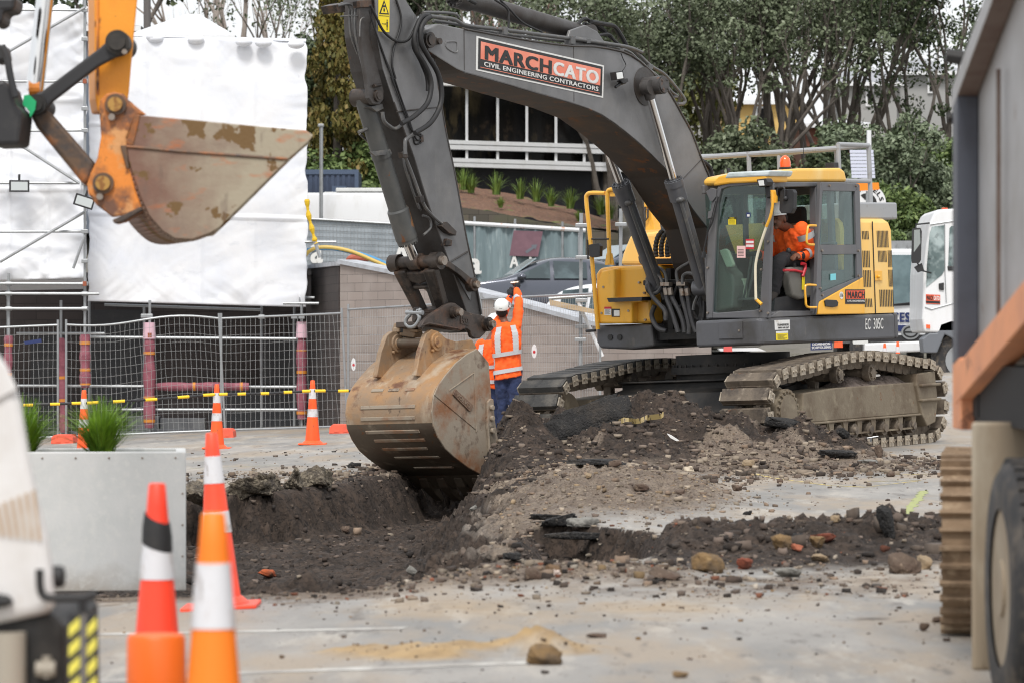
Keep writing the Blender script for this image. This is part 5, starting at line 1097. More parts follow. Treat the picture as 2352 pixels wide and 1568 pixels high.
rk(ZD, 1405, 890, 90, 'asphalt_piece', 'grey wedge of asphalt standing in the trench bank', 'asphalt', m_grys, 40, (1, .35, .5), (0, .6, .5), .35, .1)
rk(ZD, 1755, 548, 52, 'asphalt_piece', 'small pale slab on the trench bank under the bucket', 'asphalt', m_grys, 41, (1, .5, .4), (0, -.5, .3), .35, .1)
rk(ZD, 1000, 625, 54, 'rock', 'rounded brown stone on the trench floor', 'rock', m_rbr, 42)
rk(ZD, 540, 892, 100, 'clay_lump', 'bright orange clay lump at the near edge of the trench', 'clod', mat('orange_clay', srgb(164, 82, 46), .95, 0, [(srgb(150, 76, 46), 14, .45, .6), (srgb(96, 70, 54), 9, .56, .64)], (30, .6, .03)), 43, (1, .8, .5))
# slabs
rk(ZP, 535, 690, 300, 'asphalt_slab', 'long thin slab of broken asphalt in front of the dark spoil heap', 'asphalt', m_aspb, 50, (1, .45, .11), (0, -.02, 0), .35, .12)
p = on_terrain(*ZP(430, 610)); o = rock('asphalt_slab', 'biggest black asphalt slab tilted against the spoil heap', 'asphalt', m_aspb, at(*ZP(470, 600), 38.9), (.58, .30, .22), 51, (R(-38), R(-15), R(6)), .38, .14, sink=.3)
rk(ZP, 1440, 505, 220, 'asphalt_slab', 'dark asphalt slab on the spoil in front of the sprocket', 'asphalt', m_aspb, 52, (1, .6, .22), (0, .1, 0), .4, .2)
rk(ZP, 1740, 655, 190, 'asphalt_slab', 'dark flat slab at the right foot of the spoil heap', 'asphalt', m_aspb, 53, (1, .6, .2), (0, .08, 0), .4, .2); rk(ZP, 1880, 680, 100, 'asphalt_slab', 'grey topped asphalt slab flat on the road right of the heap', 'asphalt', m_grys, 54, (1, .6, .2), (0, 0, 0), .4, .12); rk(ZP, 1940, 655, 70, 'asphalt_slab', 'brown slab leaning on its edge at the end of the heap', 'asphalt', m_rbr, 55, (.6, .4, 1.0), (0, -.5, 0), .4, .2); rk(ZP, 1760, 560, 80, 'asphalt_slab', 'black slab leaning on the heap beside the roller guard', 'asphalt', m_aspb, 56, (.8, .5, .5), (0, .7, 0), .4, .2)
rk(ZK, 270, 500, 220, 'asphalt_slab', 'topmost slab of the broken asphalt stack at the trench corner', 'asphalt', m_aspb, 57, (1, .6, .17), (0, .04, .1), .35, .12); rk(ZK, 290, 555, 215, 'asphalt_slab', 'middle slab of the broken asphalt stack at the trench corner', 'asphalt', m_aspb, 58, (1, .6, .32), (0, -.12, 0), .4, .16); rk(ZK, 440, 530, 190, 'asphalt_slab', 'right slab of the broken asphalt stack at the trench corner', 'asphalt', m_grys, 59, (1, .6, .3), (0, .05, 0), .4, .16); rk(ZK, 470, 598, 470, 'asphalt_slab', 'bottom slab of the broken stack overhanging the brown trench face', 'asphalt', m_aspb, 60, (1, .3, .09), (0, .03, 0), .35, .08)
for (zx, zy, w, lb, sd_) in ((135, 360, 150, 'chipped asphalt lump on the trench rim beside the grey planter', 61), (425, 350, 230, 'wide chipped asphalt lump on the trench rim right of the red cone', 62), (560, 305, 130, 'small chipped asphalt lump between two wide ones on the trench rim', 63), (690, 275, 100, 'upright chipped asphalt lump on the trench rim', 64), (830, 310, 200, 'chipped asphalt lump with a black lower edge on the trench rim near the bucket', 65)):
    px, py = ZD(zx, zy); d = 33.6+(px-430)*.008; q = at(px, py, d); s = F/d; hw = (w/2.56)/s/2
    z_ = float(ground0(q.x, d)); rock('asphalt_lump', lb, 'asphalt', m_aspg, (q.x, d, z_-.05), (hw*1.1, .26, max(.11, (w*.45/2.56)/s*.7)), sd_, (R(-14), R(4*(sd_ % 3-1)), R((sd_ % 3-1)*12)), .6, .5, sink=.22)
rk(ZD, 1060, 250, 90, 'asphalt_lump', 'black asphalt scrap on the road edge left of the bucket', 'asphalt', m_aspb, 66, (1, .6, .4))
# the upright black post of asphalt
pb_ = on_terrain(*ZK(2082, 590)); tag(rock('asphalt_post', '', 'asphalt', m_aspb, pb_-Vector((.06, 0, .04)), (.05, .035, .135), 77, (0, R(-17), R(15)), .38, .2), 'black slab of asphalt standing upright out of the soil strip')
# caution tape, white scrap, bent wire
m_ctape = mat('caution_tape', srgb(150, 132, 86), .6, 0, [(srgb(70, 58, 44), 16, .55, .6, 2, (3, 1, 1))]); mb = MB()
def ribbon(pts, d, wv, mbb):
    P = [at(*p, d) for p in pts]
    for i in range(len(P)-1):
        a, b = P[i], P[i+1]; u = Vector((0, .03*math.sin(i*2), wv)); mbb.add([a, b, b+u, a+u], [(0, 1, 2, 3)]); 
ribbon([ZP(*p) for p in ((650, 492), (672, 482), (700, 484), (735, 488), (760, 484), (790, 470), (830, 466), (860, 462), (872, 452))], 38.6, .055, mb)
tag(mb.build('caution_tape', m_ctape), 'crumpled yellow caution tape half buried in the spoil heap', 'tape')
mb = MB(); P = [at(*ZP(*p), 37.4) for p in ((890, 537), (910, 545), (948, 570), (935, 572), (905, 556))]; mb.prism(P, (.0, .03, .005)); tag(mb.build('plastic_strip', m_whitep), 'white plastic strip lying on the dark spoil heap', 'litter')
mb = MB(); mb.tube(smooth_path([at(*ZT(*p), 40.2) for p in ((1575, 735), (1620, 722), (1665, 715), (1708, 708), (1660, 716), (1655, 750), (1632, 778))], 4), .006, 5); tag(mb.build('bent_wire', m_galv), 'bent silver wire sticking out below the roller guard', 'wire')
# pebbles and crumbs: beyond counting
def scatter(name, label, n, box, wt, smin, smax, pal, seed, flat=.7):
    rg = np.random.default_rng(seed); x = rg.uniform(box[0], box[1], n*6); y = rg.uniform(box[2], box[3], n*6)
    z, a, b, c = terrain(x[None, :], y[None, :]); z, a, b, c = z[0], a[0], b[0], c[0]
    keep = rg.uniform(size=len(x)) < wt(x, y, a, b, c); x, y, z = x[keep][:n], y[keep][:n], z[keep][:n]; k = len(x)
    r = smin*(smax/smin)**(rg.uniform(size=k)**3.2)
    V0, F0 = CUB; nv = len(V0)
    dirs = V0[None]*(1+.9*(rg.uniform(size=(k, nv, 3))-.5))*np.stack([rg.uniform(.5, 1.35, k), rg.uniform(.6, 1.2, k), rg.uniform(.4, .9, k)*flat/.7], 1)[:, None, :]
    th = rg.uniform(0, 6.28, k); cs, sn = np.cos(th)[:, None], np.sin(th)[:, None]
    X = dirs[:, :, 0]*cs-dirs[:, :, 1]*sn; Y = dirs[:, :, 0]*sn+dirs[:, :, 1]*cs
    P = np.stack([x[:, None]+X*r[:, None], y[:, None]+Y*r[:, None], z[:, None]+(dirs[:, :, 2]+.25)*r[:, None]], 2).reshape(-1, 3)
    Fq = (F0[None]+np.arange(k)[:, None, None]*nv).reshape(-1, 4)
    pc = np.array([srgb(*q)[:3] for q in pal])[rg.integers(0, len(pal), k)]*rg.uniform(.5, 1.0, (k, 1))
    o = raw_mesh(name, P, Fq, m_peb, col=np.repeat(pc, nv, 0)); return tag(o, label, 'gravel', kind='stuff')
m_peb = bpy.data.materials.new('pebble_stone'); m_peb.use_nodes = True
_a = m_peb.node_tree.nodes.new('ShaderNodeAttribute'); _a.attribute_name = 'tint'; m_peb.node_tree.links.new(_a.outputs['Color'], m_peb.node_tree.nodes['Principled BSDF'].inputs['Base Color']); m_peb.node_tree.nodes['Principled BSDF'].inputs['Roughness'].default_value = .95
G1 = [(150, 136, 120), (128, 114, 102), (170, 156, 138), (108, 94, 84), (146, 126, 108)]; G2 = [(84, 72, 64), (66, 57, 51), (104, 92, 82), (120, 106, 96), (56, 50, 46)]
scatter('gravel', 'loose grey brown gravel over the spoil heaps and road', 9000, (-4.2, 5, 33, 42.3), lambda x, y, a, b, c: np.clip(b-.6*a, 0, 1)*.9+.03, .007, .055, G1+G2[:3], 1)
scatter('dark_gravel', 'dark crumbs of soil and stone on heaps and trench', 9000, (-4.2, 4.4, 20, 42.3), lambda x, y, a, b, c: a*.8, .006, .045, G2, 2)
scatter('pale_gravel', 'stony gravel along the near trench edge and soil strip', 4600, (-1.4, 3.1, 18.6, 26), lambda x, y, a, b, c: np.clip(b*.7+a*.16*(x > 0), 0, 1)+.012, .004, .032, G1+G2+[(134, 88, 68), (168, 156, 140)], 3)
scatter('sandy_gravel', 'sandy crumbs on the low mound beside the bucket', 3500, (-.1, 2.6, 26, 36), lambda x, y, a, b, c: b*.8+.02, .006, .035, G1+[(166, 144, 116)], 4)
scatter('rubble', 'angular rubble mixed into the brown soil strip', 280, (.75, 3.2, 20.9, 24.2), lambda x, y, a, b, c: a*.8+b*.2, .010, .075, G1[1:2]+G2+G2+G2+[(118, 72, 54), (112, 92, 70)], 7, .8)
scatter('stones', 'mixed stones of the gravel strip along the near trench edge', 380, (-.7, 1.3, 19.5, 21.6), lambda x, y, a, b, c: b*.9, .010, .05, G1+G2+[(134, 82, 60), (126, 106, 78), (180, 170, 156)], 8, .8)
scatter('crumbs', 'scattered dirt crumbs on the grey road', 900, (-2.6, 2.2, 10.5, 20), lambda x, y, a, b, c: .10+.9*c, .003, .016, G2+[(140, 112, 78), (120, 100, 80)], 5)
scatter('road_crumbs', 'scattered stones on the grey road behind the trench', 700, (-5, 4.6, 24, 50), lambda x, y, a, b, c: .2*(1-a), .010, .035, G1+G2, 6)

# painted lines on the road
m_line = mat('worn_white_line', srgb(190, 188, 182), .8, 0, [(srgb(158, 154, 148), 3, .44, .58, 8, (1, .3, 1))])
m_spray = mat('fluoro_spray', srgb(156, 162, 104), .7, 0, [(srgb(140, 144, 104), 20, .55, .66, 6)]); m_yline = mat('yellow_spray', srgb(198, 176, 104), .7, 0, [(srgb(150, 142, 122), 7, .44, .56, 8)])
def road_line(pts, wdt, name, m, jag=0, lift=.002):
    P = []
    for a, b in zip(pts[:-1], pts[1:]):
        A, B = gnd(*a), gnd(*b); k = max(2, int((B-A).length/.12))
        P += [A+(B-A)*i/k for i in range(k)]
    P.append(gnd(*pts[-1])); V = []; rg = random.Random(len(P))
    for i, p in enumerate(P):
        t = (P[min(i+1, len(P)-1)]-P[max(i-1, 0)]); t.z = 0; t.normalize(); nn = Vector((-t.y, t.x, 0))
        for s in (-1, 1):
            q = p+nn*s*wdt/2*(1+jag*(rg.random()-.5)); V.append((q.x, q.y, tz(q.x, q.y)+lift))
    Fq = [(2*i, 2*i+2, 2*i+3, 2*i+1) for i in range(len(P)-1)]
    o = raw_mesh(name, V, Fq, m); return tag(o, kind='structure')
road_line([(230, 1456), (520, 1449), (930, 1441)], .11, 'road_marking', m_line, .7); road_line([(225, 1564), (560, 1545), (900, 1533), (1250, 1520)], .12, 'road_marking', m_line, .7)
road_line([(560, 1012), (760, 1004)], .10, 'road_marking', m_line, .6); road_line([(640, 1024), (700, 1019)], .08, 'road_marking', m_line, .6); road_line([(435, 1075), (640, 1068)], .03, 'road_marking', m_spray, .6)
road_line([(2062, 1196), (2085, 1170), (2108, 1148), (2122, 1126)], .075, 'spray_mark', m_spray, 1.1); road_line([(1720, 1089), (1900, 1113), (1985, 1118), (2115, 1103)], .05, 'spray_mark', m_yline, .5); road_line([(1990, 1105), (2115, 1102)], .05, 'spray_mark', m_yline, .5); road_line([(2040, 1090), (2180, 1088)], .05, 'spray_mark', m_yline, .5); road_line([(2100, 1056), (2180, 1054)], .06, 'spray_mark', m_yline, .5)

# ================================================================ CONES AND BARRIERS
def cone(label, px, d, h=.9, mats=None, group='traffic cones', bands=True):
    o = thing('traffic_cone', label, 'cone', onground(px, d), 0, group); A = mats or (m_orange, m_refl); k = h/.9
    rad = lambda t: (.105-(.105-.030)*t)*k
    mb = MB(); mb.box(-.195*k, .195*k, -.195*k, .195*k, .0, .022); mb.lathe([(.15*k, .022), (.125*k, .045), (.108*k, .06)], 28); mb.build('base', A[0], o, bevel=.006)
    mb = MB(); H = h-.05; prof = [(.05+H*t, rad(t)) for t in np.linspace(0, 1, 12)]; mb.lathe([(r, z) for z, r in prof]+[(rad(1)*.85, h+.006), (.012, h+.006), (.010, h-.04)], 32); mb.build('body', A[0], o, smooth=True)
    if bands:
        for t0, t1 in ((.40, .53), (.70, .865)):
            mb = MB(); n = 32; mb.ring([[((rad(t)+e)*math.cos(2*math.pi*i/n), (rad(t)+e)*math.sin(2*math.pi*i/n), .05+H*t) for i in range(n)] for t, e in ((t0, -.003), (t0, .0025), (t1, .0025), (t1, -.003))]); mb.build('reflective_band', A[1], o, smooth=True, auto=30)
    return o
cone('orange cone standing behind the grass planter, leftmost on the black and yellow bar', 193, 51.2)
cone('orange cone on the road before the fence, right of the planter grass', 498, 52.0)
cone('orange cone left of the rusty bucket, before the fence', 718, 52.2)
cn = cone('red orange cone standing on the trench edge right of the planter', 508, 19.1, mats=(mat('cone_red_orange', srgb(255, 84, 52), .45, 0, [(srgb(236, 74, 52), 3, .45, .7, 5)]), m_refl)); cn.rotation_euler = (0, R(-3.2), 0)
cf = cone('near red cone wrapped with black tape under its tip', 361, 12.6, .87, (mat('cone_red', srgb(255, 72, 44), .45, 0, [(srgb(240, 64, 44), 3, .45, .7, 5)]), m_refl), bands=False)
H = .82; rad = lambda t: (.105-.075*t)*.87/.9
for nm, t0, t1, m in (('reflective_band', .61, .77, m_refl), ('tape_wrap', .745, .865, m_rub)):
    mb = MB(); n = 32; mb.ring([[((rad(t)+e)*math.cos(2*math.pi*i/n), (rad(t)+e)*math.sin(2*math.pi*i/n), .05+H*(t+(.025*math.cos(2*math.pi*i/n-2.6) if m is m_rub else 0))) for i in range(n)] for t, e in ((t0, -.003), (t0, .005 if m is m_rub else .003), ((t0+t1)/2, .008 if m is m_rub else .003), (t1, .005 if m is m_rub else .003), (t1, -.003))]); mb.build(nm, m, cf, smooth=True, auto=30)
cone('nearest cone, deeper orange with one broad white band', 490, 9.34, .9, (m_orange2, m_refl), bands=False)
_o = [o for o in bpy.data.objects if o.name.startswith('traffic_cone')][-1]; mb = MB(); n = 32; H = .85; rad = lambda t: (.105-.075*t)
mb.ring([[((rad(t)+e)*math.cos(2*math.pi*i/n), (rad(t)+e)*math.sin(2*math.pi*i/n), .05+H*t) for i in range(n)] for t, e in ((.665, -.003), (.665, .003), (.858, .003), (.858, -.003))]); mb.build('reflective_band', m_refl, _o, smooth=True, auto=30)
g0 = onground(359, 11.0); mb = MB(); mb.lathe([(.02, 0), (.12, 0), (.12, .03), (.092, .05), (.089, .30), (.087, g0.z*0+1.3-(1456-HY)*11/F-g0.z-.012), (.080, 1.3-(1456-HY)*11/F-g0.z), (.05, 1.3-(1456-HY)*11/F-g0.z)], 36); o = mb.build('bollard', m_orange3, smooth=True, auto=40); o.location = g0; tag(o, 'plain orange cylinder in front of the black taped cone', 'bollard')
def bar(label, P, d, group='striped bars between the cones'):
    pts = [at(px, py, dd) for (px, py), dd in zip(P, d)]; a, b = pts[0], pts[-1]
    o = thing('cone_bar', label, 'barrier bar', a, 0, group); b = b-a; mb = MB(); mb.tube([Vector((0, 0, 0)), b*.5-Vector((0, 0, .012)), b], .017, 10); mb.build('rod', m_black, o, smooth=True)
    n = 5
    for k in range(n):
        t = (k+.0)/(n-1); w_ = .05; mb = MB(); c = b*min(max(t, w_), 1-w_)-Vector((0, 0, .012))*(1-abs(2*t-1)); u = b*.045; mb.tube([c-u, c+u], .021, 10); mb.build('yellow_sleeve', mat_ysl, o, smooth=True)
    return o
mat_ysl = mat('yellow_sleeve', srgb(250, 206, 44), .4)
bar('black and yellow bar at the left end, behind the planter', ((-60, 930), (188, 925)), (50.9, 51.2)); bar('black and yellow bar between the first two orange cones', ((198, 925), (494, 905)), (51.1, 51.8)); bar('black and yellow bar between the second and third orange cones', ((502, 905), (714, 897)), (51.8, 52.0)); bar('black and yellow bar running from the third cone behind the bucket', ((722, 897), (985, 893)), (52.0, 52.4))
mb = MB(); 
# ================================================================ PLANTER AND GRASSES
pl = thing('planter', 'large square pale grey planter box at the trench edge', 'planter', (-2.53, 21.2, float(ground0(-2.4, 21.2))-.02), R(5.2))
zt_p = 1.3-247*21.2/F-pl.location.z; L0, L1 = -.62, .66
mb = MB(); t = .06; mb.box(L0, L1, 0, t, 0, zt_p); mb.box(L0, L1, .8-t, .8, 0, zt_p); mb.box(L0, L0+t, t+.0005, .8-t-.0005, 0, zt_p-.001); mb.box(L1-t, L1, t+.0005, .8-t-.0005, 0, zt_p-.001); mb.build('box', m_conc, pl, bevel=.008)
mb = MB(); mb.box(L0+t, L1-t, t, .8-t, zt_p-.10, zt_p-.04); mb.build('soil', m_soilp, pl)
for k in range(7):
    mb = MB(); x = L0+.08+k*(L1-L0-.14)/6; mb.cyl((x, -.004, zt_p-.035), (x, .01, zt_p-.035), .006, 8); mb.build('screw', m_steel, pl)
for z in (.2, .38, .56):
    mb = MB(); mb.cyl((L1-.02, -.004, z), (L1-.02, .01, z), .006, 8); mb.build('screw', m_steel, pl)
m_blade = mat('fresh_grass_blade', srgb(108, 142, 36), .6, 0, [(srgb(140, 178, 50), 9, .45, .65, 3), (srgb(70, 112, 28), 5, .5, .65, 3)])
def tuft(name, label, loc, n, h, spread, seed, m=None, group=None, wd=.006):
    rg = np.random.default_rng(seed); V = []; Fq = []
    for i in range(n):
        a = rg.uniform(0, 6.283); ln = h*rg.uniform(.55, 1.12); out = spread*rg.uniform(.05, 1)**1.3; r0 = rg.uniform(0, .05)*h/.3; w_ = wd*rg.uniform(.7, 1.3); ta = a+1.57+rg.uniform(-.6, .6)
        for k in range(5):
            t = k/4; x = math.cos(a)*(r0+out*t**1.7); y = math.sin(a)*(r0+out*t**1.7); z = ln*(t-.30*t**3*(out/spread)); ww = w_*(1-t*.85)
            V += [(x-ww*math.cos(ta), y-ww*math.sin(ta), z), (x+ww*math.cos(ta), y+ww*math.sin(ta), z)]
        b = i*10; Fq += [(b+2*k, b+2*k+1, b+2*k+3, b+2*k+2) for k in range(4)]
    o = raw_mesh(name, V, Fq, m or m_blade); o.location = loc; return tag(o, label, 'grass', group)
zp = pl.location.z+zt_p-.06
tuft('grass_plant', 'bright green grass tuft in the middle of the planter', (at(233, 1000, 21.65).x, 21.65, zp), 520, .36, .34, 1, group='grass tufts in the planter'); tuft('grass_plant', 'bright green grass tuft at the left end of the planter beside the white machine', (at(52, 1000, 21.6).x, 21.6, zp), 480, .36, .34, 2, group='grass tufts in the planter')
# ================================================================ FOREGROUND ORANGE EXCAVATOR ARM
m_oarm = mat('worn_orange_paint', srgb(236, 152, 40), .45, 0, [(srgb(222, 138, 40), 3, .45, .7, 6), (srgb(120, 64, 30), 9, .62, .72, 8), (srgb(60, 42, 32), 22, .68, .74, 6)], (60, .1))
m_orust = mat('orange_worn_to_rust', srgb(222, 134, 52), .6, 0, [(srgb(108, 74, 56), 3, .44, .56, 8), (srgb(206, 150, 96), 5, .56, .64, 8), (srgb(70, 54, 46), 9, .56, .66, 8)], (40, .15))
m_osteel = mat('rust_brown_link', srgb(98, 76, 58), .6, .1, [(srgb(164, 96, 42), 3.5, .5, .64, 8), (srgb(70, 62, 58), 7, .52, .64, 6)], (40, .15))
m_obk = mat('muddy_bucket_side', srgb(120, 90, 76), .6, .1, grad=(0, -.25, .30, srgb(160, 150, 130), 1.), layers=[(srgb(112, 88, 78), 2.0, .50, .66, 8, (1, 1, 1), .6), (srgb(176, 100, 54), 11, .57, .68, 8, (.4, 1, 1), .7), (srgb(108, 82, 46), 4.2, .575, .59, 6), (srgb(100, 84, 74), 8, .58, .7, 8, (1, 1, .3), .7)], bump=(40, .12))
d0_ = 19.0; oe = thing('digger_arm', 'orange excavator arm with a rusty bucket hanging in the left foreground', 'excavator', (at(430, 300, d0_).x, d0_, 2.0))
def O(pts, dd=0.): return [at(*ZO(*p), d0_+dd)-oe.location for p in pts]
AW = Vector((-.12, .47, 0))
mb = MB(); mb.prism(O([(536, -700), (820, -700), (785, 0), (765, 210), (738, 520), (722, 640), (560, 640), (545, 560), (540, 300)], .1), Vector((-.06, .22, 0))); arm = mb.build('arm', m_oarm, oe, bevel=.012)
mb = MB(); mb.tube(O([(556, -300), (556, 540)], .095), .008, 5); mb.build('arm_weld', m_orust, arm)
mb = MB(); mb.prism(O([(640, -900), (720, -700), (600, -600), (-1500, -1500), (-1500, -1800)], .12), Vector((-.06, .24, 0))); mb.build('boom', m_oarm, oe, bevel=.012)
mb = MB(); c = O([(670, 245)], .0)[0]; e = O([(190, 590)], .0)[0]
lkP = [(600, 245), (612, 205), (650, 178), (700, 185), (738, 225), (738, 275), (705, 315), (655, 330), (560, 380), (300, 580), (262, 625), (235, 650), (190, 640), (170, 590), (200, 535), (240, 520), (560, 280)]
mb.prism(O(lkP, -.02), (0, .05, 0)); lk_ = mb.build('side_link', m_black, oe, bevel=.012)
mb = MB()
for p, r in (((668, 240), .062), ((205, 595), .052)): q = O([p], -.05)[0]; mb.cyl(q, q+Vector((0, .4, 0)), r, 24); mb.cyl(q-Vector((0, .02, 0)), q, r*.7, 20)
mb.build('link_pin', m_dark, lk_, smooth=True, auto=30)
mb = MB(); q = O([(712, 298)], -.05)[0]; mb.cyl(q, q-Vector((0, .03, 0)), .014, 8); mb.build('grease_nipple', m_steel, lk_)
mb = MB(); mb.prism(O([(170, 650), (270, 620), (540, 930), (520, 1010), (480, 1060), (210, 730)], .03), Vector((-.02, .30, 0))); bl = mb.build('bucket_link', m_osteel, oe, bevel=.02)
mb = MB(); a, b = O([(262, -60), (198, 520)], .12); mb.cyl(a+(a-b)*3, b, .045, 20); cyl_ = mb.build('cylinder_rod', m_chrome, oe, smooth=True); mb = MB(); a, b = O([(278, -60), (235, 480)], .15); mb.cyl(a, b, .008, 6); mb.cyl(*O([(170, 505), (232, 505)], .12), .05, 16); mb.build('rod_eye', m_orust, cyl_)
mb = MB(); ear_ = [(562, 620), (572, 570), (605, 535), (650, 524), (700, 535), (735, 575), (790, 620), (835, 655), (780, 662), (720, 790), (735, 900), (770, 1080), (812, 1190), (720, 1225), (640, 1240), (550, 1170), (505, 1110), (495, 1050), (515, 990), (555, 900), (575, 780), (570, 690)]
mb.prism(O(ear_, .02), (0, .03, 0)); mb.prism(O(ear_, .36), (0, .03, 0)); be = mb.build('bucket_ear', m_orust, oe, bevel=.01)
for p in ((655, 595), (585, 1045)):
    mb = MB(); q = O([p], -.02)[0]; mb.cur = 0; mb.cyl(q+Vector((0, .02, 0)), q+Vector((0, .5, 0)), .055, 26); mb.cur = 1; mb.cyl(q, q+Vector((0, .03, 0)), .037, 24); mb.build('bucket_pin', [m_osteel, mat('brass_brown_pin', srgb(176, 136, 72), .45, .3, [(srgb(140, 96, 50), 20, .5, .6)])], be, smooth=True, auto=30)
mb = MB()
for p in ((636, 668), (568, 1122)): q = O([p], -.01)[0]; mb.cyl(q, q+Vector((0, .04, 0)), .018, 8)
mb.build('lock_bolt', m_steel, be)
mb = MB(); bs = [(780, 656), (1745, 745), (1788, 772), (1760, 810), (1650, 905), (1250, 1300), (1200, 1330), (1100, 1366), (1000, 1362), (930, 1320), (850, 1230), (800, 1120), (760, 1000), (735, 920), (722, 830)]
mb.prism(O(bs), Vector((-.006, .025, 0))); obk = mb.build('bucket', m_obk, oe, bevel=.006)
wrp = smooth_path(O([(722, 830), (735, 920), (760, 1000), (800, 1120), (850, 1230), (930, 1320), (1000, 1362), (1100, 1366), (1200, 1330), (1250, 1300), (1650, 905), (1760, 810)], .02), 4)
mb = MB(); off = Vector((-.16, .55, 0))
for i in range(len(wrp)-1): mb.add([wrp[i], wrp[i+1], wrp[i+1]+off, wrp[i]+off], [(0, 1, 2, 3)])
sh = mb.build('bucket_shell', m_obk, obk, smooth=True); so_ = sh.modifiers.new('solid', 'SOLIDIFY'); so_.thickness = .02; so_.offset = 0
mb = MB(); mb.prism([p+off for p in O(bs)], Vector((.006, -.025, 0))); mb.build('far_side', m_obk, obk)
mb = MB(); mb.tube(O([(722, 836), (1000, 862), (1640, 908)], -.004), .008, 5); mb.build('side_seam', m_osteel, obk)
mb = MB(); mb.prism(O([(720, 822), (722, 800), (770, 655), (800, 656), (760, 830)], -.008), (0, .02, 0)); mb.prism(O([(640, 1255), (800, 1180), (812, 1196), (700, 1262), (650, 1275)], -.06), (0, .2, 0)); mb.prism(O([(684, 830), (720, 960), (735, 965), (722, 830)], .0), (0, .02, 0)); mb.build('wear_plate', m_osteel, obk, bevel=.004)
mb = MB(); mb.prism(O([(135, 545), (165, 540), (205, 580), (200, 625), (172, 672), (165, 630), (130, 600)], -.09), (0, .02, 0)); mb.build('marker_tape', mat('green_tape', srgb(30, 172, 110), .5), lk_)
mb = MB(); mb.prism(O([(-60, 470), (20, 455), (60, 500), (90, 600), (130, 640), (125, 690), (110, 824), (-60, 830)], -.3), (0, .4, 0)); mb.prism(O([(-40, -20), (95, -20), (80, 60), (20, 66), (15, 130), (-40, 150)], -.3), (0, .3, 0)); mb.tube(smooth_path(O([(10, 260), (40, 330), (60, 440), (90, 560)], -.35), 4), .02, 8); mb.prism(O([(-40, 255), (30, 255), (45, 350), (-40, 360)], -.3), (0, .2, 0)); mb.build('hose_guard', m_black, oe, bevel=.02)

# ================================================================ TIPPER TRUCK, RIGHT FOREGROUND
m_tip = mat('grey_tipper_steel', srgb(164, 164, 165), .5, 0, [(srgb(148, 146, 144), 2, .45, .65, 6), (srgb(118, 96, 82), 5, .66, .74, 6)]); m_tipd = mat('dark_tipper_post', srgb(74, 78, 88), .5, 0, [(srgb(64, 66, 74), 4, .45, .65)]); m_tipu = mat('brown_rail_belly', srgb(112, 98, 90), .7, 0, [(srgb(94, 74, 64), 4, .45, .65, 6)]); m_tipo = mat('rusty_orange_rail', srgb(232, 158, 112), .6, 0, [(srgb(214, 146, 108), 3, .45, .65, 6), (srgb(128, 84, 64), 8, .62, .7, 6)])
m_mudg = mat('mud_splashed_guard', srgb(150, 136, 116), .85, 0, [(srgb(176, 166, 148), 4, .45, .6, 8, (1, 1, .3)), (srgb(110, 90, 68), 6, .58, .68, 8, (1, 1, .3))])
tr = thing('tipper_truck', 'grey and orange tipper truck cut off by the right edge', 'truck', (1.9, 13.5, .02))
def TP(x, y, z): return Vector((x, y, z))-Vector(tr.location)
yA, yB = 14.73, 8.8; top = lambda y: 2.278+.258*(14.54-y); low = lambda y: 1.232+.158*(14.45-y)
mb = MB()
mb.prism([TP(1.835, yA, low(yA)), TP(1.835, yB, low(yB)), TP(1.835, yB, top(yB)+.03), TP(1.835, yA, top(yA)+.03)], (.03, 0, 0)); mb.prism([TP(3.95, yA, low(yA)), TP(3.95, yB, low(yB)), TP(3.95, yB, top(yB)), TP(3.95, yA, top(yA))], (.03, 0, 0)); mb.prism([TP(1.87, yA, low(yA)+.02), TP(1.87, yB, low(yB)+.02), TP(1.87, yB, low(yB)+.06), TP(1.87, yA, low(yA)+.06)], (2.08, 0, 0)); mb.prism([TP(1.87, yA, low(yA)+.07), TP(3.94, yA, low(yA)+.07), TP(3.94, yA, top(yA)), TP(1.87, yA, top(yA))], (0, -.04, 0))
tb = mb.build('tipper_body', m_tip, tr)
mb = MB(); mb.prism([TP(1.75, yA, top(yA)), TP(1.75, yB, top(yB)), TP(1.75, yB, top(yB)+.12), TP(1.75, yA, top(yA)+.09)], (.084, 0, 0)); rl = mb.build('top_rail', [m_tip, m_tipu], tb, bevel=.006)
for p in rl.data.polygons:
    if p.normal.z < -.5: p.material_index = 1  # down-facing rail faces take the brown colour
mb = MB(); mb.prism([TP(1.75, 14.55, 1.24), TP(1.75, 14.70, 1.22), TP(1.75, 14.70, 2.24), TP(1.75, 14.55, 2.275)], (.083, 0, 0)); mb.build('side_post', m_tipd, tb, bevel=.004)
mb = MB(); mb.prism([TP(1.745, 12.0, low(12.0)), TP(1.745, 12.14, low(12.14)), TP(1.745, 12.14, top(12.14)), TP(1.745, 12, top(12))], (.088, 0, 0)); mb.build('side_post', m_tipd, tb)
mb = MB(); mb.box(-.10, -.085, .24, .26, 1.25, 2.3); mb.build('panel_seam', m_tipu, tb)
mb = MB(); mb.prism([TP(1.748, 14.6, low(14.6)-.145), TP(1.748, yB, low(yB)-.15), TP(1.748, yB, low(yB)-.0), TP(1.748, 14.6, low(14.6))], (.1, 0, 0)); mb.prism([TP(1.752, 14.46, .966), TP(1.752, 14.72, .966), TP(1.752, 14.72, 1.235), TP(1.752, 14.46, 1.25)], (.07, 0, 0)); mb.build('bottom_rail', m_tipo, tb, bevel=.006)
mb = MB(); mb.tube([TP(1.73, 14.76, 2.45), TP(1.80, 14.76, 2.44)], .03, 8); mb.tube([TP(1.78, 14.76, 2.2), TP(1.735, 14.76, 2.2)], .022, 8); mb.build('tail_hinge', m_dark, tb)
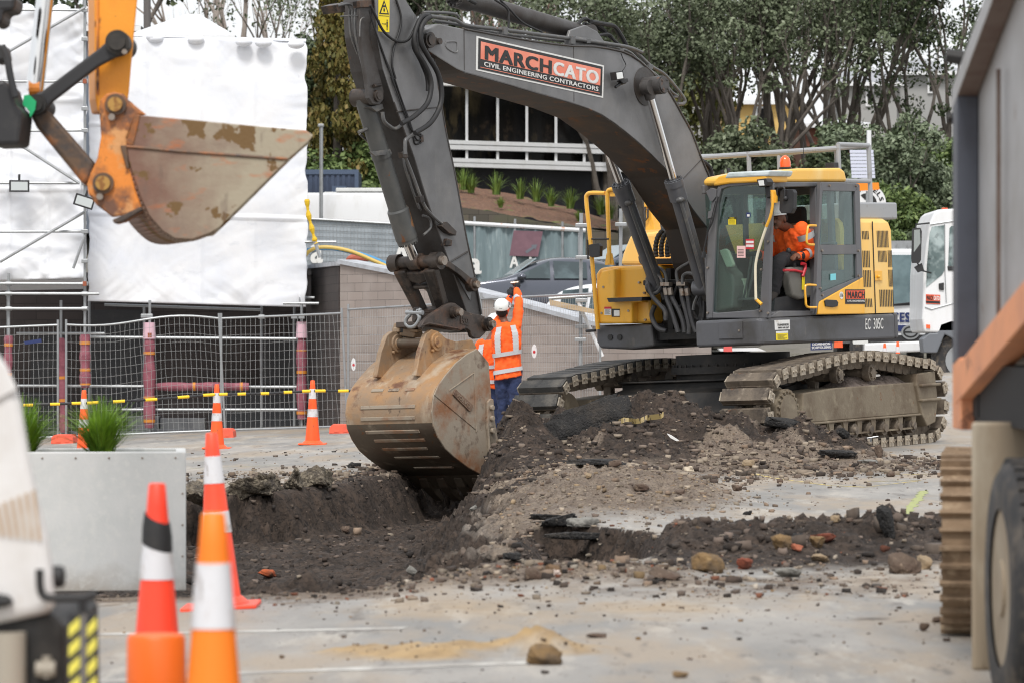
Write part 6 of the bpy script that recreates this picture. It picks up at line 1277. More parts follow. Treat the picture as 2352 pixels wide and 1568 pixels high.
mb = MB(); mb.box(.0, 1.7, -4.5, 1.1, .55, .9799); mb.box(-.095, 1.8, -4.5, 1.0, .98, 1.2); mb.box(-.1, 1.9, .8, 1.1, 1.0, 1.12); mb.build('chassis', mat('shadow_black', (.008, .008, .009), .8), tr)  # chassis plus an added black box painting the shadow under the rail
mb = MB(); mb.box(-.236, .62, -.115, -.09, .10, 1.0); mb.build('mudguard', m_mudg, tr, bevel=.02)
def wheel(x0, yc, zc, r, wd, parent, M=None, name='wheel'):
    mb = MB(M); n = 40; pr = [(r*.62, 0), (r*.9, -.0), (r*.97, .02), (r, .045), (r, wd-.045), (r*.97, wd-.02), (r*.9, wd), (r*.62, wd)]
    mb.ring([[(x0+u, yc+q*math.cos(2*math.pi*k/n), zc+q*math.sin(2*math.pi*k/n)) for k in range(n)] for q, u in pr], caps=False)
    for k in range(44):
        a = 2*math.pi*k/44
        for u0, u1, sh_ in ((.03, wd/2-.012, 0), (wd/2+.012, wd-.03, .07)):
            c, s = math.cos(a+sh_), math.sin(a+sh_); c2, s2 = math.cos(a+sh_+.10), math.sin(a+sh_+.10); R1 = r+.010
            mb.add([(x0+u0, yc+r*.99*c, zc+r*.99*s), (x0+u1, yc+r*.99*c, zc+r*.99*s), (x0+u1, yc+r*.99*c2, zc+r*.99*s2), (x0+u0, yc+r*.99*c2, zc+r*.99*s2), (x0+u0, yc+R1*c, zc+R1*s), (x0+u1, yc+R1*c, zc+R1*s), (x0+u1, yc+R1*c2, zc+R1*s2), (x0+u0, yc+R1*c2, zc+R1*s2)], [(4, 5, 6, 7), (0, 1, 5, 4), (1, 2, 6, 5), (2, 3, 7, 6), (3, 0, 4, 7)])
    w_ = mb.build(name, m_tyre, parent, smooth=True, auto=35)
    mb = MB(M); mb.ring([[(x0+u, yc+q*math.cos(2*math.pi*k/24), zc+q*math.sin(2*math.pi*k/24)) for k in range(24)] for q, u in ((r*.63, .01), (r*.58, .02), (r*.5, .07), (r*.25, .06), (r*.22, .0), (.01, .0))], caps=True)
    for k in range(8): a = k*.785; mb.cyl((x0+.03, yc+r*.36*math.cos(a), zc+r*.36*math.sin(a)), (x0+.08, yc+r*.36*math.cos(a), zc+r*.36*math.sin(a)), .018, 6)
    mb.build('rim', m_mudg, w_, smooth=True, auto=30); return w_
for x in (-.22, .06): wheel(x, -.74, .44, .44, .25, tr)
wheel(-.22, -3.2, .44, .44, .25, tr)

# ================================================================ MUDDY TRACKED CARRIER behind the truck
tm = thing('tracked_carrier', 'brown muddy crawler track seen end on between the road and the tipper truck', 'tracked machine', (2.19, 16.9, float(ground0(2.19, 16.9))), -.135)
m_mtr = mat('dried_mud_track', srgb(140, 118, 94), .85, 0, [(srgb(110, 90, 70), 5, .45, .62, 8), (srgb(168, 148, 122), 12, .55, .7, 6)], (40, .3))
for x in (-.21, 1.1):
    mb = MB(); n = 64; r = .37; pts = []
    for k in range(n):
        a = 2*math.pi*k/n; y = math.cos(a)*r; pts.append((y+(.75 if y > 0 else -.45), .40+math.sin(a)*r))
    mb.ring([[(x+u, p[0], p[1]) for p in pts] for u in (0, .42)]); 
    tk = mb.build('track', m_mtr, tm)
    mb = MB()
    per = [0]
    for k in range(n): q = pts[(k+1) % n]; p = pts[k]; per.append(per[-1]+math.hypot(q[0]-p[0], q[1]-p[1]))
    m_ = int(per[-1]/.075)
    for k in range(m_):
        s = per[-1]*k/m_; i = max(j for j in range(n) if per[j] <= s); p, q = pts[i], pts[(i+1) % n]; t = (s-per[i])/(per[i+1]-per[i]+1e-9); y, z = p[0]+(q[0]-p[0])*t, p[1]+(q[1]-p[1])*t
        ty, tz_ = q[0]-p[0], q[1]-p[1]; l = math.hypot(ty, tz_) or 1; ty /= l; tz_ /= l; ny_, nz_ = tz_, -ty
        Q = [(x-.01, y-ty*.012, z-tz_*.012), (x-.01, y-ty*.008+ny_*.03, z-tz_*.008+nz_*.03), (x-.01, y+ty*.008+ny_*.03, z+tz_*.008+nz_*.03), (x-.01, y+ty*.012, z+tz_*.012)]
        mb.prism(Q, (.44, 0, 0))
    mb.build('grouser', m_mtr, tk)
mb = MB(); mb.box(.22, 1.09, -.5, .9, .3, .7); mb.box(.15, 1.2, -.4, 1.0, .72, .9); mb.build('chassis', m_dark, tm, bevel=.02)

# ================================================================ WHITE MACHINE, LEFT FOREGROUND
m_wm = mat('chalky_white_panel', srgb(216, 214, 212), .45, 0, [(srgb(204, 200, 196), 4, .45, .65, 6), (srgb(190, 176, 160), 9, .66, .74, 6, (1, 1, .3))])
dW = 9.5; wm = thing('work_vehicle', 'white machine body with rust stained louvres at the lower left corner', 'vehicle', (-1.35, dW, -.04))
Wp = lambda pts, dd=0.: [at(zx/2.0515, 803.9+zy/2.0515, dW+dd)-wm.location for zx, zy in pts]
mb = MB(); mb.prism(Wp([(-400, -60), (-60, -20), (0, 20), (36, 74), (80, 180), (104, 250), (140, 480), (180, 680), (230, 880), (255, 1050), (270, 1234), (0, 1290), (-400, 1330)]), (-.17, .9, 0)); wb = mb.build('body_panel', m_wm, wm, bevel=.03, seg=3)
mb = MB(); mb.prism(Wp([(-300, 250), (-20, 240), (80, 182), (66, 150), (30, 76), (-20, 30), (-300, 0)], -.012), (0, .011, 0)); mb.build('shoulder_panel', m_wm, wb, bevel=.004)
for k in range(9):
    mb = MB(); x = 150-k*34; mb.prism(Wp([(x, 660+.42*(150-x)), (x+13, 655+.42*(150-x)), (x+13+30, 895-.12*(150-x)), (x+30, 897-.12*(150-x))], -.008), (0, .007, 0)); mb.build('louvre', mat('rust_streaked_slat', srgb(178, 150, 118), .6, 0, [(srgb(206, 196, 182), 8, .45, .6, 6)]) if k == 0 else bpy.data.materials['rust_streaked_slat'], wb)
mb = MB(); mb.prism(Wp([(-400, 1300), (258, 1245), (300, 1300), (310, 1800), (-400, 1800)], .03), (0, .8, 0)); mb.build('chassis', m_dark, wm, bevel=.01)
mb = MB(); q = Wp([(40, 1420)], .0)[0]; mb.cyl(q+Vector((0, .0, .05)), q-Vector((0, 0, .12)), .045, 20); mb.cyl(*Wp([(220, 1440), (220, 1540)], .01), .012, 10); mb.cyl(*Wp([(170, 1500), (260, 1500)], .01), .02, 10); mb.build('filter_bowl', mat('dusty_filter', srgb(160, 152, 138), .6), wm, smooth=True, auto=40)
mb = MB(); mb.prism(Wp([(-100, 1180), (-20, 1150), (30, 1160), (60, 1195), (20, 1210), (-100, 1230)], -.05), (0, .06, 0)); q = Wp([(278, 1066)], .05)[0]; mb.cyl(q-Vector((.06, 0, 0)), q+Vector((.015, 0, 0)), .029, 16); mb.build('rubber_stop', m_rub, wm, bevel=.01)
mb = MB(); mb.tube(smooth_path(Wp([(187, 1030), (188, 1100), (198, 1145), (225, 1164), (300, 1166), (400, 1162), (455, 1146)], -.06), 4), .011, 8); mb.tube(Wp([(388, 1165), (388, 1250)], -.06), .011, 8); mb.build('bent_lever', m_rub, wm, smooth=True)
mb = MB(); mb.prism(Wp([(-60, 1500), (2, 1495), (4, 1800), (-60, 1800)], -.03), (0, .03, 0)); mb.build('red_trim', m_redp, wm)
hb_ = thing('hazard_board', 'narrow black and yellow striped marker boards on a grey post', 'marker board', Vector(wm.location)+Wp([(390, 1900)], -.06)[0])
ho = Vector(hb_.location)-Vector(wm.location)
Hp = lambda pts, dd=0.: [p-ho for p in Wp(pts, dd)]
mb = MB(); mb.prism(Hp([(378, 1236), (406, 1240), (408, 2300), (378, 2300)], -.07), (0, .02, 0)); mb.build('post', mat('post_grey', srgb(106, 102, 98), .6), hb_)
m_hz = bpy.data.materials.new('hazard_stripes'); m_hz.use_nodes = True; _n = m_hz.node_tree.nodes; _l = m_hz.node_tree.links
for (xa, xb) in ((322, 378), (408, 456)):
    mb = MB(); mb.cur = 0; mb.prism(Hp([(xa, 1236), (xb, 1238), (xb, 2300), (xa, 2300)], -.062), (0, .012, 0)); mb.cur = 1; s = 1 if xa < 390 else 1
    for k in range(8):
        y0 = 1260+k*92; w_ = xb-xa-4; a = 40
        mb.prism(Hp([(xa+2, y0+a), (xa+2+w_, y0-a*.2), (xa+2+w_, y0+44-a*.2+10), (xa+2, y0+54+a)], -.064), (0, .0015, 0))
    mb.build('striped_board', [m_black, mat('hazard_yellow', srgb(222, 212, 90), .5) if xa == 322 else bpy.data.materials['hazard_yellow']], hb_)
# ================================================================ TEMPORARY FENCE
def fence(label, pa, pb, da, db, bow=0., h=1.93, feet=True, lean=(0, 0), sag=0., seed=0, wr=.0031):
    A = onground(pa, da); B = onground(pb, db); o = thing('mesh_fence', label, 'fence', A, 0, 'temporary mesh fence panels')
    b = B-A; rg = np.random.default_rng(seed); ux = Vector((b.x, b.y, 0)).normalized(); nrm = Vector((-ux.y, ux.x, 0))
    def P(u, v):
        q = b*u+Vector((0, 0, .06+(h-.06)*v)); q += nrm*(bow*math.sin(u*math.pi)*(.3+.7*v)) ; q.z += (-sag*math.sin(u*2*math.pi)+.5*sag*math.sin(u*math.pi))*(1 if v > .3 else v*3)
        q += ux*(lean[0]*(1-u)+lean[1]*u)*(1-v); return q
    mb = MB(); mb.tube([P(0, -.02), P(0, .5), P(0, 1.03)], .019, 8); mb.build('post', m_galv, o, smooth=True); mb = MB(); mb.tube([P(1, -.02), P(1, .5), P(1, 1.03)], .019, 8); mb.build('post', m_galv, o, smooth=True)
    for v in (0.02, .985):
        mb = MB(); mb.tube([P(u, v) for u in np.linspace(0, 1, 17)], .017, 8); mb.build('rail', m_galv, o, smooth=True)
    mb = MB(); W_ = b.length; n = int(W_/.078)
    for i in range(1, n):
        ph = rg.uniform(0, 6.28); am = rg.uniform(0, .006) if rg.uniform() < .8 else .016
        mb.tube([P(i/n+am/W_*math.sin(ph+v*9), v) for v in np.linspace(.02, .985, 9)], wr, 3, caps=False)
    for j in range(1, 13):
        v = .02+j*.965/13; mb.tube([P(u, v+.003*math.sin(u*20+j)) for u in np.linspace(0, 1, 15)], wr, 3, caps=False)
    mb.build('wire_mesh', m_wire, o); return o
fence('mesh fence panel at the left edge, behind the first cone', -190, 133, 60, 60, 0, seed=1); fence('mesh fence panel behind the planter grass and second cone', 152, 503, 60, 60, -.1, lean=(0, .1), sag=.05, seed=2); fence('mesh fence panel behind the third cone, left of the wall corner', 508, 785, 60, 59.4, .12, lean=(0, .1), seed=3); fence('mesh fence panel before the long block wall, left of the excavator stick', 800, 1100, 59, 55.6, 0, 1.98, seed=4, wr=.0022); fence('mesh fence panel under the raised arms of the worker', 1105, 1378, 55.4, 51.8, 0, 2.02, seed=5, wr=.0022)
m_foot = mat('salmon_fence_foot', srgb(240, 104, 76), .6, 0, [(srgb(222, 92, 70), 4, .45, .65, 5)])
for lb, px, d in (('salmon fence foot beside the left cone', 148, 59.5), ('salmon fence foot beside the second cone', 514, 59.2), ('salmon fence foot left of the bucket', 784, 58.8)):
    q = onground(px, d); mb = MB(); mb.prism([(-.18, -.32, 0), (-.17, -.32, .10), (-.13, -.32, .14), (.13, -.32, .14), (.17, -.32, .10), (.18, -.32, 0)], (0, .64, 0)); mb.box(-.10, -.02, -.326, -.32, .02, .05); mb.box(.04, .11, -.326, -.32, .02, .05); o = mb.build('ballast_block', m_foot, bevel=.012); o.location = q; tag(o, lb, 'fence foot', 'plastic fence feet')
q = at(76, 784, 59.96); mb = MB(); mb.prism([(-.13, 0, -.05), (.14, 0, -.015), (.13, 0, .045), (-.15, 0, .0)], (0, -.012, 0)); o = mb.build('fence_tag', m_navy); o.location = q; tag(o, 'small navy tag hanging on the left fence mesh', 'tag')
# ================================================================ BLOCK WALLS AND TERRACE
def brick_mat(name, c1, c2, mort, bw=.39, bh=.10, stain=(120, 112, 106)):
    m = bpy.data.materials.new(name); m.use_nodes = True; nt = m.node_tree; N = nt.nodes; L = nt.links; b = N['Principled BSDF']; tc = N.new('ShaderNodeTexCoord'); s = N.new('ShaderNodeSeparateXYZ'); c = N.new('ShaderNodeCombineXYZ')
    L.new(tc.outputs['Object'], s.inputs[0]); L.new(s.outputs[0], c.inputs[0]); L.new(s.outputs[2], c.inputs[1])
    br = N.new('ShaderNodeTexBrick'); br.inputs['Scale'].default_value = 1; br.inputs['Brick Width'].default_value = bw; br.inputs['Row Height'].default_value = bh; br.inputs['Mortar Size'].default_value = .006; br.inputs['Color1'].default_value = c1; br.inputs['Color2'].default_value = c2; br.inputs['Mortar'].default_value = mort; L.new(c.outputs[0], br.inputs['Vector'])
    nz = N.new('ShaderNodeTexNoise'); nz.inputs['Scale'].default_value = 1.6; nz.inputs['Detail'].default_value = 8; L.new(tc.outputs['Object'], nz.inputs['Vector']); r = N.new('ShaderNodeMapRange'); r.inputs[1].default_value = .45; r.inputs[2].default_value = .7; r.inputs[4].default_value = .55; L.new(nz.outputs[0], r.inputs[0])
    mx = N.new('ShaderNodeMix'); mx.data_type = 'RGBA'; L.new(r.outputs[0], mx.inputs[0]); L.new(br.outputs[0], mx.inputs[6]); mx.inputs[7].default_value = srgb(*stain); L.new(mx.outputs[2], b.inputs['Base Color']); b.inputs['Roughness'].default_value = .9
    bp = N.new('ShaderNodeBump'); bp.inputs['Strength'].default_value = .4; bp.inputs['Distance'].default_value = .01; bp.invert = True; L.new(br.outputs['Fac'], bp.inputs['Height']); L.new(bp.outputs[0], b.inputs['Normal']); return m
m_blk = brick_mat('brown_grey_block', srgb(142, 132, 126), srgb(154, 143, 136), srgb(116, 108, 104), .42, .145, (168, 159, 153)); m_blkd = brick_mat('shaded_brown_block', srgb(62, 55, 53), srgb(70, 62, 59), srgb(48, 44, 43), .42, .145, (60, 54, 52))  # second block colour has the shade under the scaffold painted in
m_cope = mat('pale_coping', srgb(178, 182, 188), .8, 0, [(srgb(156, 158, 162), 4, .45, .65, 6)])
def wall(label, pts, mt, th=.3, cope=True):
    """pts: (x, y, ztop); one straight run"""
    A, B = pts[0], pts[-1]; rz = math.atan2(B[1]-A[1], B[0]-A[0]); ln = math.hypot(B[0]-A[0], B[1]-A[1]); o = thing('block_wall', label, 'wall', (A[0], A[1], 0), rz)
    tp = [(math.hypot(p[0]-A[0], p[1]-A[1]), p[2]) for p in pts]; mb = MB(); mb.prism([(0, 0, -1)]+[(u, 0, z) for u, z in tp]+[(ln, 0, -1)], (0, th, 0)); mb.build('blockwork', mt, o)
    if cope: mb = MB(); mb.prism([(u, -.05, z) for u, z in tp]+[(u, -.05, z+.07) for u, z in reversed(tp)], (0, th+.1, 0)); mb.build('coping', m_cope, o)
    return o
def w3(px, py, d): p = at(px, py, d); return (p.x, p.y, p.z)
WL = [(-14, 67.3), (-3.73, 67.3), (-2.91, 62.5), (1.35, 57.5), (3.2, 64.5), (40, 64.5)]
wall('dark block wall behind the scaffold legs', [(-16, 67.3, 2.55), (-3.74, 67.3, 2.62)], m_blkd, cope=False); wall('short brown return of the block wall beside the white wrap', [(-3.73, 67.25, 2.66), (-2.93, 62.55, 2.62)], m_blkd); wall('long block wall with a sloping pale coping behind the workers', [w3(781, 606, 62.5), w3(900, 628, 61.5), w3(1050, 664, 60.2), w3(1200, 700, 59.0), w3(1378, 748, 57.5), w3(1600, 778, 55.6)], m_blk)
def terr(x, y):
    yw = np.interp(x, [p[0] for p in WL], [p[1] for p in WL]); y = np.maximum(y, yw+.15)
    front = np.interp(x, [-14, -3.7, -2.9, 1.35, 3.2, 9, 40], [2.5, 2.55, 2.5, 1.5, .9, 1.0, 1.0])
    far = np.interp(y, [57, 66, 74, 85, 92, 95, 100, 108, 122, 160], [0, .3, 1.45, 2.0, 2.7, 3.3, 4.4, 4.8, 6.5, 9.5])
    far = np.where(x > 3, np.interp(y, [57, 66, 74, 85, 100, 122, 160], [0, .9, 1.4, 2.6, 4.6, 6.5, 9.5]), far)
    return y, np.maximum(front-.02*(y-yw)*0, far)
tx_, ty_ = np.meshgrid(np.r_[np.linspace(-140, -16, 16), np.linspace(-15, 25, 81), np.linspace(27, 150, 16)], np.r_[np.linspace(57, 110, 107), np.linspace(112, 260, 30)]); yy, zz = terr(tx_, ty_); zz = zz+.05*fbm(tx_, yy, 4, 5)*(yy > 88)
V = np.c_[tx_.ravel(), yy.ravel(), zz.ravel()]; nx = tx_.shape[1]; ny = tx_.shape[0]; ii = (np.arange(ny-1)[:, None]*nx+np.arange(nx-1)[None, :]).ravel()
m_terr = mat('hill_ground', srgb(104, 100, 92), .9, 0, [(srgb(84, 82, 66), .4, .45, .6, 6), (srgb(122, 116, 104), 2, .5, .7, 6)])
tag(raw_mesh('hill_ground', V, np.c_[ii, ii+1, ii+nx+1, ii+nx], m_terr, smooth=True), kind='structure')
def tzz(x, y): return float(terr(np.array([x], float), np.array([y], float))[1][0])

# ================================================================ WRAPPED SCAFFOLD
sc = thing('wrapped_scaffold', 'tall scaffold sheeted in white shrink wrap with bare legs below', 'scaffold', (-6, 64, 0))
so3 = Vector(sc.location)
def sheet(p00, p10, p11, p01, nu, nv, seed, amp, edge=0.0, wr=1.):
    """wrinkled sheet: px/py corners tl,tr,br,bl with depths -> grid"""
    a, b, c, d = [at(*q) for q in (p00, p10, p11, p01)]; u, v = np.meshgrid(np.linspace(0, 1, nu), np.linspace(0, 1, nv))
    A = [np.array(q) for q in (a, b, c, d)]; P = (A[0][None, None]*(1-u)[..., None]+A[1]*u[..., None])*(1-v)[..., None]+(A[3]*(1-u)[..., None]+A[2]*u[..., None])*v[..., None]
    X = P[..., 0]; Z = P[..., 2]; wv = fbm(X*.5, Z*.4, 3, seed); diag = fbm((X*.8+Z)*1.6+wv*2, (X-Z)*.35, 4, seed+4); fine = fbm((X*.6-Z)*3.2+wv*3, (X+Z*.6)*.8, 3, seed+8)
    e = np.clip(np.minimum.reduce([u, 1-u, v, 1-v])*9, 0, 1); bell = np.sin(np.pi*np.clip(u, 0, 1)*3)**2*np.sin(np.pi*v*2.5)**2
    P[..., 1] += amp*(1.2*wv+.55*wr*diag*(1.3-e)+.30*wr*fine*(1.35-e))-amp*.4*bell
    for q in (.335, .668): P[..., 1] -= .035*np.exp(-((v-q)/.005)**2)
    for q in (.26, .51, .755): P[..., 1] -= .05*np.exp(-((u-q)/.012)**2)*(.4+fbm(Z*.6, X, 2, 77))
    P[..., 0] += .05*fbm(Z*3, X*0+seed, 3, seed)*(u > .97)+.04*fbm(Z*3, X*0+seed+5, 3, seed)*(u < .03)
    return P
def add_sheet(name, P, m, parent):
    nv, nu = P.shape[:2]; ii = (np.arange(nv-1)[:, None]*nu+np.arange(nu-1)[None, :]).ravel(); o = raw_mesh(name, P.reshape(-1, 3)-np.array(so3), np.c_[ii, ii+1, ii+nu+1, ii+nu], m, parent, smooth=True); s = o.modifiers.new('solid', 'SOLIDIFY'); s.thickness = .012; return o
P = sheet((203, 80, 64.2), (703, 96, 64.6), (705, 706, 64.6), (203, 692, 64.2), 150, 150, 3, .10); add_sheet('wrap_sheet', P, m_wrap, sc)
P2 = sheet((-160, 14, 63.2), (196, 26, 63.2), (200, 640, 63.3), (-160, 650, 63.2), 110, 130, 13, .22, wr=1.6); add_sheet('wrap_sheet', P2, m_wrap, sc)
mb = MB()                                                   # roof, returns and lower tuck of the wrap
def Q(px, py, d): return at(px, py, d)-so3
mb.quad(Q(203, 80, 64.2), Q(703, 96, 64.6), Q(703, 96, 66.6)+Vector((0, 0, .05)), Q(203, 80, 66.4)); mb.quad(Q(703, 96, 64.6), Q(705, 706, 64.6), Q(705, 706, 66.6), Q(703, 96, 66.6)); mb.quad(Q(-160, 14, 63.2), Q(196, 26, 63.2), Q(196, 26, 66), Q(-160, 14, 66)); mb.quad(Q(196, 26, 63.2), Q(200, 640, 63.3), Q(200, 640, 66), Q(196, 26, 66)); mb.quad(Q(-160, 650, 63.2), Q(200, 640, 63.3), Q(196, 664, 65), Q(-160, 672, 65)); mb.build('wrap_return', m_wrap, sc)
mb = MB()
for px, py in ((356, 82), (450, 84), (560, 90), (605, 92), (680, 95), (352, 78), (140, 14), (60, 13)): mb.ell(Q(px, py+7, 64.35 if px > 200 else 63.3), .15, .12, .085, 12, 8)
mb.build('wrapped_coupler', m_wrap, sc, smooth=True)
def poles(name, segs, m=None, r=.0245, n=8):
    mb = MB()
    for x0, y0, x1, y1, d in segs: mb.tube([Q(x0, y0, d), Q(x1, y1, d)], r, n)
    return mb.build(name, m or m_galv, sc, smooth=True)
gy_ = lambda px, d: HY+(EYE-float(ground0((px-CX)/F*d, d)))*F/d
for px, y0, d in ((195, -40, 62.9), (20, 628, 62.9), (140, 690, 64.0), (331, 700, 65.6), (344, 690, 64.1), (601, 700, 65.6), (676, 700, 65.6), (693, 700, 64.2), (205, 690, 65.8), (18, 640, 65.4)): poles('standard', [(px, y0, px, gy_(px, d), d)])
for s in ((-160, 187, 200, 188, 62.9), (-160, 302, 196, 300, 62.9), (-160, 420, 182, 421, 62.9), (-160, 533, 196, 532, 62.9), (-160, 21, 196, 24, 62.9), (-160, 651, 196, 652, 62.8), (-160, 674, 228, 675, 62.8), (-160, 709, 200, 709, 62.8), (38, 766, 240, 766, 64), (203, 774, 690, 778, 64.2), (40, 885, 690, 888, 64.3), (280, 940, 690, 940, 64.3), (650, 684, 722, 684, 64.9), (650, 697, 732, 697, 64.4)): poles('ledger', [s])
for s in ((18, 120, 195, 18, 62.8), (0, 602, 195, 487, 62.8), (44, 332, 183, 422, 62.8), (168, 617, 195, 541, 62.8), (240, 700, 600, 712, 65.2)): poles('brace', [s])
mb = MB()
for px, y in ((195, 187), (195, 300), (195, 421), (195, 532), (195, 24), (195, 652), (195, 675), (195, 709), (20, 652), (20, 675), (20, 709), (344, 726), (331, 726), (601, 728), (676, 728), (693, 728), (195, 90), (195, 250), (195, 600)): c = Q(px, y, 62.85 if px < 200 else 64.1); mb.box(c.x-.055, c.x+.055, c.y-.05, c.y+.03, c.z-.035, c.z+.035)
mb.build('coupler', m_galv, sc, bevel=.01); mb = MB()
for px, y in ((195, 652), (195, 187), (344, 770)): c = Q(px, y, 62.8); mb.box(c.x-.03, c.x+.03, c.y-.06, c.y+.03, c.z-.04, c.z+.04)
mb.build('rusty_clip', mat('rust_clip', srgb(150, 84, 60), .8), sc)
m_pink = mat('pink_foam', srgb(146, 84, 96), .7, 0, [(srgb(124, 68, 80), 4, .45, .65, 5), (srgb(162, 104, 114), 9, .55, .7, 5)], (8, .5, .04)); m_pinkp = mat('pale_pink_foam', srgb(214, 178, 190), .7); m_otape = mat('orange_tape', srgb(206, 132, 50), .6)
def sleeve(p0, p1, d, r, seed, pale=False):
    mb = MB(); rg = random.Random(seed); a, b = Q(*p0, d), Q(*p1, d); n = 14; mb.cur = 0; ph = rg.random()*6
    mb.tube([a+(b-a)*(i/n) for i in range(n+1)], [r*(1+.12*math.sin(i*1.1+ph)+.1*rg.random())*(.8 if i in (0, n) else 1) for i in range(n+1)], 12); mb.cur = 1
    for t in (.16, .42, .66, .92): c = a+(b-a)*t; u = (b-a).normalized()*.025; mb.tube([c-u, c+u], r*1.08, 12)
    if pale: mb.cur = 2; u = (b-a).normalized(); mb.tube([a-u*.28, a], [r*1.05, r*1.2], 12)
    mb.build('foam_sleeve', [m_pink, m_otape, m_pinkp], sc, smooth=True)
sleeve((20, 770), (16, 905), 62.9, .07, 1); sleeve((140, 776), (147, 992), 64.0, .07, 2); sleeve((195, 768), (196, 890), 62.9, .085, 3); sleeve((343, 778), (343, 982), 64.1, .095, 4, True); sleeve((693, 776), (693, 962), 64.2, .085, 5, True); sleeve((355, 887), (572, 887), 64.25, .07, 6)
mb = MB(); 
for x0, x1, y0, y1, d, m in ((293, 365, 955, 1000, 65.3, 0), (368, 470, 960, 990, 65.3, 0), (245, 470, 985, 992, 64.6, 0), (90, 640, 990, 997, 64.4, 0)): a, b = Q(x0, y1, d), Q(x1, y0, d); mb.box(a.x, b.x, a.y, a.y+.4, a.z, b.z)
o = mb.build('stacked_boards', mat('weathered_board', srgb(112, 114, 116), .8, 0, [(srgb(86, 88, 92), 4, .45, .65, 6)]), bevel=.01); o.location = so3; tag(o, 'grey boards and crates lying under the scaffold', 'boards')
mb = MB()
for x0, x1, y0, y1, d in ((70, 150, 770, 890, 66.4), (200, 330, 712, 1000, 66.9), (600, 690, 780, 880, 66.4), (480, 690, 890, 1000, 66.9), (-40, 130, 900, 1000, 66.9)): a, b = Q(x0, y1, d), Q(x1, y0, d); mb.box(a.x, b.x, a.y, a.y+.03, a.z, b.z)
mb.build('dark_sheet', m_black, sc)  # plain black panels behind the scaffold legs
for lb, (zx, zy), d, rx in (('rectangular floodlight clamped level on the scaffold ledger', (110, 1062), 62.7, 0), ('floodlight tilted down at the scaffold corner pole', (480, 1150), 62.6, .3)):
    q = at(*ZO(zx, zy), d); o = thing('floodlight', lb, 'lamp', q, 0); o.rotation_euler = (0, rx, .15); mb = MB(); mb.box(-.17, .17, -.02, .06, -.10, .10); mb.box(-.02, .02, .0, .05, .10, .2); mb.build('housing', m_black, o, bevel=.008); mb = MB(); mb.box(-.14, .14, -.026, -.021, -.075, .07); mb.build('lens', mat('flood_lens', srgb(190, 196, 196), .2), o)

